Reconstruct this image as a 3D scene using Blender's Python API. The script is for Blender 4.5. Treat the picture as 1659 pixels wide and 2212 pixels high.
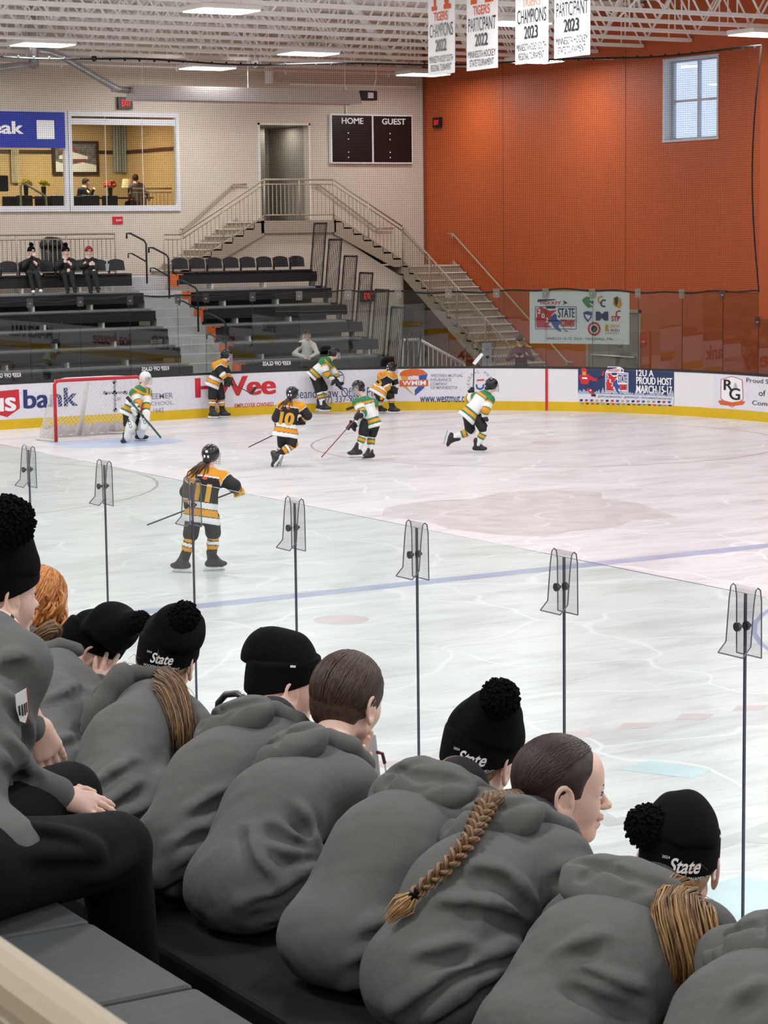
import bpy, bmesh, math, random
import numpy as np
from mathutils import Vector, Matrix
from mathutils.bvhtree import BVHTree
for o in list(bpy.data.objects): bpy.data.objects.remove(o)
random.seed(7); RNG = np.random.default_rng(7)
SC = bpy.context.scene; COL = SC.collection
PI = math.pi
# ---------------------------------------------------------------- camera
F_PX, YAW, PIT, ROLL, CAMZ = 4906.457, 0.544070, 0.124598, -0.011566, 4.1723
_f = np.array([math.sin(YAW)*math.cos(PIT), math.cos(YAW)*math.cos(PIT), -math.sin(PIT)])
_r0 = np.array([math.cos(YAW), -math.sin(YAW), 0.0]); _u0 = np.cross(_r0, _f)
_r = _r0*math.cos(ROLL)+_u0*math.sin(ROLL); _u = -_r0*math.sin(ROLL)+_u0*math.cos(ROLL)
CAMP = np.array([0, 0, CAMZ])
cd = bpy.data.cameras.new('camera'); cam = bpy.data.objects.new('camera', cd); COL.objects.link(cam)
cd.sensor_fit = 'VERTICAL'; cd.sensor_height = 36; cd.lens = F_PX*36/2212
cam.matrix_world = Matrix(((_r[0], _u[0], -_f[0], 0), (_r[1], _u[1], -_f[1], 0), (_r[2], _u[2], -_f[2], CAMZ), (0, 0, 0, 1)))
cd.clip_start = 0.1; cd.clip_end = 300
cd.dof.use_dof = True; cd.dof.focus_distance = 11; cd.dof.aperture_fstop = 30
SC.camera = cam
def ray(x, y): return _f+_r*(x-829.5)/F_PX-_u*(y-1106)/F_PX
def atX(x, y, X): v = ray(x, y); return CAMP+v*X/v[0]
def atY(x, y, Y): v = ray(x, y); return CAMP+v*Y/v[1]
def atz(x, y, z): v = ray(x, y); return CAMP+v*(z-CAMZ)/v[2]
def atd(x, y, d): return CAMP+ray(x, y)*d
# ---------------------------------------------------------------- view and world
SC.view_settings.view_transform = 'Standard'; SC.view_settings.look = 'None'
SC.view_settings.exposure = 0.0; SC.view_settings.gamma = 1; SC.view_settings.use_curve_mapping = False
w = bpy.data.worlds.new('world'); SC.world = w; w.use_nodes = True
w.node_tree.nodes['Background'].inputs[0].default_value = (.80, .88, 1, 1)
w.node_tree.nodes['Background'].inputs[1].default_value = 1.2
LAMP_W = 168      # watts of each ceiling lamp
# ---------------------------------------------------------------- rink layout (metres)
XG = 5.79; YE = 45.374; XS = XG+25.9; RC = 8.53; XC = XG+12.95
YW = 53.0; XW = 33.5; HB = 0.99; ZF = 2.72; ZG = 2.726; ROOF = 9.35; JB = 8.3
# ---------------------------------------------------------------- helpers
def srgb(c):
    if isinstance(c, str): c = [int(c[i:i+2], 16) for i in (0, 2, 4)]
    c = [v/255 for v in c[:3]]
    return tuple(v/12.92 if v <= .04045 else ((v+.055)/1.055)**2.4 for v in c)+(1,)
MATS = {}
def mat(name, col=None, rough=.6, metal=0, spec=.5, noise=0, nscale=20, bump=0, bscale=60, emit=0, attr=None, stretch=None, alpha=None, sheen=0, coat=0, col2=None):
    if name in MATS: return MATS[name]
    m = bpy.data.materials.new(name); m.use_nodes = True; nt = m.node_tree; b = nt.nodes['Principled BSDF']; MATS[name] = m
    c = srgb(col) if col is not None else (1, 1, 1, 1)
    b.inputs['Base Color'].default_value = c; b.inputs['Roughness'].default_value = rough; b.inputs['Metallic'].default_value = metal
    b.inputs['Specular IOR Level'].default_value = spec
    if sheen: b.inputs['Sheen Weight'].default_value = sheen
    if coat: b.inputs['Coat Weight'].default_value = coat
    if emit:
        b.inputs['Emission Color'].default_value = c; b.inputs['Emission Strength'].default_value = emit
    src = None
    if attr:
        a = nt.nodes.new('ShaderNodeAttribute'); a.attribute_name = attr; src = a.outputs['Color']
        nt.links.new(src, b.inputs['Base Color'])
    if noise or bump or col2:
        tc = nt.nodes.new('ShaderNodeTexCoord'); mp = nt.nodes.new('ShaderNodeMapping'); nt.links.new(tc.outputs['Object'], mp.inputs[0])
        if stretch: mp.inputs['Scale'].default_value = stretch
    if noise or col2:
        n = nt.nodes.new('ShaderNodeTexNoise'); n.inputs['Scale'].default_value = nscale; n.inputs['Detail'].default_value = 5; nt.links.new(mp.outputs[0], n.inputs['Vector'])
        if col2:
            r = nt.nodes.new('ShaderNodeValToRGB'); r.color_ramp.elements[0].position = .35; r.color_ramp.elements[1].position = .65
            r.color_ramp.elements[0].color = c; r.color_ramp.elements[1].color = srgb(col2); nt.links.new(n.outputs['Fac'], r.inputs[0])
            nt.links.new(r.outputs[0], b.inputs['Base Color'])
        else:
            mr = nt.nodes.new('ShaderNodeMapRange'); mr.inputs[3].default_value = 1-noise; mr.inputs[4].default_value = 1+noise; mr.inputs[1].default_value = .3; mr.inputs[2].default_value = .7
            nt.links.new(n.outputs['Fac'], mr.inputs[0])
            mx = nt.nodes.new('ShaderNodeVectorMath'); mx.operation = 'SCALE'; nt.links.new(mr.outputs[0], mx.inputs['Scale'])
            if src: nt.links.new(src, mx.inputs[0])
            else: mx.inputs[0].default_value = c[:3]
            nt.links.new(mx.outputs[0], b.inputs['Base Color'])
    if bump:
        n2 = nt.nodes.new('ShaderNodeTexNoise'); n2.inputs['Scale'].default_value = bscale; n2.inputs['Detail'].default_value = 4; nt.links.new(mp.outputs[0], n2.inputs['Vector'])
        bp = nt.nodes.new('ShaderNodeBump'); bp.inputs['Distance'].default_value = bump; bp.inputs['Strength'].default_value = 1; nt.links.new(n2.outputs['Fac'], bp.inputs['Height']); nt.links.new(bp.outputs[0], b.inputs['Normal'])
    return m
def glass(name, tint, refl=.05, rough=.0, gloss=(1, 1, 1, 1)):
    if name in MATS: return MATS[name]
    m = bpy.data.materials.new(name); m.use_nodes = True; nt = m.node_tree; nt.nodes.clear(); MATS[name] = m
    out = nt.nodes.new('ShaderNodeOutputMaterial'); tr = nt.nodes.new('ShaderNodeBsdfTransparent'); gl = nt.nodes.new('ShaderNodeBsdfGlossy')
    tr.inputs[0].default_value = srgb(tint); gl.inputs['Roughness'].default_value = rough; gl.inputs[0].default_value = gloss
    lw = nt.nodes.new('ShaderNodeLayerWeight'); lw.inputs[0].default_value = .5
    pw = nt.nodes.new('ShaderNodeMath'); pw.operation = 'POWER'; pw.inputs[1].default_value = 5; nt.links.new(lw.outputs['Facing'], pw.inputs[0])
    mr = nt.nodes.new('ShaderNodeMath'); mr.operation = 'MULTIPLY_ADD'; mr.inputs[1].default_value = .9; mr.inputs[2].default_value = refl
    mx = nt.nodes.new('ShaderNodeMixShader'); nt.links.new(pw.outputs[0], mr.inputs[0]); nt.links.new(mr.outputs[0], mx.inputs[0])
    nt.links.new(tr.outputs[0], mx.inputs[1]); nt.links.new(gl.outputs[0], mx.inputs[2]); nt.links.new(mx.outputs[0], out.inputs[0])
    return m
class MB:
    def __init__(s): s.v = []; s.f = []; s.mi = []; s.n = 0
    def add(s, vs, fs, mi=0):
        vs = np.asarray(vs, float).reshape(-1, 3); s.v.append(vs); k = s.n
        for f in fs: s.f.append(tuple(int(i)+k for i in f)); s.mi.append(mi)
        s.n += len(vs); return s
    def box(s, c, d, rz=0, mi=0, M=None):
        x, y, z = (k/2 for k in d)
        v = np.array([(a, b, e) for e in (-z, z) for a, b in ((-x, -y), (x, -y), (x, y), (-x, y))])
        if rz: cs, sn = math.cos(rz), math.sin(rz); v = v@np.array([[cs, sn, 0], [-sn, cs, 0], [0, 0, 1]])
        if M is not None: v = v@np.asarray(M).T
        return s.add(v+np.asarray(c, float), [(3, 2, 1, 0), (4, 5, 6, 7), (0, 1, 5, 4), (1, 2, 6, 5), (2, 3, 7, 6), (3, 0, 4, 7)], mi)
    def span(s, a, b, mi=0):
        a = np.asarray(a, float); b = np.asarray(b, float); return s.box((a+b)/2, np.abs(b-a), mi=mi)
    def tube(s, pts, r, n=8, mi=0, cap=True, flat=1.0, up=None):
        P = np.asarray(pts, float); m = len(P); R = np.broadcast_to(np.asarray(r, float), (m,))
        T = np.gradient(P, axis=0) if m > 2 else np.array([P[1]-P[0]]*2)
        T /= np.linalg.norm(T, axis=1)[:, None]+1e-12
        a = np.asarray(up, float) if up is not None else (np.array([0, 0, 1.]) if abs(T[0][2]) < .9 else np.array([1., 0, 0]))
        vs = []; ang = np.arange(n)*2*PI/n
        for i in range(m):
            u_ = a-T[i]*(a@T[i]); u_ /= np.linalg.norm(u_)+1e-12; a = u_; w_ = np.cross(T[i], u_)
            vs.append(P[i]+R[i]*(np.cos(ang)[:, None]*w_+flat*np.sin(ang)[:, None]*u_))
        fs = [(i*n+j, i*n+(j+1) % n, (i+1)*n+(j+1) % n, (i+1)*n+j) for i in range(m-1) for j in range(n)]
        if cap: fs += [tuple(range(n-1, -1, -1)), tuple((m-1)*n+j for j in range(n))]
        return s.add(np.concatenate(vs), fs, mi)
    def ell(s, c, r, n=16, m=10, mi=0, R=None):
        v = [(0, 0, 1)]
        for i in range(1, m):
            t = PI*i/m; v += [(math.sin(t)*math.cos(2*PI*j/n), math.sin(t)*math.sin(2*PI*j/n), math.cos(t)) for j in range(n)]
        v.append((0, 0, -1)); v = np.array(v)*np.asarray(r, float)
        if R is not None: v = v@np.asarray(R).T
        f = [(0, 1+j, 1+(j+1) % n) for j in range(n)]
        for i in range(m-2): f += [(1+i*n+j, 1+(i+1)*n+j, 1+(i+1)*n+(j+1) % n, 1+i*n+(j+1) % n) for j in range(n)]
        k = 1+(m-2)*n; f += [(k+j, len(v)-1, k+(j+1) % n) for j in range(n)]
        return s.add(v+np.asarray(c, float), f, mi)
    def poly(s, pts, thick=None, mi=0):
        P = np.asarray(pts, float)
        if thick is None: return s.add(P, [tuple(range(len(P)))], mi)
        t = np.asarray(thick, float); n = len(P)
        return s.add(np.concatenate([P, P+t]), [tuple(range(n-1, -1, -1)), tuple(range(n, 2*n))]+[(i, (i+1) % n, n+(i+1) % n, n+i) for i in range(n)], mi)
    def build(s, name, mats, parent=None, smooth=False, loc=None, bevel=0):
        me = bpy.data.meshes.new(name); V = np.concatenate(s.v) if s.v else np.zeros((0, 3))
        o = bpy.data.objects.new(name, me); COL.objects.link(o)
        off = np.zeros(3)
        if parent is not None:
            off = woff(parent); o.parent = parent
        elif loc is not None: off = np.asarray(loc, float); o.location = off
        elif len(V): off = np.array([(V[:, 0].min()+V[:, 0].max())/2, (V[:, 1].min()+V[:, 1].max())/2, V[:, 2].min()]); o.location = off
        me.from_pydata((V-off).tolist(), [], s.f)
        for m in (mats if isinstance(mats, (list, tuple)) else [mats]): me.materials.append(m)
        if any(s.mi): me.polygons.foreach_set('material_index', s.mi)
        if smooth: me.polygons.foreach_set('use_smooth', [True]*len(me.polygons))
        if bevel:
            bv = o.modifiers.new('bevel', 'BEVEL'); bv.width = bevel; bv.segments = 2; bv.limit_method = 'ANGLE'
        me.update(); return o
def woff(o):
    t = np.zeros(3)
    while o is not None: t = t+np.array(o.location); o = o.parent
    return t
def tag(o, label=None, cat=None, group=None, kind=None):
    if label: o['label'] = label
    if cat: o['category'] = cat
    if group: o['group'] = group
    if kind: o['kind'] = kind
    return o
def thing(name, label, cat, loc, group=None):
    o = bpy.data.objects.new(name, None); COL.objects.link(o); o.location = loc; o.empty_display_size = .1
    return tag(o, label, cat, group)
def struct(o): o['kind'] = 'structure'; return o
def dup(root, delta, label=None, group=None):
    r = root.copy(); COL.objects.link(r); r.location = Vector(root.location)+Vector(delta)
    if label: r['label'] = label
    if group: r['group'] = group
    for ch in list(root.children):
        c = ch.copy(); COL.objects.link(c); c.parent = r
        for g in ch.children: d = g.copy(); COL.objects.link(d); d.parent = c
    return r
# ------------ lettering: flat glyph outlines (built-in font) turned into mesh
_TC = {}
def text2d(s, bold=0.0, shear=0.0, sp=1.0):
    k = (s, bold, shear, sp)
    if k not in _TC:
        cu = bpy.data.curves.new('t', 'FONT'); cu.body = s; cu.offset = bold; cu.shear = shear; cu.space_character = sp; cu.resolution_u = 4
        o = bpy.data.objects.new('t', cu); COL.objects.link(o)
        me = o.to_mesh(); v = np.array([q.co[:] for q in me.vertices]).reshape(-1, 3); f = [tuple(p.vertices) for p in me.polygons]
        o.to_mesh_clear(); bpy.data.objects.remove(o); bpy.data.curves.remove(cu)
        mn = v.min(0); mx = v.max(0); v = (v-mn)/np.maximum(mx-mn, 1e-6); _TC[k] = (v[:, :2], f, (mx-mn)[0]/(mx-mn)[1])
    return _TC[k]
def text(mb, s, x0, x1, y0, y1, fn, mi=0, bold=0.0, shear=0.0, sp=1.0, sub=0):
    """lettering s filling the rectangle x0..x1, y0..y1 of a flat chart; fn maps chart (x,y) -> 3D"""
    v, f, _ = text2d(s, min(bold, .012), shear, sp)
    b_ = max(0, bold-.012)*1.1*abs(y1-y0); sg = 1 if x1 > x0 else -1
    X = x0+sg*b_+(x1-x0-2*sg*b_)*v[:, 0]; Y = y0+(y1-y0)*v[:, 1]
    if sub: X, Y, f = subdiv(X, Y, f, sub)
    if bold <= .014: mb.add([fn(a, b) for a, b in zip(X, Y)], f, mi); return
    o = fn((x0+x1)/2, y0); n = np.cross(fn((x0+x1)/2+.01, y0)-o, fn((x0+x1)/2, y0+.01)-o); n /= np.linalg.norm(n)+1e-12
    if n@(CAMP-o) < 0: n = -n
    for k, dx in enumerate((-b_, 0, b_)): mb.add([fn(a+dx, b)+n*.0007*k for a, b in zip(X, Y)], f, mi)
def subdiv(X, Y, f, sub):
    bm = bmesh.new(); vs = [bm.verts.new((a, b, 0)) for a, b in zip(X, Y)]
    for q in f:
        try: bm.faces.new([vs[i] for i in q])
        except ValueError: pass
    bmesh.ops.triangulate(bm, faces=bm.faces[:])
    for _i in range(6):
        es = [e for e in bm.edges if e.calc_length() > sub]
        if not es: break
        bmesh.ops.subdivide_edges(bm, edges=es, cuts=1)
        bmesh.ops.triangulate(bm, faces=bm.faces[:])
    bm.verts.index_update(); r = ([q.co.x for q in bm.verts], [q.co.y for q in bm.verts], [tuple(q.index for q in g.verts) for g in bm.faces]); bm.free(); return r
def plane(o, ex, ey=(0, 0, 1)):
    o = np.asarray(o, float); ex = np.asarray(ex, float); ey = np.asarray(ey, float)
    return lambda a, b: o+ex*a+ey*b
def lift(fn, n): n = np.asarray(n, float); return lambda a, b: fn(a, b)+n
def shape(mb, pts, fn, mi=0, sub=0):
    X, Y = [p[0] for p in pts], [p[1] for p in pts]; f = [tuple(range(len(pts)))]
    if sub: X, Y, f = subdiv(X, Y, f, sub)
    mb.add([fn(a, b) for a, b in zip(X, Y)], f, mi)
def ring(cx, cy, rx, ry=None, n=28, a0=0, a1=2*PI): ry = rx if ry is None else ry; return [(cx+rx*math.cos(a0+(a1-a0)*i/n), cy+ry*math.sin(a0+(a1-a0)*i/n)) for i in range(n)]
def annulus(mb, cx, cy, r0, r1, fn, mi=0, n=48, a0=0, a1=2*PI, ky=1):
    A = [a0+(a1-a0)*i/n for i in range(n+1)]
    v = [fn(cx+r*math.cos(a), cy+ky*r*math.sin(a)) for a in A for r in (r0, r1)]
    mb.add(v, [(2*i, 2*i+1, 2*i+3, 2*i+2) for i in range(n)], mi)
def boardpt(s, off=0.0):
    """point on the rink outline: s metres from X=XG along the end boards, round the corner, down the side"""
    L1 = 25.9-RC; L2 = RC*PI/2
    if s < L1: return np.array([XG+s, YE+off]), np.array([0, -1.])
    if s < L1+L2:
        a = (s-L1)/RC; return np.array([XS-RC+(RC+off)*math.sin(a), YE-RC+(RC+off)*math.cos(a)]), np.array([-math.sin(a), -math.cos(a)])
    return np.array([XS+off, YE-RC-(s-L1-L2)]), np.array([-1., 0])
def onboard(off=-.012):
    def fn(s, z): p, n = boardpt(s, off); return np.array([p[0], p[1], z])
    return fn
def proj(P):
    v = np.asarray(P, float)-CAMP; d = v@_f; return 829.5+F_PX*(v@_r)/d, 1106-F_PX*(v@_u)/d
_S = np.linspace(0, 40, 1601); _SP = np.array([proj((*boardpt(s)[0], 0.6))[0] for s in _S])
_ok = np.maximum.accumulate(_SP) == _SP
def s_at(px): return float(np.interp(px, _SP[_ok], _S[_ok]))
def z_at(px, py):
    P, _ = boardpt(s_at(px)); lo, hi = -1, 12
    for _i in range(40):
        m = (lo+hi)/2
        if proj((*P, m))[1] > py: lo = m
        else: hi = m
    return lo
# ================================================================ MATERIALS
M_BEIGE = mat('beige_paint', 'd0c3b3', .7, noise=.02, nscale=3, bump=.002, bscale=90)
M_TAUPE = mat('taupe_paint', 'a89a88', .6)
M_RAIL = mat('rail_paint', 'ada08c', .4)
M_ORANGE = mat('orange_paint', 'b85424', .55, noise=.03, nscale=2, bump=.002, bscale=90)
M_WHITE = mat('white_paint', 'e6e2dc', .55)
M_STEEL = mat('white_steel', 'f0ece6', .5)
M_DECK = mat('roof_deck', 'e2deda', .6)
M_CONC = mat('concrete', '8b8a86', .8, noise=.08, nscale=4)
M_BLACK = mat('black_plastic', '141417', .45)
M_BLACKM = mat('black_matte', '0d0d0f', .8)
M_GREYDK = mat('grey_deck', 'a9acad', .4, metal=.2, noise=.05, nscale=6)
M_GALV = mat('galvanised', 'b9b8b5', .32, metal=.85, noise=.12, nscale=5)
M_CHROME = mat('chrome', 'c8c8c8', .18, metal=1)
M_EXIT = mat('exit_red_glow', 'f01c1c', emit=1.1)
M_LAMP = mat('lamp_lens', 'ffffff', emit=5)
M_HDPE = mat('board_white', 'ebe8ea', .35, noise=.012, nscale=9)
M_YEL = mat('kick_yellow', 'dcb511', .4, noise=.05, nscale=6)
M_RED = mat('print_red', 'c92a36', .4); M_NAVY = mat('print_navy', '22376d', .4); M_TXT = mat('print_dark', '2c3350', .4)
M_BLK = mat('print_black', '17171c', .4); M_WHT = mat('print_white', 'f4f3f5', .4); M_PORANGE = mat('print_orange', 'd8662a', .4)
M_GOLD = mat('print_gold', 'd9a13c', .4); M_BLUE = mat('print_blue', '2d55a0', .4); M_GRN = mat('print_green', '4f8f62', .4)
M_GREYP = mat('print_grey', '8a8f9c', .5); M_FLECK = mat('print_fleck', '9a98ad', .5)
# ================================================================ SHELL
struct(MB().span((-9, -19, -.3), (XW, YW, -.03)).build('floor', M_CONC))
def sheet(name, m, *spans):
    b = MB()
    for a, c in spans: b.span(a, c)
    return struct(b.build(name, m))
WT, WB, W0, W1 = 7.13, 4.66, 17.0, 26.05
DX0, DX1, DZ0, DZ1 = 28.40, 29.86, 4.40, 6.87
UX0, UX1 = 32.55, 33.05
sheet('wall_far', M_BEIGE, ((-9, YW, 0), (W0, YW+.25, ROOF)), ((W0, YW, 0), (W1, YW+.25, WB)), ((W0, YW, WT), (W1, YW+.25, ROOF)),
      ((W1, YW, 0), (DX0, YW+.25, ROOF)), ((DX0, YW, 0), (DX1, YW+.25, DZ0)), ((DX0, YW, DZ1), (DX1, YW+.25, ROOF)), ((DX1, YW, 0), (XW+.3, YW+.25, ROOF)))
OY0, OY1, OZ0, OZ1 = 40.6, 42.54, 6.1, 7.95
PY0, PY1, PZ = 43.39, 45.57, 2.15
sheet('wall_right', M_ORANGE, ((XW, 34, 0), (XW+.35, OY0, ROOF)), ((XW, OY0, OZ1), (XW+.35, OY1, ROOF)), ((XW, OY0, 0), (XW+.35, OY1, OZ0)),
      ((XW, OY1, 0), (XW+.35, PY0, ROOF)), ((XW, PY0, PZ), (XW+.35, PY1, ROOF)), ((XW, PY1, 0), (XW+.35, YW, ROOF)))
sheet('wall_right_near', mat('dark_wall', '3d3a39', .8), ((XW, -19, 0), (XW+.35, 34, ROOF)))  # unseen stretch, coloured dark so the far glass has something dark to reflect
sheet('wall_left', M_BEIGE, ((-9.25, -19, 0), (-9, YW+.25, ROOF)))
sheet('wall_near', M_BEIGE, ((-9, -19.25, 0), (XW+.35, -19, ROOF)))
M_JOINT = mat('joint_grey', '8a4a2c', .8)
for i, y in enumerate((36.6, 44.0, 49.2)):
    sheet('trim_%d' % (i+1), M_JOINT, ((XW-.004, y, 2.2 if i == 1 else 0), (XW+.02, y+.03, ROOF)))
sheet('trim_4', M_JOINT, ((XW-.06, YW-.06, 0), (XW, YW, ROOF)))
# corrugated roof deck
b = MB(); ys = np.arange(-19, YW+.01, .15); pts = []
for i, y in enumerate(ys): z = ROOF+(.0 if i % 4 < 2 else .06); pts.append((y, z))
v = []; 
for y, z in pts: v += [(-9.3, y, z), (XW+.35, y, z)]
b.add(v, [(2*i, 2*i+1, 2*i+3, 2*i+2) for i in range(len(pts)-1)]); b.span((-9.3, -19.3, ROOF+.07), (XW+.4, YW+.3, ROOF+.2))
struct(b.build('ceiling', M_DECK))
# roof joists
def joist(y):
    root = thing('roof_joist', 'white open-web steel joist spanning the rink under the roof deck', 'joist', (12, y, JB), 'white steel roof joists')
    x0, x1 = -8.9, XW-.05; t = MB()
    for dy in (-.045, .045): t.box(((x0+x1)/2, y+dy, ROOF-.07), (x1-x0, .065, .07))
    t.build('top_chord', M_STEEL, root); t = MB()
    for dy in (-.045, .045): t.box(((x0+x1)/2, y+dy, JB+.04), (x1-x0, .06, .075))
    t.build('bottom_chord', M_STEEL, root); t = MB(); x = x0+.2; k = 0; h = (JB+.05, ROOF-.08)
    while x < x1-.6:
        t.tube([(x, y, h[k % 2]), (x+.62, y, h[(k+1) % 2])], .024, 5); 
        if k % 2 == 0: t.tube([(x+.62, y, h[0]), (x+.62, y, h[1])], .017, 5)
        x += .62; k += 1
    t.build('web', M_STEEL, root); return root
j0 = joist(36.2)
for i in range(1, 10): dup(j0, (0, 1.78*i, 0))
for x in (14.5, 21.6, 28.7):
    b = MB()
    for k in range(9):
        y = 36.2+1.78*k; b.tube([(x, y, JB+.06), (x, y+1.78, ROOF-.1)], .018, 5); b.tube([(x, y, ROOF-.1), (x, y+1.78, JB+.06)], .018, 5)
    tag(b.build('cross_bracing', M_STEEL), 'white X bracing rods tying the roof joists together', 'bracing', 'joist bracing lines')
for nm, lab, y, z in (('sprinkler_pipe', 'thin white sprinkler pipe crossing under the joists nearer the rink', 44.4, 8.12), ('sprinkler_pipe', 'thin white sprinkler pipe under the joists closest to the beige wall', 51.9, 8.2)):
    b = MB(); b.tube([(-8, y, z), (XW-.1, y, z)], .035, 8)
    for x in np.arange(10, 33, 3.1): b.tube([(x, y, z), (x, y, z+.25)], .012, 5); b.tube([(x, y, z-.1), (x, y, z)], .02, 6)
    tag(b.build(nm, M_STEEL, smooth=True), lab, 'pipe')
# ceiling lamps
def lamp(x, y, z=8.04):
    root = thing('ceiling_light', 'bright rectangular white high-bay lamp hung under the joists', 'ceiling light', (x, y, z), 'high-bay lamps')
    b = MB(); b.box((x, y, z+.07), (1.2, .86, .10)); b.box((x, y, z+.14), (.5, .2, .06)); b.build('housing', M_WHITE, root, bevel=.02)
    MB().box((x, y, z+.012), (1.14, .8, .02)).build('lens', M_LAMP, root)
    b = MB()
    for dx in (-.4, .4): b.tube([(x+dx, y, z+.1), (x+dx, y, JB+.05)], .006, 5)
    b.build('hanger', M_STEEL, root)
    l = bpy.data.lights.new('lamp_glow', 'AREA'); l.shape = 'RECTANGLE'; l.size = 1.12; l.size_y = .78; l.energy = LAMP_W; l.color = (.97, .975, 1); l.spread = PI
    o = bpy.data.objects.new('lamp_glow', l); COL.objects.link(o); o.parent = root; o.location = (0, 0, -.004); return root
l0 = None
for x in (-6, 0, 6.4, 12.8, 19.1, 25.5, 31.7):
    for y in (50.2, 45.2, 37.0, 29, 21, 13, 5, -3, -11):
        if l0 is None: l0 = lamp(x, y); bx = (x, y)
        else:
            r_ = dup(l0, (x-bx[0], y-bx[1], 0))
            if x > 31:
                for c_ in r_.children:
                    if c_.type == 'LIGHT': c_.data = c_.data.copy(); c_.data.energy = LAMP_W*.6
# ================================================================ ICE
def ice_material():
    m = bpy.data.materials.new('ice'); m.use_nodes = True; nt = m.node_tree; b = nt.nodes['Principled BSDF']; L = nt.links.new
    tc = nt.nodes.new('ShaderNodeTexCoord')
    def noise(sc, det, st=(1, 1, 1), rot=0, ro=.5):
        mp = nt.nodes.new('ShaderNodeMapping'); mp.inputs['Scale'].default_value = st; mp.inputs['Rotation'].default_value = (0, 0, rot); L(tc.outputs['Object'], mp.inputs[0])
        n = nt.nodes.new('ShaderNodeTexNoise'); n.inputs['Scale'].default_value = sc; n.inputs['Detail'].default_value = det; n.inputs['Roughness'].default_value = ro
        n.inputs['Distortion'].default_value = .6; L(mp.outputs[0], n.inputs['Vector']); return n.outputs['Fac']
    def ramp(f, a, b_, c0, c1):
        r = nt.nodes.new('ShaderNodeValToRGB'); r.color_ramp.elements[0].position = a; r.color_ramp.elements[1].position = b_
        r.color_ramp.elements[0].color = (c0, c0, c0, 1); r.color_ramp.elements[1].color = (c1, c1, c1, 1); L(f, r.inputs[0]); return r.outputs[0]
    def mul(a, c):
        x = nt.nodes.new('ShaderNodeMix'); x.data_type = 'RGBA'; x.blend_type = 'MULTIPLY'; x.inputs[0].default_value = 1; L(a, x.inputs[6]); L(c, x.inputs[7]); return x.outputs[2]
    a = ramp(noise(.55, 6, (1, 2.6, 1), .55, .62), .46, .66, 1, .80)
    a = mul(a, ramp(noise(1.5, 7, (.6, 3.2, 1), .35, .65), .52, .68, 1, .83))
    a = mul(a, ramp(noise(3.0, 5, (.35, 5, 1), 1.25, .6), .56, .66, 1, .90))
    vo = nt.nodes.new('ShaderNodeTexVoronoi'); vo.feature = 'DISTANCE_TO_EDGE'; vo.inputs['Scale'].default_value = .45; vo.inputs['Randomness'].default_value = 1
    wn = nt.nodes.new('ShaderNodeTexNoise'); wn.inputs['Scale'].default_value = .5; L(tc.outputs['Object'], wn.inputs['Vector'])
    va = nt.nodes.new('ShaderNodeVectorMath'); va.operation = 'MULTIPLY_ADD'; va.inputs[1].default_value = (2.5, 2.5, 0); L(wn.outputs['Color'], va.inputs[0]); L(tc.outputs['Object'], va.inputs[2]); L(va.outputs[0], vo.inputs['Vector'])
    scr = ramp(vo.outputs['Distance'], .003, .016, 1.0, 0)
    base = nt.nodes.new('ShaderNodeMix'); base.data_type = 'RGBA'; base.blend_type = 'MULTIPLY'; base.inputs[0].default_value = 1
    base.inputs[7].default_value = srgb('e4e2e4'); L(a, base.inputs[6])
    ad = nt.nodes.new('ShaderNodeMix'); ad.data_type = 'RGBA'; ad.inputs[7].default_value = srgb('f1f0f2'); L(base.outputs[2], ad.inputs[6])
    sm = nt.nodes.new('ShaderNodeMath'); sm.operation = 'MULTIPLY'; sm.inputs[1].default_value = .8; L(scr, sm.inputs[0]); L(sm.outputs[0], ad.inputs[0])
    L(ad.outputs[2], b.inputs['Base Color']); b.inputs['Roughness'].default_value = .28; b.inputs['Specular IOR Level'].default_value = .35
    bp = nt.nodes.new('ShaderNodeBump'); bp.inputs['Distance'].default_value = .004; bp.inputs['Strength'].default_value = .5; L(noise(14, 4, (1, 3, 1), .4), bp.inputs['Height']); L(bp.outputs[0], b.inputs['Normal'])
    return m
M_ICE = ice_material()
outl = []
def arc(cx, cy, a0, a1): 
    for i in range(17): a = a0+(a1-a0)*i/16; outl.append((cx+RC*math.cos(a), cy+RC*math.sin(a)))
YN = YE-60.96
arc(XG+RC, YN+RC, PI, 1.5*PI); arc(XS-RC, YN+RC, 1.5*PI, 2*PI); arc(XS-RC, YE-RC, 0, PI/2); arc(XG+RC, YE-RC, PI/2, PI)
ice = struct(MB().poly([(x, y, -.03) for x, y in outl], (0, 0, .03)).build('floor_2', M_ICE, loc=(XC, 15, 0)))
def icemat(n, c, nz=.06): return mat('ice_'+n, c, .3, spec=.35, noise=nz, nscale=2.5)
def mark(name, mb, m): return mb.build(name, m, ice)
flat = lambda h: (lambda a, b: np.array([a, b, h]))
def line(name, x0, x1, y0, y1, m, h=.0008): b = MB(); b.add([(x0, y0, h), (x1, y0, h), (x1, y1, h), (x0, y1, h)], [(0, 1, 2, 3)]); return mark(name, b, m)
IB, IR, IG = icemat('blue', 'a9adca', .10), icemat('red', 'd3c2c6', .10), icemat('grey', 'b5afb2', .12)
line('blue_line', XG+.1, XS-.1, 22.35, 22.66, IB)
hw = RC-math.sqrt(RC*RC-(RC-3.35)**2)
line('goal_line', XG+hw, XS-hw, YE-3.38, YE-3.33, icemat('goal_red', 'c0a4ac'))
def circle(name, cx, cy, r, w_, m, **k): b = MB(); annulus(b, cx, cy, r-w_/2, r+w_/2, flat(.0008), **k); return mark(name, b, m)
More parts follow.
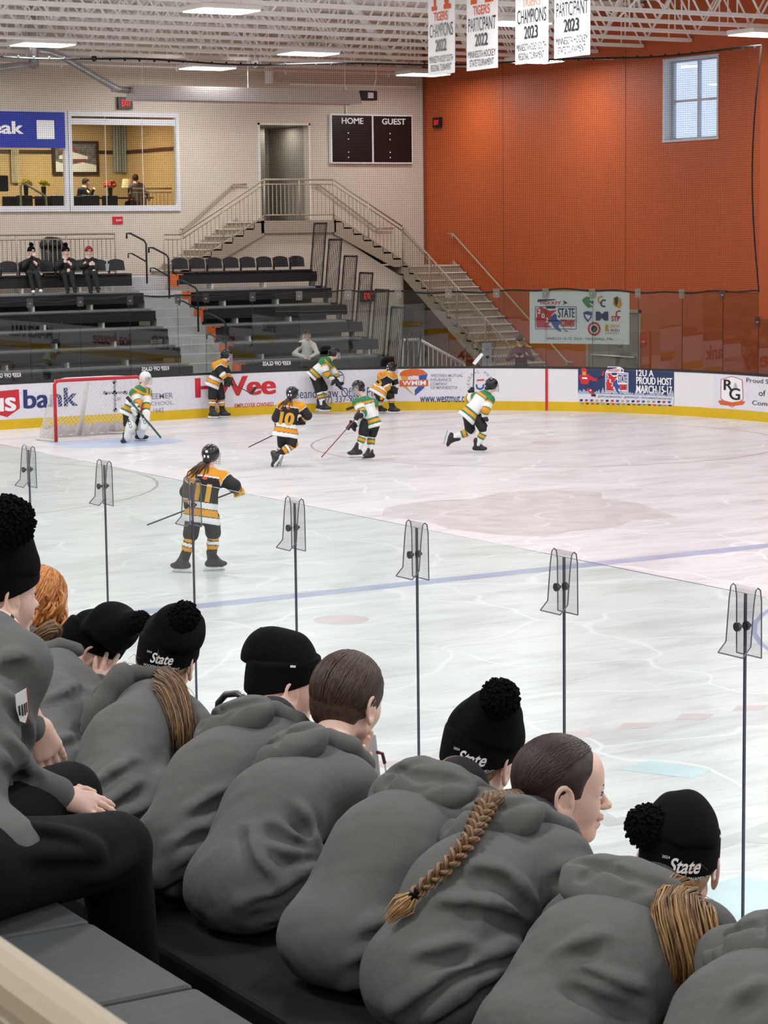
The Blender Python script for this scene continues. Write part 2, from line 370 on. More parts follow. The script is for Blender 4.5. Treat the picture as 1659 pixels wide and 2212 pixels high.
for cx in (XC-6.7, XC+6.7):
    circle('faceoff_circle', cx, YE-9.45, 4.57, .05, icemat('circ', 'b9a3aa')); b = MB(); shape(b, ring(cx, YE-9.45, .3), flat(.001)); mark('faceoff_spot', b, IR)
circle('centre_circle', XC, 14.9, 4.57, .06, icemat('cblue', '9a9cc4'))
for cx in (12.04, 25.4): b = MB(); shape(b, ring(cx, 20.82, .3), flat(.001)); mark('faceoff_spot', b, IR)
b = MB()
for i in range(40):
    x = XG+.5+i*.62
    if i % 2 == 0 or True: b.add([(x, 14.9-.0, .001), (x+.24, 14.78, .001), (x+.44, 14.9, .001), (x+.2, 15.05, .001)], [(0, 1, 2, 3)])
mark('centre_line', b, icemat('cred', 'd6c2c6'))
b = MB(); shape(b, [(XC-1.22, YE-3.4), (XC-1.22, YE-4.7)]+[(XC+1.83*math.cos(a), YE-3.4-1.83*math.sin(a)) for a in np.linspace(PI-.84, .84, 14)]+[(XC+1.22, YE-4.7), (XC+1.22, YE-3.4)], flat(.0009)); mark('goal_crease', b, icemat('crease', 'bccbe6', .05))
# centre-zone emblem painted under the ice (big cat head shape, grey)
b = MB(); F = flat(.001)
shape(b, [(16.95, 28.1), (17.5, 28.9), (18.3, 29.3), (19.1, 29.0), (20.0, 29.5), (20.9, 29.3), (21.3, 28.6), (20.8, 27.9), (20.9, 27.1), (20.6, 26.3), (20.3, 25.4), (19.6, 25.6), (19.0, 25.1), (18.3, 25.2), (17.6, 24.9), (17.2, 25.5), (17.0, 26.4), (17.2, 27.2)], F)
mark('ice_emblem', b, icemat('emblem', 'cac3c5', .14)); b = MB(); F = flat(.0018)
annulus(b, 18.2, 27.6, .42, .52, F, a0=.5, a1=5.2, ky=.8); annulus(b, 20.2, 28.6, .4, .48, F, a0=-1, a1=3.6); annulus(b, 19.3, 26.5, .55, .63, F, a0=1.2, a1=4.6); annulus(b, 18.5, 28.3, .9, .98, F, a0=.3, a1=2.2)
annulus(b, 18.0, 26.3, .5, .56, F, a0=3, a1=5.8); annulus(b, 19.9, 27.6, .62, .68, F, a0=3, a1=6)
mark('ice_emblem_lines', b, icemat('emblem_l', 'd9d3d5'))
b = MB(); F0 = flat(.001); R4 = lambda a, c: np.array([9.55+.80*a+.6*c, 12.35-.6*a+.80*c, .001])
text(b, 'MARSHALL', .1, 8.2, -.55, .65, lambda a, c: np.array([9.0+.62*a+.78*c, 13.0-.78*a+.62*c, .001]))
mark('ice_lettering', b, icemat('lett', 'c9c7ca', .1))
b = MB(); shape(b, [(10.4, 13.75), (10.8, 13.85), (11.0, 13.35), (10.7, 13.2)], F0); shape(b, [(8.7, 10.9), (9.3, 11.0), (9.7, 10.2), (9.2, 9.7), (8.7, 10.1)], F0)
mark('ice_blue_patch', b, icemat('cyan', 'c9dde2', .08))
# ================================================================ DASHER BOARDS AND FAR GLASS
def strip(mb, s0, s1, z0, z1, off, mi=0, step=.2, close=0):
    n = max(1, int((s1-s0)/step)); S = np.linspace(s0, s1, n+1); v = []
    for s in S:
        p, _ = boardpt(s, off); v += [(p[0], p[1], z0), (p[0], p[1], z1)]
    mb.add(v, [(2*i, 2*i+2, 2*i+3, 2*i+1) for i in range(n)], mi)
def slab(mb, s0, s1, z0, z1, o0, o1, mi=0, step=.2):
    n = max(1, int((s1-s0)/step)); S = np.linspace(s0, s1, n+1); v = []
    for s in S:
        for o_ in (o0, o1):
            p, _ = boardpt(s, o_); v += [(p[0], p[1], z0), (p[0], p[1], z1)]
    f = []
    for i in range(n): a = 4*i; f += [(a, a+4, a+5, a+1), (a+2, a+3, a+7, a+6), (a+1, a+5, a+7, a+3), (a, a+2, a+6, a+4)]
    f += [(0, 1, 3, 2), (4*n, 4*n+2, 4*n+3, 4*n+1)]; mb.add(v, f, mi)
SE = 25.9-RC+RC*PI/2+40
root = tag(bpy.data.objects.new('far_dasher_boards', None), 'white dasher boards with yellow kick strip curving round the far end of the rink', 'dasher boards'); COL.objects.link(root); root.location = (XC, YE, 0)
b = MB(); slab(b, 0, SE, 0.0, .96, 0, .12); b.build('board_panel', M_HDPE, root)
b = MB(); slab(b, 0, SE, 0, .205, -.012, .0); b.build('kick_strip', M_YEL, root)
b = MB(); slab(b, 0, SE, .955, 1.0, -.01, .14); b.build('cap_rail', mat('cap_dark', '26272b', .4), root)
sg = s_at(1181); b = MB(); slab(b, sg-.03, sg+.03, 0, .955, -.016, 0, step=.03); b.build('goal_line_mark', M_RED, root)
DB = root
# near side boards (seen only in reflections in the far glass)
root = tag(bpy.data.objects.new('near_dasher_boards', None), 'white dasher boards below the near glass beside the seated spectators', 'dasher boards'); COL.objects.link(root); root.location = (XG, 14, 0)
MB().span((XG-.12, -6, 0), (XG, 36.5, .96)).build('board_panel', M_HDPE, root)
MB().span((XG, -6, 0), (XG+.012, 36.5, .205)).build('kick_strip', M_YEL, root)
MB().span((XG-.14, -6, .955), (XG+.01, 36.5, 1.0)).build('cap_rail', MATS['cap_dark'], root)
b = MB(); f_ = plane((XS-.02, 0, 0), (0, -1, 0)); root = DB
b2 = MB()
for s, y0, y1, mi in (('us bank', 31, 34.5, 0), ('BREMER', 24, 27.5, 0), ('ice house', 19.5, 22.5, 1), ('MARSHALL', 12, 16, 0), ('Runnings', 6, 10, 1)):
    text(b if mi == 0 else b2, s, -y1, -y0, .38, .8, f_, bold=.02)
b.build('board_lettering', M_NAVY, root); b2.build('board_lettering', M_RED, root)
# glass panes of the far end
G_FAR = glass('far_glass', 'e4e7e5', .035); M_EDGE = mat('glass_edge', '3a3d4a', .3); M_CLIP = glass('clip_plastic', 'ccc9c6', .22, .15)
M_SILV = mat('silver', 'b8b8b8', .3, metal=.8)
clip_px = [72, 180, 287, 390, 450, 550, 650, 755, 862, 970, 1073, 1178, 1278, 1376, 1470, 1557, 1633]
cs = [s_at(x) for x in clip_px]; st = cs[1]-cs[0]
cs = [cs[0]-3*st, cs[0]-2*st, cs[0]-st]+cs+[cs[-1]+1.2, cs[-1]+2.4, cs[-1]+3.6]
M_KEEP = mat('decal_white', 'f2f2f2', .5)
for i in range(len(cs)-1):
    a, c = cs[i]+.004, cs[i+1]-.004; low = i >= len(cs)-4
    b = MB(); slab(b, a, c, 1.0, ZF-(.55 if low else 0), .05, .062, step=.4)
    b.f[-1:]; n = len(b.f); o = b.build('rink_glass', [G_FAR, M_EDGE])
    for j, pl in enumerate(o.data.polygons): 
        if abs(pl.normal.z) > .9 or j >= n-2: pl.material_index = 1
    tag(o, 'tall clear acrylic pane standing on the far dasher boards', 'glass panel', 'clear panes along the far boards')
    if i in (2, 5, 8):
        t = MB(); m_ = (a+c)/2; fn = lambda s, z: np.array([*boardpt(s, .045)[0], z])
        text(t, 'KEEP OFF GLASS', m_+.33, m_-.33, 1.10, 1.19, fn, bold=.02); t.build('warning_lettering', M_KEEP, o)
for i, s in enumerate(cs[1:-1]):
    P, nrm = boardpt(s, .05); low = i >= len(cs)-5; zt = ZF-(.55 if low else 0)
    r_ = thing('glass_clip', 'small clear plastic clip straddling the far glass seam', 'glass clip', (P[0], P[1], zt-.16), 'clear clips on top of the far glass')
    tx = np.array([-nrm[1], nrm[0]]); R = np.array([[tx[0], nrm[0], 0], [tx[1], nrm[1], 0], [0, 0, 1]])
    b = MB(); b.box((P[0]+nrm[0]*.02, P[1]+nrm[1]*.02, zt-.06), (.15, .008, .2), M=R); b.box((P[0], P[1], zt+.04), (.15, .06, .01), M=R); b.build('bracket', M_CLIP, r_)
    b = MB(); b.tube([(P[0]+nrm[0]*.05, P[1]+nrm[1]*.05, zt-.07), (P[0]-nrm[0]*.02, P[1]-nrm[1]*.02, zt-.07)], .014, 8); b.build('bolt', M_SILV, r_)
# ================================================================ PROTECTIVE NET
def net_material():
    m = bpy.data.materials.new('net_mesh'); m.use_nodes = True; nt = m.node_tree; nt.nodes.clear(); L = nt.links.new
    out = nt.nodes.new('ShaderNodeOutputMaterial'); uv = nt.nodes.new('ShaderNodeUVMap'); sx = nt.nodes.new('ShaderNodeSeparateXYZ'); L(uv.outputs[0], sx.inputs[0])
    def ln(o):
        f = nt.nodes.new('ShaderNodeMath'); f.operation = 'FRACT'; L(o, f.inputs[0]); g = nt.nodes.new('ShaderNodeMath'); g.operation = 'LESS_THAN'; g.inputs[1].default_value = .085; L(f.outputs[0], g.inputs[0]); return g.outputs[0]
    mx = nt.nodes.new('ShaderNodeMath'); mx.operation = 'MAXIMUM'; L(ln(sx.outputs[0]), mx.inputs[0]); L(ln(sx.outputs[1]), mx.inputs[1])
    tr = nt.nodes.new('ShaderNodeBsdfTransparent'); df = nt.nodes.new('ShaderNodeBsdfDiffuse'); df.inputs[0].default_value = srgb('17120f'); ms = nt.nodes.new('ShaderNodeMixShader')
    L(mx.outputs[0], ms.inputs[0]); L(tr.outputs[0], ms.inputs[1]); L(df.outputs[0], ms.inputs[2]); L(ms.outputs[0], out.inputs[0]); return m
NT = 7.82; S1 = cs[-4]
root = thing('safety_net', 'fine black safety net hanging above the far glass up to the ceiling', 'net', (XC, YE+.06, ZF))
nn = 60; S = np.linspace(1, S1, nn+1); v = []; 
for s in S: p, _ = boardpt(s, .06); v += [(p[0], p[1], ZF-.02), (p[0], p[1], NT)]
o = MB().add(v, [(2*i, 2*i+2, 2*i+3, 2*i+1) for i in range(nn)]).build('netting', net_material(), root)
uvl = o.data.uv_layers.new(name='UVMap')
for pl in o.data.polygons:
    for li, vi in zip(pl.loop_indices, pl.vertices): uvl.data[li].uv = (S[vi//2]/.046, (NT-ZF+.02)/.046*(vi % 2))
b = MB()
for z, r_ in ((NT, .022), (ZF-.01, .02)):
    b.tube([(*boardpt(s, .06)[0], z+.02*math.sin(s*5)*(z < 4)+.03*math.sin(s*1.3)) for s in np.linspace(1, S1, 140)], r_, 5)
b.build('edge_rope', M_BLACKM, root)
b = MB(); p1, _ = boardpt(S1, .06); b.tube([(p1[0]+.0, p1[1]+.25*math.sin(t*PI), NT+(ZF-NT)*t) for t in np.linspace(0, 1, 20)], .018, 5); b.build('side_rope', M_BLACKM, root)
b = MB()
for s in np.arange(2, S1, .35): p, _ = boardpt(s, .06); b.ell((p[0], p[1], NT), (.03, .03, .03), 6, 4)
b.build('rope_knots', M_BLACKM, root)
# ================================================================ UPSTAIRS WINDOW AND LOUNGE
M_FRAME = mat('window_frame_white', 'dcdcdf', .4); G_WIN = glass('lounge_glass', 'e8ebe9', .06)
def window(name, x0, x1, z0, z1, y, cols=1, fr=.09):
    r_ = struct(bpy.data.objects.new(name, None)); COL.objects.link(r_); r_.location = ((x0+x1)/2, y, z0)
    b = MB()
    for a, c in (((x0, z0), (x1, z0+.14)), ((x0, z1-.12), (x1, z1)), ((x0, z0+.14), (x0+fr, z1-.12)), ((x1-fr, z0+.14), (x1, z1-.12))): b.span((a[0], y-.05, a[1]), (c[0], y+.1, c[1]))
    for k in range(1, cols): xx = x0+(x1-x0)*k/cols; b.span((xx-.004, y, z0), (xx+.004, y+.02, z1)); b.span((xx-.01, y-.055, z0), (xx+.01, y, z0+.14))
    b.span((x0+fr, y+.0, z1-.32), (x1-fr, y+.03, z1-.17)); b.build('window_frame', M_FRAME, r_)
    MB().span((x0+fr, y+.04, z0+.14), (x1-fr, y+.05, z1-.12)).build('window_pane', G_WIN, r_); return r_
window('window_1', W0, 22.97, WB, WT, YW-.01, 2); window('window_2', 22.99, W1, WB, WT, YW-.01, 3)
M_LW = mat('lounge_wall', 'cdb183', .7); LZ = 4.25; LY = 58.5; LX1 = 27.1
struct(MB().span((16, YW+.25, LZ-.1), (LX1, LY, LZ)).build('floor_3', mat('lounge_carpet', '4a4038', .9)))
struct(MB().span((16, YW+.25, 7.3), (LX1, LY, 7.4)).build('ceiling_2', mat('lounge_ceiling', 'b09c7c', .8)))
sheet('wall_lounge_back', M_LW, ((16, LY, LZ), (LX1, LY+.1, 7.4))); sheet('wall_lounge_right', M_LW, ((LX1, YW+.25, LZ), (LX1+.1, LY, 7.4))); sheet('wall_lounge_left', M_LW, ((15.9, YW+.25, LZ), (16, LY, 7.4)))
M_DWOOD = mat('dark_wood', '3a2418', .5)
sheet('trim_5', M_DWOOD, ((16, LY-.03, 6.28), (LX1, LY, 6.38)), ((LX1-.03, YW+.3, 6.28), (LX1, LY, 6.38)), ((16, LY-.03, 7.08), (LX1, LY, 7.13)))
r_ = thing('lounge_light', 'warm recessed ceiling panel light inside the upstairs lounge', 'ceiling light', (24.6, 56.2, 7.27))
MB().box((24.6, 56.2, 7.285), (1.3, .6, .03)).build('lens', mat('warm_lens', 'ffedc8', emit=3), r_)
for dx in (-3.8, 0):
    l = bpy.data.lights.new('lounge_glow', 'AREA'); l.size = 1.2; l.size_y = .6; l.shape = 'RECTANGLE'; l.energy = 230; l.color = (1, .86, .62)
    o = bpy.data.objects.new('lounge_glow', l); COL.objects.link(o); o.parent = r_; o.location = (dx, 0, -.02)
# recessed doorway upstairs
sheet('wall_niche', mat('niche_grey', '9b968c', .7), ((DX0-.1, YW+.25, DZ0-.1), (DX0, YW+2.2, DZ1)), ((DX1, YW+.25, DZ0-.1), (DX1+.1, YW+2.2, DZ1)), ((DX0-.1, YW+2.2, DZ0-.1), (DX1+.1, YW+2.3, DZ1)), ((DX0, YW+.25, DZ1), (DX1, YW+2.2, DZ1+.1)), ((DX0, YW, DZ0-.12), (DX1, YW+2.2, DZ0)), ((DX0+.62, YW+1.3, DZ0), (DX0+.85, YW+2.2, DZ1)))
sheet('trim_6', M_WHITE, ((DX0-.05, YW-.03, DZ0), (DX0, YW, DZ1+.05)), ((DX1, YW-.03, DZ0), (DX1+.05, YW, DZ1+.05)), ((DX0-.05, YW-.03, DZ1), (DX1+.05, YW, DZ1+.05)))
l = bpy.data.lights.new('niche_fill', 'AREA'); l.size = .5; l.energy = 10; l.color = (1, .93, .82); o = bpy.data.objects.new('niche_fill', l); COL.objects.link(o); o.location = (29.4, YW+.9, DZ1-.03)  # added fill light to brighten the doorway niche, no lamp fitting behind it
r_ = struct(bpy.data.objects.new('door_1', None)); COL.objects.link(r_); r_.location = (DX0+.3, YW+1.9, DZ0)
MB().span((DX0+.02, YW+1.9, DZ0), (DX0+.6, YW+1.95, DZ0+2.05)).build('door_leaf', M_TAUPE, r_); MB().span((DX0+.3, YW+1.88, DZ0+1.0), (DX0+.55, YW+1.9, DZ0+1.9)).build('door_glass', M_WHITE, r_)
# orange wall window
r_ = struct(bpy.data.objects.new('window_3', None)); COL.objects.link(r_); r_.location = (XW, (OY0+OY1)/2, OZ0)
b = MB(); x = XW+.2
for y0, y1, z0, z1 in ((OY0, OY0+.06, OZ0+.06, OZ1-.06), (OY1-.1, OY1, OZ0+.06, OZ1-.06), (OY0, OY1, OZ0, OZ0+.06), (OY0, OY1, OZ1-.06, OZ1), ((OY0+OY1)/2-.06, (OY0+OY1)/2, OZ0+.06, OZ1-.06), (OY0+.06, (OY0+OY1)/2-.06, 6.98, 7.03), ((OY0+OY1)/2, OY1-.1, 6.98, 7.03)): b.span((x, y0, z0), (x+.08, y1, z1))
b.build('window_frame', mat('alu_frame', 'b9bcc2', .4), r_)
b = MB()
for y0, y1, z0, z1 in ((OY0-.04, OY1+.04, OZ0-.03, OZ0+.012), (OY1-.012, OY1+.03, OZ0+.012, OZ1-.012), (OY0-.04, OY1+.04, OZ1-.012, OZ1+.03), (OY0-.03, OY0+.012, OZ0+.012, OZ1-.012)): b.span((XW-.02, y0, z0), (x, y1, z1))
b.build('window_reveal', mat('reveal_white', 'cfd3da', .5), r_)
MB().span((x+.03, OY0, OZ0), (x+.04, OY1, OZ1)).build('window_pane', glass('day_glass', 'f4f8ff', .04), r_)
# orange wall double door
r_ = struct(bpy.data.objects.new('door_2', None)); COL.objects.link(r_); r_.location = (XW, (PY0+PY1)/2, 0)
b = MB(); b.span((XW-.03, PY0, 0), (XW+.1, PY0+.08, PZ)); b.span((XW-.03, PY1-.08, 0), (XW+.1, PY1, PZ)); b.span((XW-.03, PY0, PZ-.08), (XW+.1, PY1, PZ)); b.build('door_frame', M_TAUPE, r_)
MB().span((XW+.02, PY0+.08, 0), (XW+.06, PY1-.08, PZ-.08)).build('door_leaf', mat('door_grey', '8f8a80', .4), r_)
b = MB(); b.tube([(XW-.03, PY0+.2, 1.0), (XW-.03, PY1-.2, 1.0)], .025, 6); b.build('push_bar', M_CHROME, r_)
b = MB(); b.tube([(XW-.02, PY0+.75, 1.25), (XW-.06, PY0+1.2, 1.35), (XW-.02, PY0+1.25, .6)], .012, 6); b.build('door_handle', M_CHROME, r_)
# door under the stairs
r_ = struct(bpy.data.objects.new('door_3', None)); COL.objects.link(r_); r_.location = (32.8, YW, 0)
MB().span((32.45, YW-.03, 0), (33.05, YW, 1.95)).build('door_frame', M_TAUPE, r_); MB().span((32.5, YW-.05, 0), (33.0, YW-.03, 1.9)).build('door_leaf', mat('door_warm', 'b3a694', .5), r_)
# ================================================================ STAIRS AND WALKWAY
SF = 51.5     # front face of the upstairs walkway and stair
b = MB(); zl = 3.0
b.span((-9, SF+.1, 0), (24.9, YW, zl)); b.poly([(24.9, SF+.1, 0), (31.9, SF+.1, 0), (31.9, SF+.1, 2.9), (31.75, SF+.1, 2.92), (29.75, SF+.1, 4.06), (27.62, SF+.1, 4.06), (25.5, SF+.1, 2.9), (24.9, SF+.1, 2.85)], (0, YW-SF-.1, 0))
struct(b.build('wall_under_stairs', M_BEIGE))
sheet('floor_4', M_CONC, ((-9, SF-.05, 2.95), (24.9, YW, 3.06)))
def stair(name, lab, n, p0, run, rise, axis, w0, w1, thick=.34):
    """n steps from p0 going up along axis (unit xy) ; w0,w1 offsets across"""
    ax = np.array(axis, float); cr = np.array([-ax[1], ax[0]]); r_ = thing(name, lab, 'staircase', (p0[0], p0[1], p0[2]))
    def P(t, w_, z): q = np.array(p0[:2])+ax*t+cr*w_; return (q[0], q[1], z)
    b = MB(); 
    for k in range(n):
        z = p0[2]+rise*(k+1); t = run*k
        b.poly([P(t, w0, z-.04), P(t+run+.02, w0, z-.04), P(t+run+.02, w1, z-.04), P(t, w1, z-.04)], (0, 0, .04)); b.poly([P(t+.02, w0, z-rise), P(t+.02, w1, z-rise), P(t+.02, w1, z-.04), P(t+.02, w0, z-.04)], (ax[0]*.02, ax[1]*.02, 0))
    b.build('treads', M_TAUPE, r_)
    b = MB()
    for k in range(n): z = p0[2]+rise*(k+1); t = run*k; b.poly([P(t-.015, w0+.03, z-.03), P(t-.015, w1-.03, z-.03), P(t-.015, w1-.03, z+.002), P(t-.015, w0+.03, z+.002)], (ax[0]*.03, ax[1]*.03, 0))
    b.build('nosing', M_WHITE, r_)
    for w_ in (w0, w1):
        b = MB(); s_ = .05 if w_ == w0 else -.05; T = run*n
        b.poly([P(-.1, w_, p0[2]-thick*.2), P(0, w_, p0[2]+.1), P(T, w_, p0[2]+rise*n+.1), P(T, w_, p0[2]+rise*n-thick), P(.3, w_, p0[2]-thick*.2)], (cr[0]*s_, cr[1]*s_, 0)); b.build('stringer', M_TAUPE, r_)
    return r_
stair('upper_staircase', 'beige stair flight rising left to right from the walkway to the upstairs doorway', 8, (25.2, SF, 3.0), .31, .17, (1, 0), 0, YW-SF)
stair('upper_staircase', 'beige stair flight falling right from the upstairs doorway to the corner landing', 7, (31.85, YW, 3.2), .30, .165, (-1, 0), 0, YW-SF)
stair('lower_staircase', 'steep beige stair flight running down the orange wall to the rink floor', 17, (31.85, 46.35, 0), .303, .186, (0, 1), -(XW-31.9), 0)
b = MB(); b.span((27.6, SF, 4.06), (29.8, YW, 4.38)); struct(b.build('floor_5', M_TAUPE)); struct(MB().span((31.8, SF, 2.95), (XW, YW, 3.16)).build('floor_6', M_TAUPE))
def railing(name, lab, segs, top=1.0, low=.1, cat='railing', bal=.115, m=None, group=None, mid=.88, rad=.019, posts=True):
    m = m or M_RAIL; r_ = thing(name, lab, cat, segs[0][0], group); up = np.array([0, 0, 1.])
    for i, P in enumerate(segs):
        P = [np.asarray(q, float) for q in P]; A, B = P[0], P[-1]; n_ = np.linalg.norm((B-A)[:2])
        MB().tube([A+up*top, B+up*top], rad*1.25, 8).build('handrail', m, r_, smooth=True)
        if mid: MB().tube([A+up*mid, B+up*mid], rad*.9, 6).build('upper_rail', m, r_, smooth=True)
        MB().tube([A+up*low, B+up*low], rad*.9, 6).build('bottom_rail', m, r_, smooth=True)
        if posts:
            k = max(1, round(n_/1.25))
            for j in range(k+1 if i == len(segs)-1 else k): q = A+(B-A)*j/k; MB().tube([q-up*.05, q+up*top], rad*1.2, 8).build('post', m, r_, smooth=True)
        k = int(n_/bal); proto = None
        for j in range(1, k):
            q = A+(B-A)*j/k
            if proto is None: proto = MB().tube([q+up*low, q+up*(mid or top)], .011, 5).build('baluster', m, r_); q0 = q
            else: c = proto.copy(); COL.objects.link(c); c.location = Vector(proto.location)+Vector(q-q0)
    return r_
fy = SF+.03
railing('guard_railing', 'beige guard railing of the stairs below the upstairs doorway', [((24.86, fy, 3.06), (25.35, fy, 3.06)), ((25.35, fy, 3.06), (27.72, fy, 4.42)), ((27.72, fy, 4.42), (29.75, fy, 4.42)), ((29.75, fy, 4.42), (31.84, fy, 3.2))])
railing('guard_railing', 'beige guard railing beside the steep stairs by the orange wall', [((31.84, SF, 3.2), (31.84, 46.3, .12))], top=.98)
railing('guard_railing', 'beige guard railing behind the top row of seats at far left', [((15.5, 50.7, 3.1), (23.15, 50.7, 3.1))])
def wallrail(lab, P):
    r_ = thing('wall_handrail', lab, 'handrail', P[0]); MB().tube(P, .022, 8).build('rail', M_RAIL, r_, smooth=True); b = MB()
    for q in (P[1], P[-2]): b.box((q[0], q[1], q[2]-.05), (.06, .06, .06))
    b.build('bracket', M_RAIL, r_)
wallrail('beige handrail fixed to the beige wall left of the upstairs doorway', [(26.0, YW-.08, 4.2), (26.1, YW-.08, 4.2), (27.55, YW-.08, 5.33), (27.95, YW-.08, 5.33)])
wallrail('beige handrail fixed to the beige wall right of the upstairs doorway', [(29.95, YW-.08, 5.33), (30.1, YW-.08, 5.33), (31.9, YW-.08, 4.15), (32.4, YW-.08, 4.15)])
wallrail('pale handrail running diagonally down the orange wall', [(XW-.08, 51.75, 3.98), (XW-.08, 51.5, 3.98), (XW-.08, 46.3, .78), (XW-.08, 46.05, .78)])
railing('ramp_railing', 'white slatted ramp railing behind the glass under the stairs', [((29.0, 47.0, .55), (29.5, 47.0, .55)), ((29.5, 47.0, .55), (30.8, 47.0, -.1))], top=.9, low=.05, m=M_WHITE, mid=.0, bal=.13, rad=.03)
# ================================================================ BLEACHERS
M_SEATB = mat('bench_black', '1d1d20', .55, noise=.1, nscale=5); M_ORCAP = mat('cap_orange', 'e2672b', .5)
TY, TZ, DRUN, DRISE = 49.45, 3.11, .63, .40
def bleacher(lab, x0, x1, k, grp, caps):
    y, z = TY-DRUN*k, TZ-DRISE*k; r_ = thing('bleacher_row', lab, 'bleacher row', ((x0+x1)/2, y, 0), grp)
    MB().span((x0, y, z-.05), (x1, y+.38, z)).span((x0, y, z-.24), (x1, y+.05, z-.05)).build('seat', M_SEATB, r_, bevel=.012)
    MB().span((x0, y-.27, z-.40), (x1+.06, y+.45, z-.36)).span((x0, y-.29, z-.43), (x1+.06, y-.26, z-.355)).build('deck', M_GREYDK, r_)
    b = MB()
    for x in np.arange(x0+.9, x1, 1.45): b.span((x, y+.02, z-.36), (x+.05, y+.3, z-.24))
    b.build('seat_bracket', M_WHITE, r_)
    MB().span((x0, y+.30, z-.78), (x1, y+.33, z-.42)).build('riser', M_BLACKM, r_)
    if caps: MB().span((x0-.05, y-.02, z-.30), (x0, y+.4, z+.01)).span((x0-.05, y-.025, z-.02), (x0+.12, y+.04, z+.012)).build('end_cap', M_ORCAP, r_)
ORD = ['top', 'second', 'third', 'fourth', 'fifth', 'sixth', 'seventh']
for k in range(6):
    bleacher('black bleacher bench left of the aisle, %s row from the top' % ORD[k], 13.5, 23.0, k, 'left bleacher rows', False)
    bleacher('black bleacher bench right of the aisle, %s row from the top' % ORD[k], 24.22, 28.05+.06*k, k, 'right bleacher rows', True)
M_STEP = mat('step_grey', 'c3c4c4', .45, noise=.04, nscale=5)
r_ = thing('aisle_steps', 'pale grey aisle steps climbing between the two bleacher blocks', 'steps', (23.6, 48, 0))
for k in range(6):
    y, z = TY-DRUN*k, TZ-DRISE*k-.38
    MB().span((23.02, y-.30, z-.26), (24.2, y+.4, z)).span((23.02, y-.62, z-.42), (24.2, y-.26, z-.2)).build('step', M_STEP, r_)
MB().span((23.02, 49.9, 2.3), (24.2, SF+.1, 3.06)).build('step', M_STEP, r_)
M_LOOP = mat('navy_black', '1a1c2c', .4)
def loop(lab, x, y, z, x2, y2, z2):
    r_ = thing('aisle_handrail', lab, 'handrail', (x, y, z-.1))
    MB().tube([(x, y, z-.1), (x, y, z+.85), (x-.04, y+.03, z+.93), (x-.3, y+.22, z+1.1), (x-.38, y+.27, z+1.1), (x-.38, y+.27, z+.98)], .024, 8).build('rail', M_LOOP, r_, smooth=True)
    MB().tube([(x, y, z+.42), (x-.28, y+.2, z+.62), (x-.36, y+.25, z+.62), (x-.36, y+.25, z+.52)], .018, 8).build('lower_rail', M_LOOP, r_, smooth=True)
loop('black hooked handrail at the head of the aisle, nearest the beige wall', 23.60, 49.9, 3.0, 0, 0, 0)
loop('black hooked handrail second down the bleacher aisle', 23.75, 49.0, 2.66, 0, 0, 0)
loop('black hooked handrail third down the bleacher aisle, behind the glass edge', 23.9, 47.8, 1.9, 0, 0, 0)
loop('dark handrail lowest in the aisle behind the number 14 player', 24.05, 46.7, 1.15, 0, 0, 0)
# folding seats on the top rows
def seat(x, grp):
    r_ = thing('stadium_seat', grp[0], 'seat', (x, TY+.3, TZ), grp[1])
    n = 8; xs = np.linspace(-.205, .205, n); v = []
    for t in xs:
        zt = TZ+.39-.05*(abs(t)/.2)**2.5; yb = TY+.36-.25*t*t
        v += [(x+t, yb, TZ+.12), (x+t, yb+.06, zt), (x+t, yb+.035, TZ+.12), (x+t, yb+.095, zt)]
    f = []
    for i in range(n-1): a = 4*i; f += [(a, a+4, a+5, a+1), (a+2, a+3, a+7, a+6), (a+1, a+5, a+7, a+3), (a, a+2, a+6, a+4)]
    f += [(0, 1, 3, 2), (4*n-4, 4*n-2, 4*n-1, 4*n-3)]
    MB().add(v, f).build('backrest', M_BLACK, r_, smooth=False)
    MB().box((x, TY+.16, TZ+.03), (.42, .38, .05)).build('seat_pan', M_BLACK, r_, bevel=.015)
    MB().box((x-.22, TY+.33, TZ+.1), (.03, .05, .22)).build('bracket', M_BLACK, r_); return r_
GL = ('black folding seat in the top row of the left bleachers', 'left stadium seats'); GR = ('black folding seat in the top row of the right bleachers', 'right stadium seats')
s0 = seat(22.78, GL)
for i in range(1, 12): dup(s0, (-.455*i, 0, 0))
s1 = seat(24.46, GR)
for i in range(1, 8): dup(s1, (.462*i, 0, 0))
# slatted end guards
for k in range(7):
    y1, zt = TY-DRUN*k+.05, TZ+1.18-DRISE*k; y0 = y1-.60; x = 28.02+.06*k; zb = zt-1.55
    r_ = thing('end_guard', 'black barred guard panel ending the right bleachers, %s from the top' % ORD[k], 'guard panel', (x, y1, zb), 'bleacher end guards')
    L_ = .16; b = MB()
    for yy in (y0, y1): b.tube([(x-L_, yy, zb), (x, yy, zt)], .022, 6)
    b.tube([(x, y0, zt), (x, y1, zt)], .028, 6); b.tube([(x-L_, y0, zb), (x-L_, y1, zb)], .028, 6); b.build('frame', M_BLACK, r_)
    for j in range(1, 7): yy = y0+(y1-y0)*j/7; MB().tube([(x-L_, yy, zb), (x, yy, zt)], .0085, 5).build('bar', M_BLACK, r_)
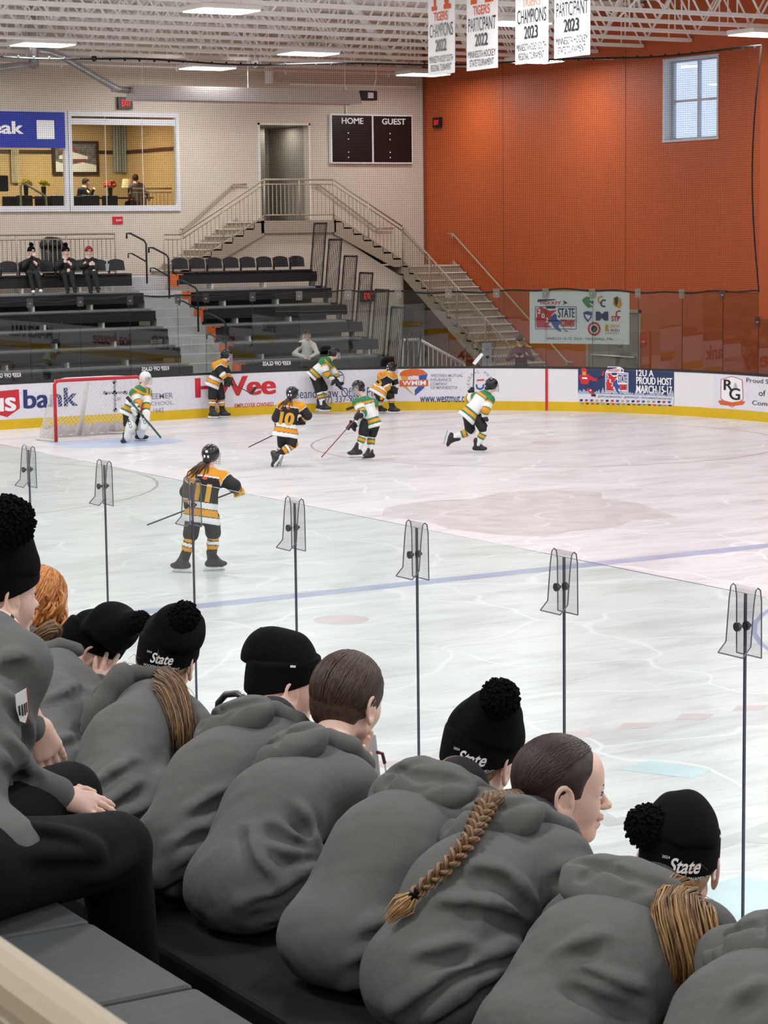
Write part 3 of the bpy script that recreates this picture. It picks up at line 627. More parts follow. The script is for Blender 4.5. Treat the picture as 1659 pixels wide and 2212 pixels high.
# ================================================================ WALL EQUIPMENT
r_ = thing('radiant_heater', 'long polished radiant tube heater hanging above the bleachers', 'heater', (26.3, 49.9, 7.2))
b = MB(); xa, xb = 23.35, 29.55; zz = 7.62
prof = [(-.30, -.36), (-.16, -.02), (.16, -.02), (.30, -.36)]
v = [(x, 50+a, zz+c) for x in (xa, xb) for a, c in prof]+[(x, 50+a*.96, zz+c-.015) for x in (xa, xb) for a, c in prof]
b.add(v, [(i, i+1, 5+i, 4+i) for i in range(3)]+[(8+i, 12+i, 13+i, 9+i) for i in range(3)]+[(0, 4, 12, 8), (3, 11, 15, 7)]); b.poly([(xb, 50+a, zz+c) for a, c in prof], (.01, 0, 0)); b.poly([(xa, 50+a, zz+c) for a, c in prof], (-.01, 0, 0))
b.build('reflector', mat('polished_alu', 'e8e2de', .28, metal=.65, bump=.01, bscale=2.5), r_)
MB().tube([(xa-.5, 50, zz-.14), (xb+.1, 50, zz-.14)], .05, 10).build('burner_tube', M_GALV, r_, smooth=True)
MB().box((xb+.32, 50, zz-.14), (.5, .28, .24)).build('burner_box', M_BLACK, r_, bevel=.02); MB().box((xb+.36, 49.855, zz-.14), (.16, .01, .14)).build('rating_label', M_WHT, r_)
b = MB()
for x in (xa+.3, 26.5, xb-.3): b.tube([(x, 50, zz-.02), (x, 50, JB+.1)], .008, 5)
b.tube([(xb+.5, 50, zz-.1), (xb+.62, 50, zz+.3), (xb+.62, 50, JB)], .012, 5); b.build('hanger', M_STEEL, r_)
r_ = thing('exhaust_duct', 'galvanised duct dropping from the roof and running to the heater', 'duct', (21, 50, 7.7))
MB().tube([(20.9, 50, ROOF), (20.9, 50, 7.95)], .13, 12).build('vertical_pipe', M_GALV, r_, smooth=True)
MB().tube([(20.9, 50, 8.35), (21.3, 50, 8.32), (21.6, 50, 8.22), (23.0, 50, 7.5), (23.3, 50, 7.48)], .085, 12).build('flexible_pipe', M_GALV, r_, smooth=True)
MB().tube([(20.9, 50, 7.98), (20.6, 50, 8.0), (19.6, 50, 7.85), (17, 50, 7.55)], .085, 12).build('branch_pipe', M_GALV, r_, smooth=True)
tag(MB().tube([(28.45, 52.5, JB+.2), (28.45, 52.5, 7.9)], .12, 12).build('roof_drain', M_WHITE, smooth=True), 'short white pipe stub coming down behind the heater', 'pipe')
tag(MB().span((29.3, YW-.06, 7.9), (33.2, YW, 7.96)).build('conduit', M_WHITE), 'white conduit along the top of the beige wall above the scoreboard', 'conduit')
r_ = thing('security_camera', 'small white dome camera under the joists by the left lamp', 'camera', (21.3, 47.5, 7.95)); MB().ell((21.3, 47.5, 8.0), (.07, .07, .07)).build('dome', M_BLACK, r_, smooth=True); MB().box((21.3, 47.5, 8.1), (.16, .16, .1)).tube([(21.3, 47.5, 8.1), (21.3, 47.5, 9.3)], .02, 6).build('housing', M_WHITE, r_)
r_ = thing('caged_siren', 'white wire caged siren under the joists right of centre', 'siren', (25.1, 47, 7.95)); MB().ell((25.1, 47, 8.02), (.1, .1, .1)).build('horn', M_WHITE, r_, smooth=True); b = MB()
for i in range(6): a = i*PI/3; b.tube([(25.1, 47, 8.25), (25.1+.15*math.cos(a), 47+.15*math.sin(a), 8.15), (25.1+.15*math.cos(a), 47+.15*math.sin(a), 7.95), (25.1, 47, 7.86)], .008, 4)
b.tube([(25.1, 47, 8.2), (25.1, 47, 9.3)], .02, 6); b.build('wire_cage', M_WHITE, r_)
def exit_sign(lab, fn, n, w_=.32, h=.2, base=(0, 0, 0), red_on_black=True):
    r_ = thing('exit_sign', lab, 'exit sign', base); b = MB(); nn = np.asarray(n, float)
    p = [fn(-.08, -.05), fn(w_+.0, -.05), fn(w_+.0, h+.05), fn(-.08, h+.05)]; b.poly(p, -nn*.08); b.build('housing', M_BLACK if red_on_black else M_RED, r_)
    b = MB(); text(b, 'EXIT', .01, w_*.83, .02, h-.02, lift(fn, nn*.012), bold=.012); b.build('lettering', M_EXIT if red_on_black else M_WHT, r_); return r_
P = atY(262, 231, YW-.1); exit_sign('glowing red EXIT sign above the upstairs window', plane(P, (1, 0, 0)), (0, -1, 0), base=P)
P = atY(250, 480, YW-.02); exit_sign('flat red EXIT placard on the beige wall below the window', plane(P, (1, 0, 0)), (0, -1, 0), .2, .09, P, False)
P = atY(786, 648, 51.52); exit_sign('glowing red EXIT sign behind the glass below the stairs', plane(P, (1, 0, 0)), (0, -1, 0), base=P)
P = atX(938, 272, XW-.1); exit_sign('glowing red EXIT sign high on the orange wall near the corner', plane(P, (0, -1, 0)), (-1, 0, 0), .28, .17, base=P)
P = atX(1386, 741, XW-.02); exit_sign('small EXIT placard on the orange wall beside the grey door', plane(P, (0, -1, 0)), (-1, 0, 0), .16, .07, base=P, red_on_black=False)
P = atY(922, 718, YW-.05); tag(MB().box(P, (.16, .02, .16)).build('wall_plaque', mat('plaque_red', '7c3b3a', .5)), 'small dark red plaque beside the door under the stairs', 'plaque')
P = atY(954, 738, YW-.4); r_ = thing('fire_extinguisher', 'fire extinguisher in a wall cabinet under the stairs', 'extinguisher', P); MB().box(P, (.3, .1, .62)).build('cabinet', M_TAUPE, r_); MB().box(P+np.array([0, -.055, 0]), (.22, .01, .5)).build('cabinet_glass', mat('cab_dark', '4a463f', .3), r_); MB().tube([P+np.array([0, -.07, -.15]), P+np.array([0, -.07, .12])], .05, 8).build('cylinder', M_GOLD, r_, smooth=True)
# scoreboard
Y = YW-.12; r_ = thing('scoreboard', 'black two-panel HOME and GUEST scoreboard on the beige wall', 'scoreboard', (31.75, YW-.1, 5.9))
MB().span((30.48, Y, 5.88), (33.03, YW-.01, 7.18)).build('white_border', M_WHT, r_)
MB().span((30.52, Y-.02, 5.92), (31.74, Y, 7.14)).span((31.80, Y-.02, 5.92), (32.99, Y, 7.14)).build('panel', mat('score_black', '0b0b0d', .35), r_)
f_ = plane((0, Y-.03, 0), (1, 0, 0)); b = MB(); text(b, 'HOME', 30.80, 31.47, 6.92, 7.08, f_, bold=.03); text(b, 'GUEST', 32.05, 32.80, 6.92, 7.08, f_, bold=.03)
for x in (31.0, 32.3):
    for z in (6.68, 6.52, 6.18, 6.04): shape(b, ring(x, z, .02, n=8), f_)
b.build('lettering', M_WHT, r_)
b = MB()
for x0 in (30.75, 31.15, 32.05, 32.45):
    for z0 in (6.45, 6.05):
        for q in range(2): x = x0+q*.16; annulus(b, x, z0+.13, .045, .05, f_, n=8)
b.build('digit_segments', mat('segment_dim', '2a2328', .5), r_)
MB().tube([(31.0, Y+.06, 7.18), (31.0, Y+.06, 7.9)], .02, 6).build('conduit', M_STEEL, r_)
# blue advertising banner across the upper window
r_ = thing('blue_banner', 'blue banner with white lettering and a square white patch across the upper window', 'banner', (20, YW-.1, 6.2))
P0 = atY(141, 320, YW-.1); P1 = atY(0, 240, YW-.1); MB().span((16.5, YW-.12, P0[2]), (P0[0], YW-.1, P1[2]+.0)).build('cloth', mat('banner_blue', '27379c', .6), r_)
f_ = plane((0, YW-.13, 0), (1, 0, 0)); b = MB(); A = atY(0, 289, YW-.13); B = atY(53, 262, YW-.13); text(b, 'break', A[0]-.75, B[0]-.03, A[2], B[2], f_, bold=.05)
b.build('lettering', M_WHT, r_)
A = atY(80, 300, YW-.13); B = atY(117, 260, YW-.13); b = MB(); shape(b, [(A[0], A[2]), (B[0], A[2]), (B[0], B[2]), (A[0], B[2])], f_); b.build('white_patch', M_WHT, r_)
# ================================================================ LOUNGE FURNISHINGS
def V3_(p): return np.array([p[0], p[1], LZ])
P = atY(163, 341, LY-.05); r_ = thing('framed_picture', 'dark framed snowy barn picture on the lounge back wall', 'picture', P)
MB().box(P, (1.38, .05, .92)).build('frame', M_DWOOD, r_); x, y, z = P; y -= .03; f_ = plane((x, y, z), (1, 0, 0))
b = MB(); shape(b, [(-.6, -.38), (.6, -.38), (.6, .38), (-.6, .38)], f_); b.build('canvas', mat('pic_grey', '6f6e70', .6, noise=.5, nscale=9), r_)
b = MB(); shape(b, [(-.6, -.38), (.6, -.38), (.6, -.2), (.2, -.12), (-.2, -.2), (-.6, -.1)], lift(f_, (0, -.004, 0))); shape(b, [(-.5, .05), (-.1, .16), (.35, .04), (.35, -.03), (-.5, -.03)], lift(f_, (0, -.005, 0))); b.build('snow', M_WHT, r_)
b = MB(); shape(b, [(-.55, .16), (-.1, .3), (.1, .2), (-.3, .13)], lift(f_, (0, -.006, 0))); shape(b, [(-.4, -.1), (.3, -.1), (.3, -.05), (-.4, -.05)], lift(f_, (0, -.006, 0))); b.build('barn', mat('pic_red', 'a3423a', .6), r_)
def curtain(lab, px0, px1, py0, py1, y, m):
    A = atY(px0, py1, y); B = atY(px1, py0, y); n = 40; v = []
    for i in range(n+1): x = A[0]+(B[0]-A[0])*i/n; yy = y+.04*math.sin(i*1.9); v += [(x, yy, A[2]), (x, yy, B[2])]
    tag(MB().add(v, [(2*i, 2*i+2, 2*i+3, 2*i+1) for i in range(n)]).build('curtain', m, smooth=True), lab, 'curtain')
M_SHEER = mat('sheer_grey', 'a9adac', .8)
curtain('pale grey sheer curtain hanging at the lounge back wall right of the picture', 245, 312, 258, 372, LY-.08, M_SHEER)
curtain('narrow white curtain at the lounge back wall left of the picture', 26, 40, 322, 395, LY-.08, mat('sheer_white', 'd8cfb8', .8))
r_ = struct(bpy.data.objects.new('door_4', None)); COL.objects.link(r_); r_.location = (26.5, LY-.05, LZ); A = atY(325, 405, LY-.05); B = atY(357, 318, LY-.05)
MB().span((A[0], LY-.08, LZ), (B[0], LY-.04, B[2])).build('leaf', mat('door_brown', '6e5a4a', .5), r_); MB().span((A[0]-.02, LY-.1, LZ+1.2), (A[0]+.03, LY-.08, B[2]-.15)).build('bright_gap', M_WHT, r_)
def lchair(px, y, lab, seatc='8c5236', h=.86):
    P = atY(px, 440, y); x = P[0]; r_ = thing('lounge_chair', lab, 'chair', (x, y, LZ), 'dark lounge chairs')
    MB().box((x, y+.22, LZ+h-.22), (.46, .06, .40)).build('backrest', M_BLACK, r_, bevel=.04); MB().box((x, y, LZ+.45), (.5, .48, .07)).build('seat', mat('seat_'+seatc, seatc, .6), r_, bevel=.02)
    for a in (-.22, .22):
        for c in (-.2, .2): MB().tube([(x+a, y+c, LZ), (x+a, y+c, LZ+.45)], .015, 5).build('leg', M_BLACK, r_)
for px, y, h in ((8, 54.0, 1.35), (60, 54.6, .86), (100, 55.4, .86), (135, 54.4, .86), (205, 54.6, .86), (245, 55.2, .86), (180, 55.6, .86), (30, 55.8, .86)): lchair(px, y, 'dark chair standing in the upstairs lounge', h=h)
def table(px0, px1, y, lab):
    A = atY(px0, 420, y)[0]; B = atY(px1, 420, y)[0]; r_ = thing('lounge_table', lab, 'table', ((A+B)/2, y, LZ)); MB().span((A, y-.35, LZ+.76), (B, y+.35, LZ+.80)).build('top', M_DWOOD, r_)
    for x in (A+.1, B-.1): MB().tube([(x, y, LZ), (x, y, LZ+.76)], .04, 6).build('leg', M_BLACK, r_)
table(50, 130, 55.0, 'long dark table at the left of the lounge'); table(180, 320, 55.9, 'long dark table between the two seated people in the lounge')
def vase(px, py, y, c, lab):
    P = atY(px, py, y); r_ = thing('flower_vase', lab, 'vase', (P[0], P[1], LZ+.8)); x, y, z = P; MB().tube([(x, y, LZ+.8), (x, y, z)], [.05, .07], 8).build('vase', M_BLACK, r_); b = MB()
    for i in range(26): a, e = random.uniform(0, 2*PI), random.uniform(-.2, 1.2); q = .14*np.array([math.cos(a)*math.cos(e), math.sin(a)*math.cos(e), math.sin(e)]); b.ell((x+q[0], y+q[1], z+.05+q[2]*.8), (.05, .05, .04), 7, 5)
    b.build('flowers', mat('petal_'+c, c, .6), r_, smooth=True)
vase(56, 401, 55.0, 'e8cf3a', 'yellow flowers in a dark vase at the far left of the lounge'); vase(94, 403, 55.0, 'ead23c', 'yellow flowers in a dark vase on the left lounge table, second from the left'); vase(238, 405, 55.6, 'd8492b', 'red flowers in a dark vase on the table between the two people')
railing('lounge_railing', 'short beige railing inside the lounge at the right end of the window', [((25.3, 54.2, LZ), (26.4, 54.2, LZ))], top=1.0, mid=.9, low=.05, bal=.1, posts=False)
r_ = thing('lounge_handrail', 'curved metal handrail inside the left part of the lounge', 'handrail', (21.6, 54, LZ)); A = [V3_(atY(45, 450, 54)), atY(45, 450, 54), atY(45, 402, 54), atY(49, 396, 54), atY(56, 398, 54), atY(99, 424, 54), atY(101, 450, 54), V3_(atY(101, 450, 54))]; MB().tube(A, .03, 8).build('rail', M_RAIL, r_, smooth=True)
r_ = thing('table_lamp', 'small cream lamp standing on the table behind the person in grey', 'lamp', atY(278, 415, 56.2)); P = atY(278, 396, 56.2); MB().tube([P+np.array([0, 0, -.12]), P+np.array([0, 0, .12])], [.2, .16], 12).build('shade', mat('shade_cream', 'dcc9a0', .7), r_); MB().tube([P+np.array([0, 0, -.35]), P+np.array([0, 0, -.1])], .03, 6).build('base', M_BLACK, r_)
# trash can behind the left top row
P = atY(112, 560, 51.0); r_ = thing('trash_can', 'round black trash can behind the seats between two spectators', 'trash can', (P[0], 51, 3.06)); x = P[0]
MB().tube([(x, 51, 3.06), (x, 51, 3.8)], [.22, .27], 16).build('barrel', M_BLACK, r_, smooth=True); MB().tube([(x, 51, 3.8), (x, 51, 3.86), (x, 51, 4.0), (x, 51, 4.05)], [.3, .3, .24, .1], 16).build('lid', M_BLACK, r_, smooth=True)
P = atY(232, 582, TY+.15); r_ = thing('drink_cup', 'clear iced drink cup with a straw on the empty top-row seat', 'cup', P); MB().tube([P+np.array([0, 0, -.03]), P+np.array([0, 0, .13])], [.035, .05], 10).build('cup', mat('cup_ice', 'b5cbd6', .3), r_); MB().tube([P+np.array([0, 0, .1]), P+np.array([-.02, 0, .26])], .006, 5).build('straw', M_WHT, r_)
P = atY(1052, 768, 46.6); r_ = thing('notice_board', 'white upright notice panel behind the glass near the stairs', 'notice', (P[0], P[1], .3)); MB().tube([(P[0], P[1], -.03), (P[0], P[1], P[2])], .02, 6).build('post', M_RAIL, r_); MB().box(P, (.26, .03, .62)).build('panel', mat('notice_blue', 'c9d2e2', .5), r_); f_ = plane(P+np.array([0, -.02, 0]), (1, 0, 0)); b = MB(); text(b, 'STAR', -.06, .06, .12, .16, f_); shape(b, [(-.05, -.06), (.05, -.06), (.05, 0), (-.05, 0)], f_); b.build('print', M_TXT, r_)
# a hockey coach bench clutter: nothing more behind the glass
# ================================================================ HANGING CHAMPION BANNERS
def hbanner(px0, px1, pyb, lines, lab, faint=False):
    X = 20.9; A = atX(px0, pyb, X); B = atX(px1, pyb-.09*(px1-px0), X); w_ = A[1]-B[1]; zb = (A[2]+B[2])/2; r_ = thing('hanging_banner', lab, 'banner', (X, (A[1]+B[1])/2, zb))
    H = JB-zb+.02; o = np.array([X, A[1], zb]); wav = lambda a, c: o+np.array([.015*math.sin(a*7+c), -a, c])
    b = MB(); n = 10; v = []
    for i in range(n+1):
        for j in (0, 1):
            for t in (0, .006): q = wav(w_*i/n, H*j); q[0] += t; v.append(q)
    f = []
    for i in range(n): a = 4*i; f += [(a, a+4, a+6, a+2), (a+1, a+3, a+7, a+5), (a+2, a+6, a+7, a+3), (a, a+1, a+5, a+4)]
    b.add(v, f); b.build('cloth', mat('banner_cloth', 'eeecec', .7), r_)
    F = lambda a, c: wav(a*w_, c)+np.array([-.01, 0, 0]); k = MB(); og = MB()
    for s, x0, x1, z0, z1, m_, bo in lines: text(k if m_ == 0 else og, s, x0, x1, z0, z1, F, bold=bo)
    # slab-serif M with a dark climbing figure
    zz = lambda t: 1.06+t*.62
    for q in ([(.14, 0), (.36, 0), (.36, .12), (.31, .12), (.36, .6), (.26, 1), (.18, 1), (.24, .12), (.14, .12)], [(.64, 0), (.88, 0), (.88, .12), (.8, .12), (.74, 1), (.64, 1), (.62, .6), (.68, .12), (.64, .12)], [(.26, 1), (.42, 1), (.52, .45), (.46, .25), (.30, .8)], [(.74, 1), (.6, 1), (.47, .35), (.54, .25), (.70, .8)]):
        shape(og, [(a, zz(c)) for a, c in q], F)
    fg = MB(); shape(fg, [(a, zz(c)) for a, c in [(.50, .35), (.56, .55), (.52, .8), (.58, 1.05), (.66, 1.02), (.64, .8), (.7, .5), (.66, .25), (.62, .5), (.58, .6)]], lambda a, c: F(a, c)+np.array([-.006, 0, 0]))
    k.build('black_lettering', M_BLK, r_); og.build('orange_lettering', mat('banner_orange_f', 'eaa890', .6) if faint else mat('banner_orange', 'd9532a', .6), r_); fg.build('figure', M_BLK, r_)
C_ = lambda yr, two, a, b_: [('TIGERS', .22, .78, .88, 1.03, 1, .01), (a, .06, .95, .62, .84, 0, .0), (yr, .27, .73, .38, .58, 0, .03), (b_[0], .05, .95, .20, .31, 0, 0), (b_[1], .1, .9, .06, .17, 0, 0)]
hbanner(925, 983, 163, C_('2022', 0, 'CHAMPIONS', ('MINNESOTA HOCKEY SOUTH', 'REGIONAL TOURNAMENT')), 'white 2022 CHAMPIONS banner, leftmost of the four hanging')
hbanner(1008, 1075, 153, C_('2022', 0, 'PARTICIPANT', ('MINNESOTA HOCKEY', 'STATE TOURNAMENT')), 'white 2022 PARTICIPANT banner hanging from the joists')
hbanner(1113, 1184, 139, C_('2023', 0, 'CHAMPIONS', ('MINNESOTA HOCKEY SOUTH', 'REGIONAL TOURNAMENT')), 'white 2023 CHAMPIONS banner with faded orange letters', True)
hbanner(1197, 1274, 126, C_('2023', 0, 'PARTICIPANT', ('MINNESOTA HOCKEY', 'STATE TOURNAMENT')), 'white 2023 PARTICIPANT banner, rightmost of the four hanging', True)
# ================================================================ OUR SIDE: NEAR GLASS, BENCHES, RAIL
G_NEAR = glass('near_glass', 'f6fbf9', .012); M_EDGE2 = mat('near_edge', '4b4660', .25)
S0, PW = 6.82622, 1.22; k0, k1 = -2, 24
for k in range(k0, k1):
    y0, y1 = S0+PW*k, S0+PW*(k+1); b = MB(); x = XG
    b.add([(x-.006, y0+.003, 1.0), (x-.006, y1-.003, 1.0), (x-.006, y1-.003, ZG), (x-.006, y0+.003, ZG), (x+.006, y0+.003, 1.0), (x+.006, y1-.003, 1.0), (x+.006, y1-.003, ZG), (x+.006, y0+.003, ZG)], [(0, 3, 2, 1), (4, 5, 6, 7)], 0)
    b.add([(x-.006, y0+.003, 1.0), (x-.006, y1-.003, 1.0), (x-.006, y1-.003, ZG), (x-.006, y0+.003, ZG), (x+.006, y0+.003, 1.0), (x+.006, y1-.003, 1.0), (x+.006, y1-.003, ZG), (x+.006, y0+.003, ZG)], [(3, 7, 6, 2), (0, 4, 7, 3), (1, 2, 6, 5)], 1)
    tag(b.build('near_rink_glass', [G_NEAR, M_EDGE2]), 'clear greenish rink pane on the boards in front of the seated spectators', 'glass panel', 'clear panes along the near boards')
M_CLIPN = glass('near_clip', 'ebebed', .06, .12); M_CEDGE = mat('clip_edge', '6d6a74', .2)
c0 = None
for k in range(-1, 20):
    y = S0+PW*k
    if c0 is None:
        c0 = thing('near_glass_clip', 'clear bent plastic clip with two bolts over a near glass seam', 'glass clip', (XG, y, ZG-.26), 'clear clips on top of the near glass'); cy = y
        h = .075; out = [(.02, -.25), (.018, -.02), (.012, .02), (0, .03), (-.012, .02), (-.02, -.03), (-.028, -.12), (-.035, -.2), (-.075, -.24)]
        b = MB(); v = []; 
        for a, c in out: v += [(XG+a, y-h, ZG+c), (XG+a, y+h, ZG+c)]
        b.add(v, [(2*i, 2*i+2, 2*i+3, 2*i+1) for i in range(len(out)-1)])
        b.build('bracket', M_CLIPN, c0)
        for sgn in (-1, 1): b = MB(); b.tube([(XG+a, y+sgn*h, ZG+c) for a, c in out], .0035, 4); b.build('bracket_edge', M_CEDGE, c0)
        b = MB(); b.tube([(XG+.02, y-h, ZG-.25), (XG+.02, y+h, ZG-.25)], .003, 4); b.tube([(XG-.075, y-h, ZG-.24), (XG-.075, y+h, ZG-.24)], .003, 4); b.build('bracket_edge', M_CEDGE, c0)
        for xx in (-.035, .012): b = MB(); b.tube([(XG+xx-.012, y+.0, ZG-.13), (XG+xx, y+.0, ZG-.13), (XG+xx+.004, y, ZG-.13), (XG+xx+.014, y, ZG-.13)], [.019, .019, .008, .008], 10); b.build('bolt', mat('bolt_dark', '55555a', .3, metal=.7), c0)
    else: dup(c0, (0, y-cy, 0))
# bench row behind the spectators (grey plastic modules), the spectators' own bench, decks
M_SLATE = mat('slate_bench', '35383a', .6, spec=.3, noise=.14, nscale=7, bump=.0015, bscale=40)
BX, BZ = 1.86, 2.735
for i, y0 in enumerate(np.arange(2.33, 7.4, .487)):
    b = MB(); b.span((BX-.36, y0+.003, BZ-.08), (BX, y0+.484, BZ)); tag(b.build('bench_module', M_SLATE, bevel=.012), 'slate grey plastic bench module in the row behind the spectators', 'bench seat', 'slate grey bench modules')
tag(MB().span((BX-.33, 1.5, 2.3), (BX-.05, 8, BZ-.082)).build('bench_support', M_BLACKM), 'black support beam under the slate grey bench', 'bench support')
GZ = 2.455
struct(MB().span((BX-.3, 0, 2.2), (2.72, 12, 2.28)).build('floor_7', mat('deck_black', '0e0e10', .75, spec=.2, noise=.1, nscale=6)))
tag(MB().span((2.28, 1.5, GZ-.175), (2.68, 11, GZ)).build('front_bench', mat('bench_dark', '101113', .75, spec=.25, noise=.1, nscale=6), bevel=.015), 'long black bench the row of spectators sits on', 'bench')
struct(MB().span((2.72, 0, 1.9), (3.7, 12, 1.98)).build('floor_8', MATS['deck_black'])); struct(MB().span((2.66, 0, 1.9), (2.72, 12, 2.2)).build('trim_7', MATS['deck_black']))
struct(MB().span((-9, 0, 3.0), (BX-.4, 12, 3.02)).build('floor_9', MATS['deck_black'])) if False else None
# beige hand rail close to the camera
r_ = thing('near_handrail', 'blurred beige grooved handrail crossing the lower left corner', 'handrail', (.62, 1.6, 3.0))
b = MB(); A = atX(0, 2110, .62)
pr = [(-.02, -.03), (-.024, -.012), (-.018, -.006), (-.024, 0), (-.022, .014), (-.012, .022), (0, .025), (.012, .022), (.022, .014), (.024, 0), (.018, -.006), (.024, -.012), (.02, -.03)]
v = []
for yy in (.2, 4.2): v += [(A[0]+a, yy, A[2]+c) for a, c in pr]
n = len(pr); b.add(v, [(i, i+1, n+i+1, n+i) for i in range(n-1)]+[(0, n, 2*n-1, n-1)]); b.build('rail', mat('rail_gold', 'a4977e', .5), r_, smooth=False)
for yy in (.5, 3.6): MB().tube([(A[0], yy, A[2]-.03), (A[0], yy, A[2]-1.1)], .02, 8).build('post', MATS['rail_gold'], r_)
# ================================================================ PRINTS ON THE FAR BOARDS
def bz(px, py): return s_at(px), z_at(px, py)
def btext(mb, s, px0, px1, py0, py1, bold=0, shear=0, off=-.014, sub=0):
    s0, s1 = s_at(px0), s_at(px1); pm = (px0+px1)/2; z1, z0 = z_at(pm, py0), z_at(pm, py1); text(mb, s, s0, s1, z0, z1, onboard(off), bold=bold, shear=shear, sub=.3)
def bshape(mb, pts, off=-.013): shape(mb, [bz(*p_) for p_ in pts], onboard(off), sub=.25)
SUB = .25
def bpanel(px0, px1, m, name, z0=.215, z1=.95, off=-.006): b = MB(); slab(b, s_at(px0), s_at(px1), z0, z1, off, 0, step=.3); return b.build(name, m, DB)
M_PANEL = mat('print_panel', 'e6e3ec', .35)
bpanel(2, 1070, M_PANEL, 'speckled_advert_panel'); bpanel(1542, 1720, M_PANEL, 'speckled_advert_panel')
b = MB()
for _ in range(1500):
    s = random.uniform(s_at(2), s_at(1070)) if random.random() < .9 else random.uniform(s_at(1545), s_at(1715)); z = random.uniform(.24, .92); r0 = random.uniform(.004, .014); a0 = random.uniform(0, 3); c, d = math.cos(a0), math.sin(a0)
    shape(b, [(s+r0*c, z+r0*d), (s-r0*.4*d, z+r0*.4*c), (s-r0*c, z-r0*d), (s+r0*.4*d, z-r0*.4*c)], onboard(-.009))
b.build('advert_speckle', M_FLECK, DB)
R, N, O, G, K, W_, GD, BL, GP = MB(), MB(), MB(), MB(), MB(), MB(), MB(), MB(), MB()
ALLC = (('red', M_RED), ('navy', M_NAVY), ('orange', M_PORANGE), ('green', M_GRN), ('black', M_BLK), ('white', M_WHT), ('gold', M_GOLD), ('blue', M_BLUE), ('grey', M_GREYP))
def flush(what, parent=None):
    global R, N, O, G, K, W_, GD, BL, GP
    for mb, (n_, m) in zip((R, N, O, G, K, W_, GD, BL, GP), ALLC):
        if mb.n: mb.build(what+'_'+n_+'_lettering', m, parent or DB)
    R, N, O, G, K, W_, GD, BL, GP = [MB() for _ in range(9)]
# red shield and bank lettering
bshape(R, [(-10, 846), (41, 841), (42, 882), (14, 901), (-10, 894)]); btext(W_, 'us', -22, 34, 859, 889, .06, off=-.017)
btext(N, 'bank', 50, 168, 839, 880, .035)
flush('bank')
# cross
for q in ([(245, 824), (250, 824), (250, 886), (245, 888)], [(226, 847), (272, 845), (272, 850), (226, 852)]): bshape(GP, q)
for x, y in ((247.5, 825), (247.5, 886), (227, 849), (271, 848), (247.5, 848)): bshape(GP, [(x+5*math.cos(a), y+5*math.sin(a)) for a in np.arange(0, 6.28, .8)])
btext(GP, 'H', 253, 259, 858, 866, .03); btext(GP, 'REDEEMER', 297, 373, 850, 862, .01); btext(GP, 'SCHOOL', 318, 373, 867, 875, 0); btext(GP, '537-1642', 306, 352, 882, 892, 0)
flush('school')
# big red grocery lettering
btext(R, 'HyVee', 421, 596, 813, 868, .05, off=-.015); btext(R, 'EMPLOYEE OWNED', 506, 590, 870, 879, .01, off=-.015)
flush('grocer')
# law office
btext(N, 'Seanor Law Office Pllc', 638, 818, 838, 858, -.005); btext(N, '(507) 337-9062', 684, 785, 855, 873, -.005)
annulus(N, s_at(732), z_at(732, 817), .11, .125, onboard(-.014), ky=1.3); bshape(N, [(731, 806), (733, 806), (733, 826), (731, 826)]); bshape(N, [(725, 810), (740, 809), (740, 811), (725, 812)])
flush('law_office')
# four-colour shield
bshape(O, [(864, 806), (872, 800), (894, 796), (913, 799), (923, 806), (905, 812), (894, 811), (882, 813), (864, 812)]); bshape(GD, [(866, 812), (882, 813), (878, 835), (896, 855), (872, 836)]); bshape(BL, [(905, 812), (924, 807), (916, 838), (896, 855), (896, 842), (906, 832)])
bshape(O, [(863, 821), (925, 820), (925, 834), (863, 835)], -.016); btext(W_, 'WMIM', 869, 920, 822, 832, .03, off=-.019)
for s, y in (('WESTERN MUTUAL', 808), ('INSURANCE', 817), ('COMPANY', 826), ('OF MINNESOTA', 834)): btext(GP, s, 930, 930+{'WESTERN MUTUAL': 70, 'INSURANCE': 45, 'COMPANY': 37, 'OF MINNESOTA': 58}[s], y, y+6.5, .01)
btext(N, 'www.westmut.com', 907, 1022, 854, 869, .01)
flush('insurance')
# round mutual emblem
sx, sz = s_at(1037), z_at(1037, 828)
for i, ch in enumerate('GENERAL MUTUAL'):
    a = math.radians(200-i*17); 
    if ch != ' ': cx, cz = sx+.27*math.cos(a), sz+.27*math.sin(a); c, d = math.cos(a-PI/2), math.sin(a-PI/2); text(GP, ch, -.022, .022, -.03, .03, (lambda u_, v_, cx=cx, cz=cz, c=c, d=d: onboard(-.014)(cx+u_*c-v_*d, cz+u_*d+v_*c)))
bshape(R, [(1030, 820), (1046, 819), (1046, 822), (1030, 823)]); annulus(BL, sx, sz-.05, .06, .10, onboard(-.014), a0=PI*.9, a1=2.1*PI)
flush('mutual_emblem')
# tournament host panel
bpanel(1249, 1456, mat('host_navy', '1f3560', .4), 'host_banner', off=-.008); s0, s1 = s_at(1249), s_at(1456)
b = MB(); n = 26
for i in range(n): a = s0+(s1-s0)*i/n; c = s0+(s1-s0)*(i+1)/n; shape(b, [(a, .22), (c, .22), (c, .44+.05*math.sin(i*2.1)), (a+(c-a)*.5, .50+.06*math.sin(i*1.3)), (a, .43)], onboard(-.010))
b.build('host_banner_ice', mat('host_pale', 'a9b4cf', .4), DB); b = MB(); slab(b, s0, s1, .218, .40, -.0115, -.0105, step=.3); b.build('host_banner_ice', mat('host_white', 'dfe1ec', .4), DB)
btext(W_, '12U A', 1375, 1413, 799, 813, .04, off=-.017); btext(W_, 'PROUD HOST', 1375, 1453, 815, 831, .04, off=-.017); btext(W_, 'MARCH 15-17', 1375, 1453, 833, 850, .04, off=-.017)
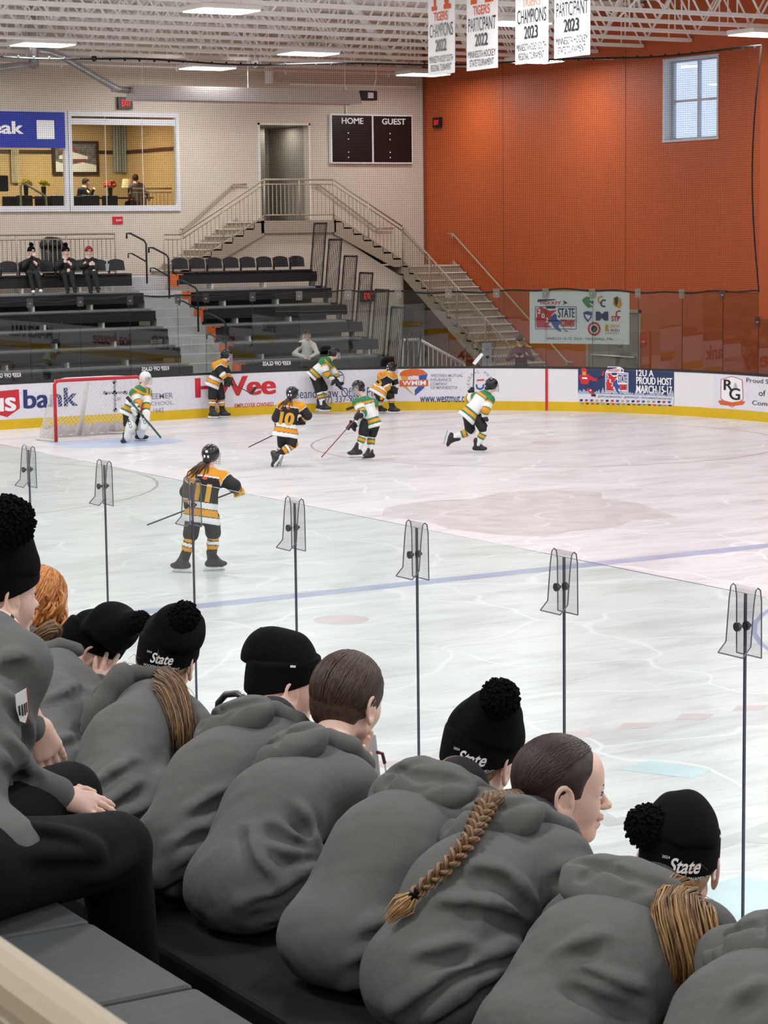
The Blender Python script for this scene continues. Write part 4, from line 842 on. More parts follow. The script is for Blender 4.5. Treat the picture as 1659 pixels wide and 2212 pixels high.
btext(K, '@OFFICIALMINNHOCKEY - @MINNHOCKEY - WWW.MINNESOTAHOCKEY.ORG', 1292, 1452, 856, 862, 0, off=-.017)
for i in range(18):
    x = 1253+i*11.2; c_ = [K, R, BL, GD, GP][i % 5]; yo = (x-1249)*.022
    bshape(c_, [(x, 862+yo), (x+6, 862+yo), (x+7, 865+yo), (x+3, 867+yo), (x, 866+yo)], -.016); bshape([GP, K, R, BL][i % 4], [(x+2, 870+yo), (x+8, 870+yo), (x+8, 873+yo), (x+2, 873+yo)], -.016)
flush('host_banner')
# printed skater on the host panel
for q, m_ in (([(1251, 812), (1260, 806), (1272, 808), (1283, 816), (1293, 817), (1292, 823), (1280, 823), (1275, 820), (1271, 830), (1256, 829)], R), ([(1256, 796), (1262, 794), (1268, 797), (1269, 803), (1256, 803)], R), ([(1256, 829), (1272, 830), (1276, 838), (1268, 845), (1250, 833)], N), ([(1266, 840), (1275, 838), (1286, 852), (1280, 854)], R), ([(1277, 853), (1287, 851), (1288, 857), (1278, 856)], K)): bshape(m_, q, -.015)
bshape(GD, [(1258, 803), (1267, 803), (1266, 811), (1259, 810)], -.0155); bshape(W_, [(1258, 815), (1269, 815), (1269, 819), (1258, 818)], -.017); bshape(W_, [(1274, 843), (1278, 841), (1279, 843), (1275, 845)], -.017); bshape(K, [(1288, 820), (1302, 812), (1303, 813), (1289, 822)], -.016); bshape(R, [(1302, 802), (1306, 801), (1304, 812), (1300, 811)], -.016)
def state_logo(F, R, N, W_, K, GP, e):
    """chart 0..1.26 wide, 0..1 high: state map, year, skater and STATE TOURNAMENT"""
    L = lambda k: (lambda a, c: F(a, c, k*e))
    shape(W_, [(-.03, .02), (1.28, .02), (1.28, .80), (1.0, .82), (1.02, .93), (.8, 1.03), (.1, 1.03), (.08, .92), (.2, .8), (-.03, .8)], L(1), sub=.2)
    fr = [(.02, .06), (1.24, .06), (1.24, .76), (.02, .76)]
    for a, c in zip(fr, fr[1:]+fr[:1]):
        d = np.array(c)-a; n_ = np.array([-d[1], d[0]])/np.hypot(*d)*.012; shape(BL, [tuple(a-n_), tuple(c-n_), tuple(c+n_), tuple(a+n_)], L(2), sub=.2)
    shape(R, [(.05, .1), (.5, .1), (.47, .3), (.5, .5), (.6, .6), (.66, .66), (.45, .63), (.3, .70), (.2, .76), (.18, .70), (.05, .70), (.07, .45), (.04, .40)], L(2), sub=.2)
    for ch, x, y in (('2', .08, .54), ('0', .2, .40), ('2', .31, .27), ('4', .40, .13)): text(W_, ch, x, x+.1, y, y+.15, L(3), bold=.04)
    text(N, 'STATE', .69, 1.20, .42, .72, L(3), bold=.03, sub=.2); text(R, 'TOURNAMENT', .76, 1.21, .13, .36, L(3), bold=.04)
    shape(BL, [(.55, .52), (.62, .55), (.66, .48), (.66, .38), (.78, .30), (.82, .22), (.74, .2), (.70, .14), (.8, 0), (.78, -.03), (.68, .02), (.56, .12), (.50, .24), (.42, .33), (.47, .42)], L(4), sub=.2); shape(K, [(.8, .24), (.92, .0), (1.0, .0), (.99, -.02), (.91, -.02), (.785, .22)], L(4), sub=.2)
    shape(N, [(.34, .70), (.62, .70), (.62, .79), (.34, .79)], L(4), sub=.2); shape(N, [(.08, .9), (.62, .97), (.62, 1.0), (.1, 1.0)], L(2), sub=.2); text(R, 'HOCKEY', .16, .80, .83, .93, L(3), bold=.04, shear=.2); shape(N, [(.82, .82), (1.0, .88), (.84, .97), (.88, .88)], L(3), sub=.2)
s_, z_ = bz(1309, 847); k = .58
state_logo(lambda a, c, d: onboard(-.012-d)(s_+a*.44, z_+c*.58-.02), R, N, W_, K, GP, .002)
flush('host_logo')
# law firm shield at right
P = [(1558, 820), (1568, 817), (1581, 813), (1594, 817), (1604, 821), (1606, 862), (1582, 880), (1558, 860)]
b = MB(); bshape(b, P, -.010); b.build('shield_white', M_WHT, DB)
for i in range(len(P)):
    a, c = P[i], P[(i+1) % len(P)]; d = np.array(c, float)-a; n_ = np.array([-d[1], d[0]])/np.hypot(*d)*.6; bshape(R, [tuple(a-n_), tuple(c-n_), tuple(c+n_), tuple(a+n_)], -.013)
btext(K, 'R', 1564, 1584, 820, 843, .03); btext(K, 'G', 1576, 1600, 838, 864, .03); btext(GP, '&', 1586, 1594, 828, 838); bshape(O, [(1552, 866), (1560, 864), (1582, 869), (1604, 866), (1611, 867), (1606, 874), (1583, 877), (1557, 874)], -.015)
for s, x0, x1, y0 in (('Proud Supporters', 1613, 1722, 820), ('of the', 1640, 1682, 844), ('Community', 1626, 1705, 868)): btext(K, s, x0, x1, y0, y0+13, 0)
flush('law_firm')
# ================================================================ TOURNAMENT SHEET ON THE GLASS
s0, s1 = s_at(1143), s_at(1356); z1, z0 = z_at(1250, 628), z_at(1250, 743)
r_ = thing('tournament_sheet', 'white STATE TOURNAMENT sheet with team badges hanging behind the far glass', 'banner', (*boardpt((s0+s1)/2, .075)[0], z0))
b = MB(); slab(b, s0, s1, z0, z1, .072, .076, step=.2); b.build('sheet', mat('sheet_white', 'f0f2f4', .6), r_)
W = s1-s0; H = z1-z0
def F(a, c, d=0): return onboard(.068-d)(s0+a*W, z0+c*H)
R, N, O, G, K, W_, GD, BL, GP = MB(), MB(), MB(), MB(), MB(), MB(), MB(), MB(), MB()
state_logo(lambda a, c, d: F(.05+a*.33, .24+c*.60, d), R, N, W_, K, GP, .0015)
text(K, 'MARCH 15-17, 2024 - MARSHALL, MN', .17, .83, .065, .12, F)
def badge(cx, cy, r): return lambda a, c: F(cx+a*r/W, cy+c*r/H, .003)
q = badge(.575, .78, .15); shape(G, [(-.9, .4), (-.2, .9), (.4, .7), (.3, .3), (1, .2), (.9, -.2), (.2, -.1), (.9, -.7), (0, -.8), (-.5, -.3), (-.8, .1)], q)
q = badge(.72, .79, .15); annulus(GD, -.15, .3, .35, .6, q, a0=.9, a1=5.2); annulus(N, .3, -.2, .35, .6, q, a0=.9, a1=5.2)
q = badge(.875, .78, .15); shape(GD, [(-.7, -.3), (-.6, .7), (0, .9), (.6, .6), (.8, -.3), (.4, -.9), (-.3, -.6)], q); shape(K, [(-.2, -.9), (.2, .3), (.0, .95), (-.5, .6), (-.4, -.2), (-.1, -.5)], lambda a, c: badge(.875, .78, .15)(a, c)+np.array([0, -.004, 0]))
q = badge(.575, .52, .15); shape(BL, [(-.7, .6), (0, .8), (.7, .6), (.6, -.2), (0, -.9), (-.6, -.2)], q); shape(W_, [(-.45, .3), (.5, .1), (.1, -.5), (-.3, -.2)], lambda a, c: badge(.575, .52, .15)(a, c)+np.array([0, -.004, 0]))
text(N, 'M', .655, .785, .44, .61, lambda a, c: F(a, c, .003), bold=.07)
q = badge(.875, .53, .15); annulus(R, .3, .3, .35, .55, q, a0=.9, a1=5.2); text(R, 'STP', .815, .90, .43, .53, lambda a, c: F(a, c, .004), bold=.03)
q = badge(.64, .285, .155); annulus(R, 0, 0, .7, 1, q); shape(K, ring(0, 0, .5), q); shape(G, [(-.3, -.2), (.3, .3), (.1, -.3)], lambda a, c: badge(.64, .285, .155)(a, c)+np.array([0, -.004, 0]))
text(GD, 'R', .752, .795, .24, .37, lambda a, c: F(a, c, .003), bold=.05); text(GD, 'OSEMOUNT', .80, .90, .31, .37, lambda a, c: F(a, c, .003)); text(N, 'IRISH', .81, .90, .235, .29, lambda a, c: F(a, c, .003)); text(GD, 'HOCKEY', .752, .90, .19, .22, lambda a, c: F(a, c, .003))
flush('sheet', r_)
# ================================================================ GOAL
GY = YE-3.35; r_ = thing('hockey_goal', 'red framed hockey goal with white netting on the far goal line', 'goal', (XC, GY, 0)); hwid, gh, gd = .945, 1.22, 1.0
M_GRED = mat('goal_red', 'c01f2c', .35)
b = MB(); rr = .035; P = [(XC-hwid, GY, 0), (XC-hwid, GY, gh-.08), (XC-hwid+.03, GY, gh-.025), (XC-hwid+.09, GY, gh), (XC+hwid-.09, GY, gh), (XC+hwid-.03, GY, gh-.025), (XC+hwid, GY, gh-.08), (XC+hwid, GY, 0)]
b.tube(P, rr, 10, up=(0, 1, 0)); b.build('front_frame', M_GRED, r_, smooth=True)
b = MB(); b.tube([(XC-hwid, GY, .03), (XC-hwid-.18, GY+.55, .03), (XC-.6, GY+gd, .03), (XC+.6, GY+gd, .03), (XC+hwid+.18, GY+.55, .03), (XC+hwid, GY, .03)], .025, 8); b.tube([(XC, GY+gd, .03), (XC, GY+.5, gh)], .045, 8); b.tube([(XC-hwid+.05, GY, gh), (XC-.5, GY+.5, gh), (XC+.5, GY+.5, gh), (XC+hwid-.05, GY, gh)], .02, 8); b.build('rear_frame', mat('goal_white', 'd9d5d2', .5), r_, smooth=True)
base = [(XC-hwid, GY), (XC-hwid-.18, GY+.5), (XC-.75, GY+gd), (XC+.75, GY+gd), (XC+hwid+.18, GY+.5), (XC+hwid, GY)]; topc = [(XC-hwid, GY), (XC-.75, GY+.42), (XC-.5, GY+.52), (XC+.5, GY+.52), (XC+.75, GY+.42), (XC+hwid, GY)]
def path(C, t):
    C = np.array(C); d = np.r_[0, np.cumsum(np.hypot(*np.diff(C, axis=0).T))]; return np.array([np.interp(t*d[-1], d, C[:, 0]), np.interp(t*d[-1], d, C[:, 1])])
def npt(t, h): a = path(base, t)*(1-h)+path(topc, t)*h; sg_ = .05*math.sin(PI*h)*math.sin(t*9); return (a[0], a[1]+sg_, .03+h*(gh-.03))
b = MB(); nu, nv = 74, 26
for sgn in (1, -1):
    for i in range(-nv, nu+nv, 2):
        pts = [(t/nu, h/nv) for h in range(nv+1) for t in [i+sgn*h if sgn == 1 else i-h+nv] if 0 <= t <= nu]
        if len(pts) > 1: b.tube([npt(*q_) for q_ in pts[::3]+[pts[-1]]], .0042, 3, cap=False)
for i in range(0, 40, 2):
    x0_ = XC-hwid+2*hwid*i/40; b.tube([(x0_, GY, gh), (XC+(x0_-XC)*.55, GY+.5, gh)], .004, 3, cap=False)
b.build('netting', mat('net_cord', 'dcd9d6', .8), r_)
b = MB(); n = 60; v = []
for i in range(n+1):
    t = i/n; a = npt(t, .02); c = npt(t, .19+.02*math.sin(i*.9)); v += [(a[0]+.02*math.sin(i*2.3), a[1]+.02*math.sin(i*1.7), .01), c]
b.add(v, [(2*i, 2*i+1, 2*i+3, 2*i+2) for i in range(n)]); b.build('skirt', mat('skirt_cloth', 'cfc8c4', .8, noise=.12, nscale=14), r_)
# ================================================================ BODIES: smooth-blended distance fields turned into meshes
try:
    import openvdb as vdb
except ImportError:
    import pyopenvdb as vdb
def V3(*a): return np.array(a, float)
def nrm(v): v = np.asarray(v, float); return v/(np.linalg.norm(v)+1e-12)
class Cap:      # tapered capsule, optionally flattened along a direction
    def __init__(s, a, b, ra, rb=None, flat=None, f=1.0):
        s.a, s.b = np.asarray(a, float), np.asarray(b, float); s.ra = ra; s.rb = ra if rb is None else rb; s.flat = None if flat is None else nrm(flat); s.f = f; s.r = max(s.ra, s.rb)
    def box(s): r = s.r*1.05; return np.minimum(s.a, s.b)-r, np.maximum(s.a, s.b)+r
    def __call__(s, P):
        a, ab = s.a, s.b-s.a; Q = P-a
        if s.flat is not None:
            n = s.flat; k = 1/s.f-1; Q = Q+n*((Q@n)*k)[..., None]; ab = ab+n*(ab@n)*k
        t = np.clip((Q@ab)/(ab@ab+1e-12), 0, 1); d = np.sqrt(((Q-ab*t[..., None])**2).sum(-1))-(s.ra+(s.rb-s.ra)*t)
        return d*(s.f if s.flat is not None else 1)
    def t(s, P): ab = s.b-s.a; return np.clip(((P-s.a)@ab)/(ab@ab+1e-12), 0, 1)
class Ell:      # ellipsoid with axes R (rows = local axes)
    def __init__(s, c, r, R=None): s.c = np.asarray(c, float); s.rr = np.asarray(r, float); s.R = np.eye(3) if R is None else np.asarray(R, float)
    def box(s): r = s.rr.max()*1.05; return s.c-r, s.c+r
    def __call__(s, P):
        q = (P-s.c)@s.R.T; k0 = np.sqrt(((q/s.rr)**2).sum(-1)); k1 = np.sqrt(((q/s.rr**2)**2).sum(-1)); return np.where(k1 > 1e-9, k0*(k0-1)/np.maximum(k1, 1e-9), -s.rr.min())
    def t(s, P): return np.zeros(len(P))
class Tor:      # ring
    def __init__(s, c, n, R_, r, sx=1.0, ax=None): s.c = np.asarray(c, float); s.n = nrm(n); s.R = R_; s.r = r; s.sx = sx; s.ax = None if ax is None else nrm(ax)
    def box(s): r = (s.R+s.r)*max(1, s.sx)*1.05; return s.c-r, s.c+r
    def __call__(s, P):
        q = P-s.c; 
        if s.ax is not None: q = q+s.ax*((q@s.ax)*(1/s.sx-1))[..., None]
        h = q@s.n; w_ = np.sqrt(np.maximum(((q-h[..., None]*s.n)**2).sum(-1), 0))-s.R; return np.sqrt(h*h+w_*w_)-s.r
    def t(s, P): return np.zeros(len(P))
class Half:     # keeps only the side the normal points away from (used to cut)
    def __init__(s, c, n): s.c = np.asarray(c, float); s.n = nrm(n)
    def __call__(s, P): return (P-s.c)@s.n
class Field:
    """list of (op, prim, k): '+' smooth union, '-' smooth cut, '&' intersection"""
    def __init__(s): s.ops = []; s.disp = None
    def add(s, p, k=.03): s.ops.append(('+', p, k)); return s
    def cut(s, p, k=.01): s.ops.append(('-', p, k)); return s
    def clip(s, p, k=.006): s.ops.append(('&', p, k)); return s
    def __call__(s, P):
        d = None
        for op, p, k in s.ops:
            if d is None: d = p(P); continue
            if P.ndim > 2 and op != '&' and isinstance(p, (Cap, Ell, Tor)):
                lo, hi = p.box(); pad = max(.03, k*1.2); i0, i1 = [], []
                for ax_, g in enumerate((P[:, 0, 0, 0], P[0, :, 0, 1], P[0, 0, :, 2])):
                    i0.append(int(np.searchsorted(g, lo[ax_]-pad))); i1.append(int(np.searchsorted(g, hi[ax_]+pad)))
                if any(a >= b for a, b in zip(i0, i1)): continue
                sl = tuple(slice(a, b) for a, b in zip(i0, i1)); e = p(P[sl]); D = d[sl]
                if op == '+': h = np.clip(.5+.5*(D-e)/k, 0, 1); d[sl] = D*(1-h)+e*h-k*h*(1-h)
                else: e = -e; h = np.clip(.5-.5*(D-e)/k, 0, 1); d[sl] = D*(1-h)+e*h+k*h*(1-h)
                continue
            e = p(P)
            if op == '+': h = np.clip(.5+.5*(d-e)/k, 0, 1); d = d*(1-h)+e*h-k*h*(1-h)
            elif op == '-': e = -e; h = np.clip(.5-.5*(d-e)/k, 0, 1); d = d*(1-h)+e*h+k*h*(1-h)
            else: h = np.clip(.5-.5*(d-e)/k, 0, 1); d = d*(1-h)+e*h+k*h*(1-h)
        if s.disp is not None: d = d+s.disp(P)
        return d
    def mesh(s, vox):
        B = [p.box() for op, p, k in s.ops if op == '+']; lo = np.min([b[0] for b in B], 0)-3*vox-.012; hi = np.max([b[1] for b in B], 0)+3*vox+.012
        n = np.ceil((hi-lo)/vox).astype(int)+1; ax = [lo[i]+vox*np.arange(n[i]) for i in range(3)]
        D = np.empty(n, np.float32); ch = max(1, int(400000/(n[1]*n[2])))
        for i in range(0, n[0], ch):
            G = np.stack(np.meshgrid(ax[0][i:i+ch], ax[1], ax[2], indexing='ij'), -1); D[i:i+ch] = s(G)
        D = np.clip(D, -4*vox, 4*vox); g = vdb.FloatGrid(float(4*vox)); g.copyFromArray(np.ascontiguousarray(D), tolerance=0.0)
        v, q = g.convertToQuads(0.0)
        return np.asarray(v, float)*vox+lo, np.asarray(q)[:, ::-1]
    def trace(s, o, d, t0=0, t1=60):
        t = t0
        for _ in range(160):
            e = float(s((o+d*t)[None])[0])
            if e < .0008: return o+d*t
            t += max(e*.8, .0006)
            if t > t1: return None
        return o+d*t
    def normal(s, p):
        h = .003; E = np.eye(3)*h; q = np.concatenate([p+E, p-E]); v = s(q); return nrm(v[:3]-v[3:])
def fmesh(F, name, vox, m, parent, colfn=None, fit=None):
    v, q = F.mesh(vox); b = MB(); b.v = [v]; b.f = [tuple(map(int, f)) for f in q]; b.n = len(v); b.mi = []
    o = b.build(name, m, parent, smooth=True)
    if colfn is not None:
        c = colfn(v); a = o.data.color_attributes.new('Col', 'FLOAT_COLOR', 'POINT'); rgba = np.ones((len(v), 4), np.float32); rgba[:, :3] = c; a.data.foreach_set('color', rgba.ravel())
    return o
def wob(amp, sc, seed=0, st=(1, 1, 1)):
    r = np.random.default_rng(seed); K = [(r.normal(size=3)*np.array(st), r.uniform(0, 6.3), r.uniform(.5, 1)) for _ in range(7)]
    return lambda P: amp*sum(w_*np.sin((P@k)*sc+ph+1.5*np.sin((P@np.roll(k, 1))*sc*.6)) for k, ph, w_ in K)/4
def project_on(F, pts, n_in, lift_=.002):
    """push chart points onto the surface of F travelling along n_in"""
    out = []; n_in = nrm(n_in)
    for p in pts:
        q = F.trace(np.asarray(p, float)-n_in*.25, n_in, 0, .6); out.append((q if q is not None else np.asarray(p, float))-n_in*lift_)
    return out
def stext(F, name, parent, m, items, c, ex, ey, n_in, lift_=.002, sub=.02, thick=0):
    """lettering wrapped on a distance-field surface. items: (string, x0,x1,y0,y1,bold,shear)"""
    b = MB(); ex, ey = nrm(ex), nrm(ey)
    for s, x0, x1, y0, y1, bo, sh in items:
        v, f, _ = text2d(s, min(bo, .02), sh); X = x0+(x1-x0)*v[:, 0]; Y = y0+(y1-y0)*v[:, 1]; X, Y, f = subdiv(X, Y, f, sub)
        P_ = project_on(F, [c+ex*a+ey*e for a, e in zip(X, Y)], n_in, lift_); b.add(P_, f)
        if thick:
            for k, dx in ((1, -thick), (2, thick)): b.add([q+ex*dx-n_in*.0012*k for q in P_], f)
    return b.build(name, m, parent)
def tuft(b, c, R, n, L, r, seed=0):
    rg = np.random.default_rng(seed)
    for _ in range(n):
        d = nrm(rg.normal(size=3)); e = nrm(rg.normal(size=3)); p0 = c+d*R*.35; p2 = c+d*R*rg.uniform(.88, 1.0+L)+e*R*.1; b.tube([p0, (p0+p2)/2+e*R*.08, p2-e*R*.05], [r*1.4, r*1.4, r*1.1], 4)
def srgbl(c): return np.array(srgb(c)[:3])
def hair_mat(name, c, c2):
    def k(f): return ''.join('%02x' % max(0, min(255, int(int(c2[i:i+2], 16)*f+int(c[i:i+2], 16)*(1-f)))) for i in (0, 2, 4))
    return [mat(name, c, .5, nscale=60, col2=c2), mat(name+'_dark', k(-.35), .5), mat(name+'_light', k(1.15), .5), mat(name+'_mid', k(.5), .5)]
M_SKIN = mat('skin', 'e0bcab', .5, noise=.03, nscale=30); M_SKIN2 = mat('skin_pink', 'dcab9a', .5, noise=.04, nscale=30)
M_LIP = mat('lip', 'c28c82', .45); M_EYEW = mat('eye_white', 'e6e2de', .3); M_EYED = mat('eye_dark', '2b211c', .3)
for q in (M_SKIN, M_SKIN2):
    bs = q.node_tree.nodes['Principled BSDF']; bs.inputs['Subsurface Weight'].default_value = .15; bs.inputs['Subsurface Radius'].default_value = (.01, .004, .002)
# ================================================================ HOCKEY PLAYERS
BLKc, GLDc, WHc, GRc = srgbl('131316'), srgbl('e0981f'), srgbl('e9e8e8'), srgbl('2c7a4b')
M_VC = mat('kit_cloth', None, .7, attr='Col', bump=.004, bscale=25)
M_HELM = mat('helmet_black', '17181b', .28); M_HELW = mat('helmet_white', 'dcdcdd', .3); M_PANT = mat('pant_black', '121214', .7, bump=.004, bscale=20)
M_SKATE = mat('skate_black', '232226', .4, noise=.2, nscale=30); M_HOLD = mat('skate_holder', 'e1e2e4', .35); M_STEELB = mat('skate_steel', 'b5b8bd', .2, metal=1)
M_GLOVE = mat('glove_black', '18181b', .6); M_GLOVEG = mat('glove_gold', 'd9a231', .6); M_CAGE = mat('cage_wire', 'b9bcc0', .3, metal=.6)
M_PADW = mat('pad_white', 'e4e3e1', .45)
def band(t, spec):
    out = np.zeros((len(t), 3)); out[:] = spec[-1][1]
    for u_, c in reversed(spec): out[t < u_] = c
    return out
DARK = dict(torso=[(.10, GLDc), (.125, WHc), (.60, BLKc), (.71, WHc), (.725, BLKc), (.85, GLDc), (.865, BLKc), (2, WHc)],
            arm=[(.12, GLDc), (.15, WHc), (.55, BLKc), (.64, WHc), (.80, GLDc), (2, BLKc)], sock=[(.30, GLDc), (.35, BLKc), (.48, WHc), (.52, BLKc), (.68, GLDc), (2, BLKc)], num=M_GLOVEG, neck=GLDc)
LITE = dict(torso=[(.10, GRc), (.17, GLDc), (.20, GRc), (.66, WHc), (.72, GRc), (.82, GLDc), (.88, GRc), (2, WHc)],
            arm=[(.16, GRc), (.24, GLDc), (.50, WHc), (.57, GRc), (.72, GLDc), (.80, GRc), (2, WHc)], sock=[(.30, WHc), (.40, GRc), (.56, GLDc), (.66, GRc), (2, WHc)], num=MATS['print_gold'], neck=GRc)
def frame_axes(fwd_, up_=(0, 0, 1)):
    f = nrm(fwd_); u = np.asarray(up_, float); u = nrm(u-f*(u@f)); s = np.cross(f, u); return f, u, s     # s = the figure's right
def glove_hand(b, F, c, d, up_, sz=1.0):
    """closed glove: palm, thumb and four curled fingers around the shaft direction d"""
    d, up_ = nrm(d), nrm(up_); s = nrm(np.cross(d, up_)); F.add(Ell(c, (.06*sz, .045*sz, .05*sz), np.array([d, up_, s])), .01)
    for i in range(4):
        o = c+d*(-.045+.03*i)*sz; F.add(Cap(o+up_*.045*sz, o+up_*.05*sz+s*.045*sz, .018*sz, .017*sz), .008); F.add(Cap(o+up_*.05*sz+s*.045*sz, o+s*.065*sz-up_*.01*sz, .017*sz, .014*sz), .008)
    F.add(Cap(c-d*.03*sz-up_*.03*sz, c-d*.01*sz-up_*.02*sz+s*.06*sz, .02*sz, .016*sz), .01)
def skate(root, ank, toe, up_, m=None):
    """ank ankle centre, toe direction unit, up_ leg direction"""
    f, u, s = frame_axes(toe, up_); F = Field(); F.add(Cap(ank+u*.09-f*.01, ank-u*.02, .055, .052)).add(Cap(ank-u*.055-f*.045, ank-u*.065+f*.11, .042, .036, s, .95), .03).add(Ell(ank-u*.06+f*.14, (.055, .04, .035), np.array([f, s, u])), .03).add(Cap(ank+u*.06+f*.03, ank-u*.03+f*.10, .028, .026), .03)
    o = fmesh(F, 'skate_boot', .011, m or M_SKATE, root)
    b = MB(); R = np.array([f, s, u]).T
    b.box(ank-u*.115+f*.03, (.24, .016, .028), M=R); b.box(ank-u*.10-f*.045, (.06, .035, .04), M=R); b.box(ank-u*.10+f*.11, (.07, .035, .04), M=R); h = b.build('blade_holder', M_HOLD, root)
    b = MB(); b.box(ank-u*.138+f*.03, (.27, .005, .024), M=R); b.build('blade', M_STEELB, root)
def helmet(root, c, f, u, white=False, cage=True):
    s = np.cross(f, u); R = np.array([f, s, u]); F = Field(); F.add(Ell(c+u*.03-f*.005, (.128, .108, .118), R)).cut(Ell(c+f*.12-u*.06, (.09, .085, .085), R), .01).cut(Half(c-u*.06, u), .01) if False else F.add(Ell(c+u*.03-f*.005, (.128, .108, .118), R)).cut(Ell(c+f*.13-u*.055, (.085, .09, .085), R), .015)
    for k in (-.05, 0, .05): F.cut(Cap(c+u*.145+s*k-f*.06, c+u*.145+s*k+f*.05, .008), .006)
    F.add(Cap(c-f*.10-u*.05+s*.03, c-f*.10-u*.05-s*.03, .03), .02)
    fmesh(F, 'helmet_shell', .011, M_HELW if white else M_HELM, root)
    b = MB(); 
    for x in (-.03, .03): b.ell(c-f*.132+s*x*.8+u*.0, (.004, .012, .018), 8, 6, R=R.T)
    b.ell(c-f*.128+u*.06, (.006, .018, .018), 10, 6, R=R.T); b.build('helmet_sticker', M_WHT, root)
    if cage:
        b = MB()
        for k in range(6): h = -.11+.028*k; b.tube([c+f*(.07+.055*math.cos(a))+s*.095*math.sin(a)+u*h for a in np.linspace(-1.5, 1.5, 9)], .0035, 4)
        for a in np.linspace(-1.2, 1.2, 6): b.tube([c+f*(.07+.055*math.cos(a)+.008)+s*.095*math.sin(a)+u*h for h in (-.12, -.05, .03)], .0035, 4)
        b.build('face_cage', M_CAGE, root)
def face_head(F, c, f, u, sc=1.0):
    s = np.cross(f, u); R = np.array([f, s, u]); F.add(Ell(c+u*.025*sc-f*.012*sc, (.092*sc, .074*sc, .09*sc), R), .02).add(Ell(c+f*.022*sc-u*.04*sc, (.062*sc, .056*sc, .072*sc), R), .03)
    F.add(Ell(c+f*.06*sc-u*.095*sc, (.02*sc, .02*sc, .016*sc), R), .03).add(Cap(c+f*.083*sc+u*.0*sc, c+f*.103*sc-u*.03*sc, .009*sc, .013*sc), .012)
    for q in (-1, 1): F.cut(Ell(c+f*.09*sc+s*q*.03*sc+u*.008*sc, (.012*sc, .016*sc, .010*sc), R), .015); F.add(Ell(c+s*q*.075*sc-f*.01*sc-u*.015*sc, (.02*sc, .008*sc, .032*sc), R), .006)
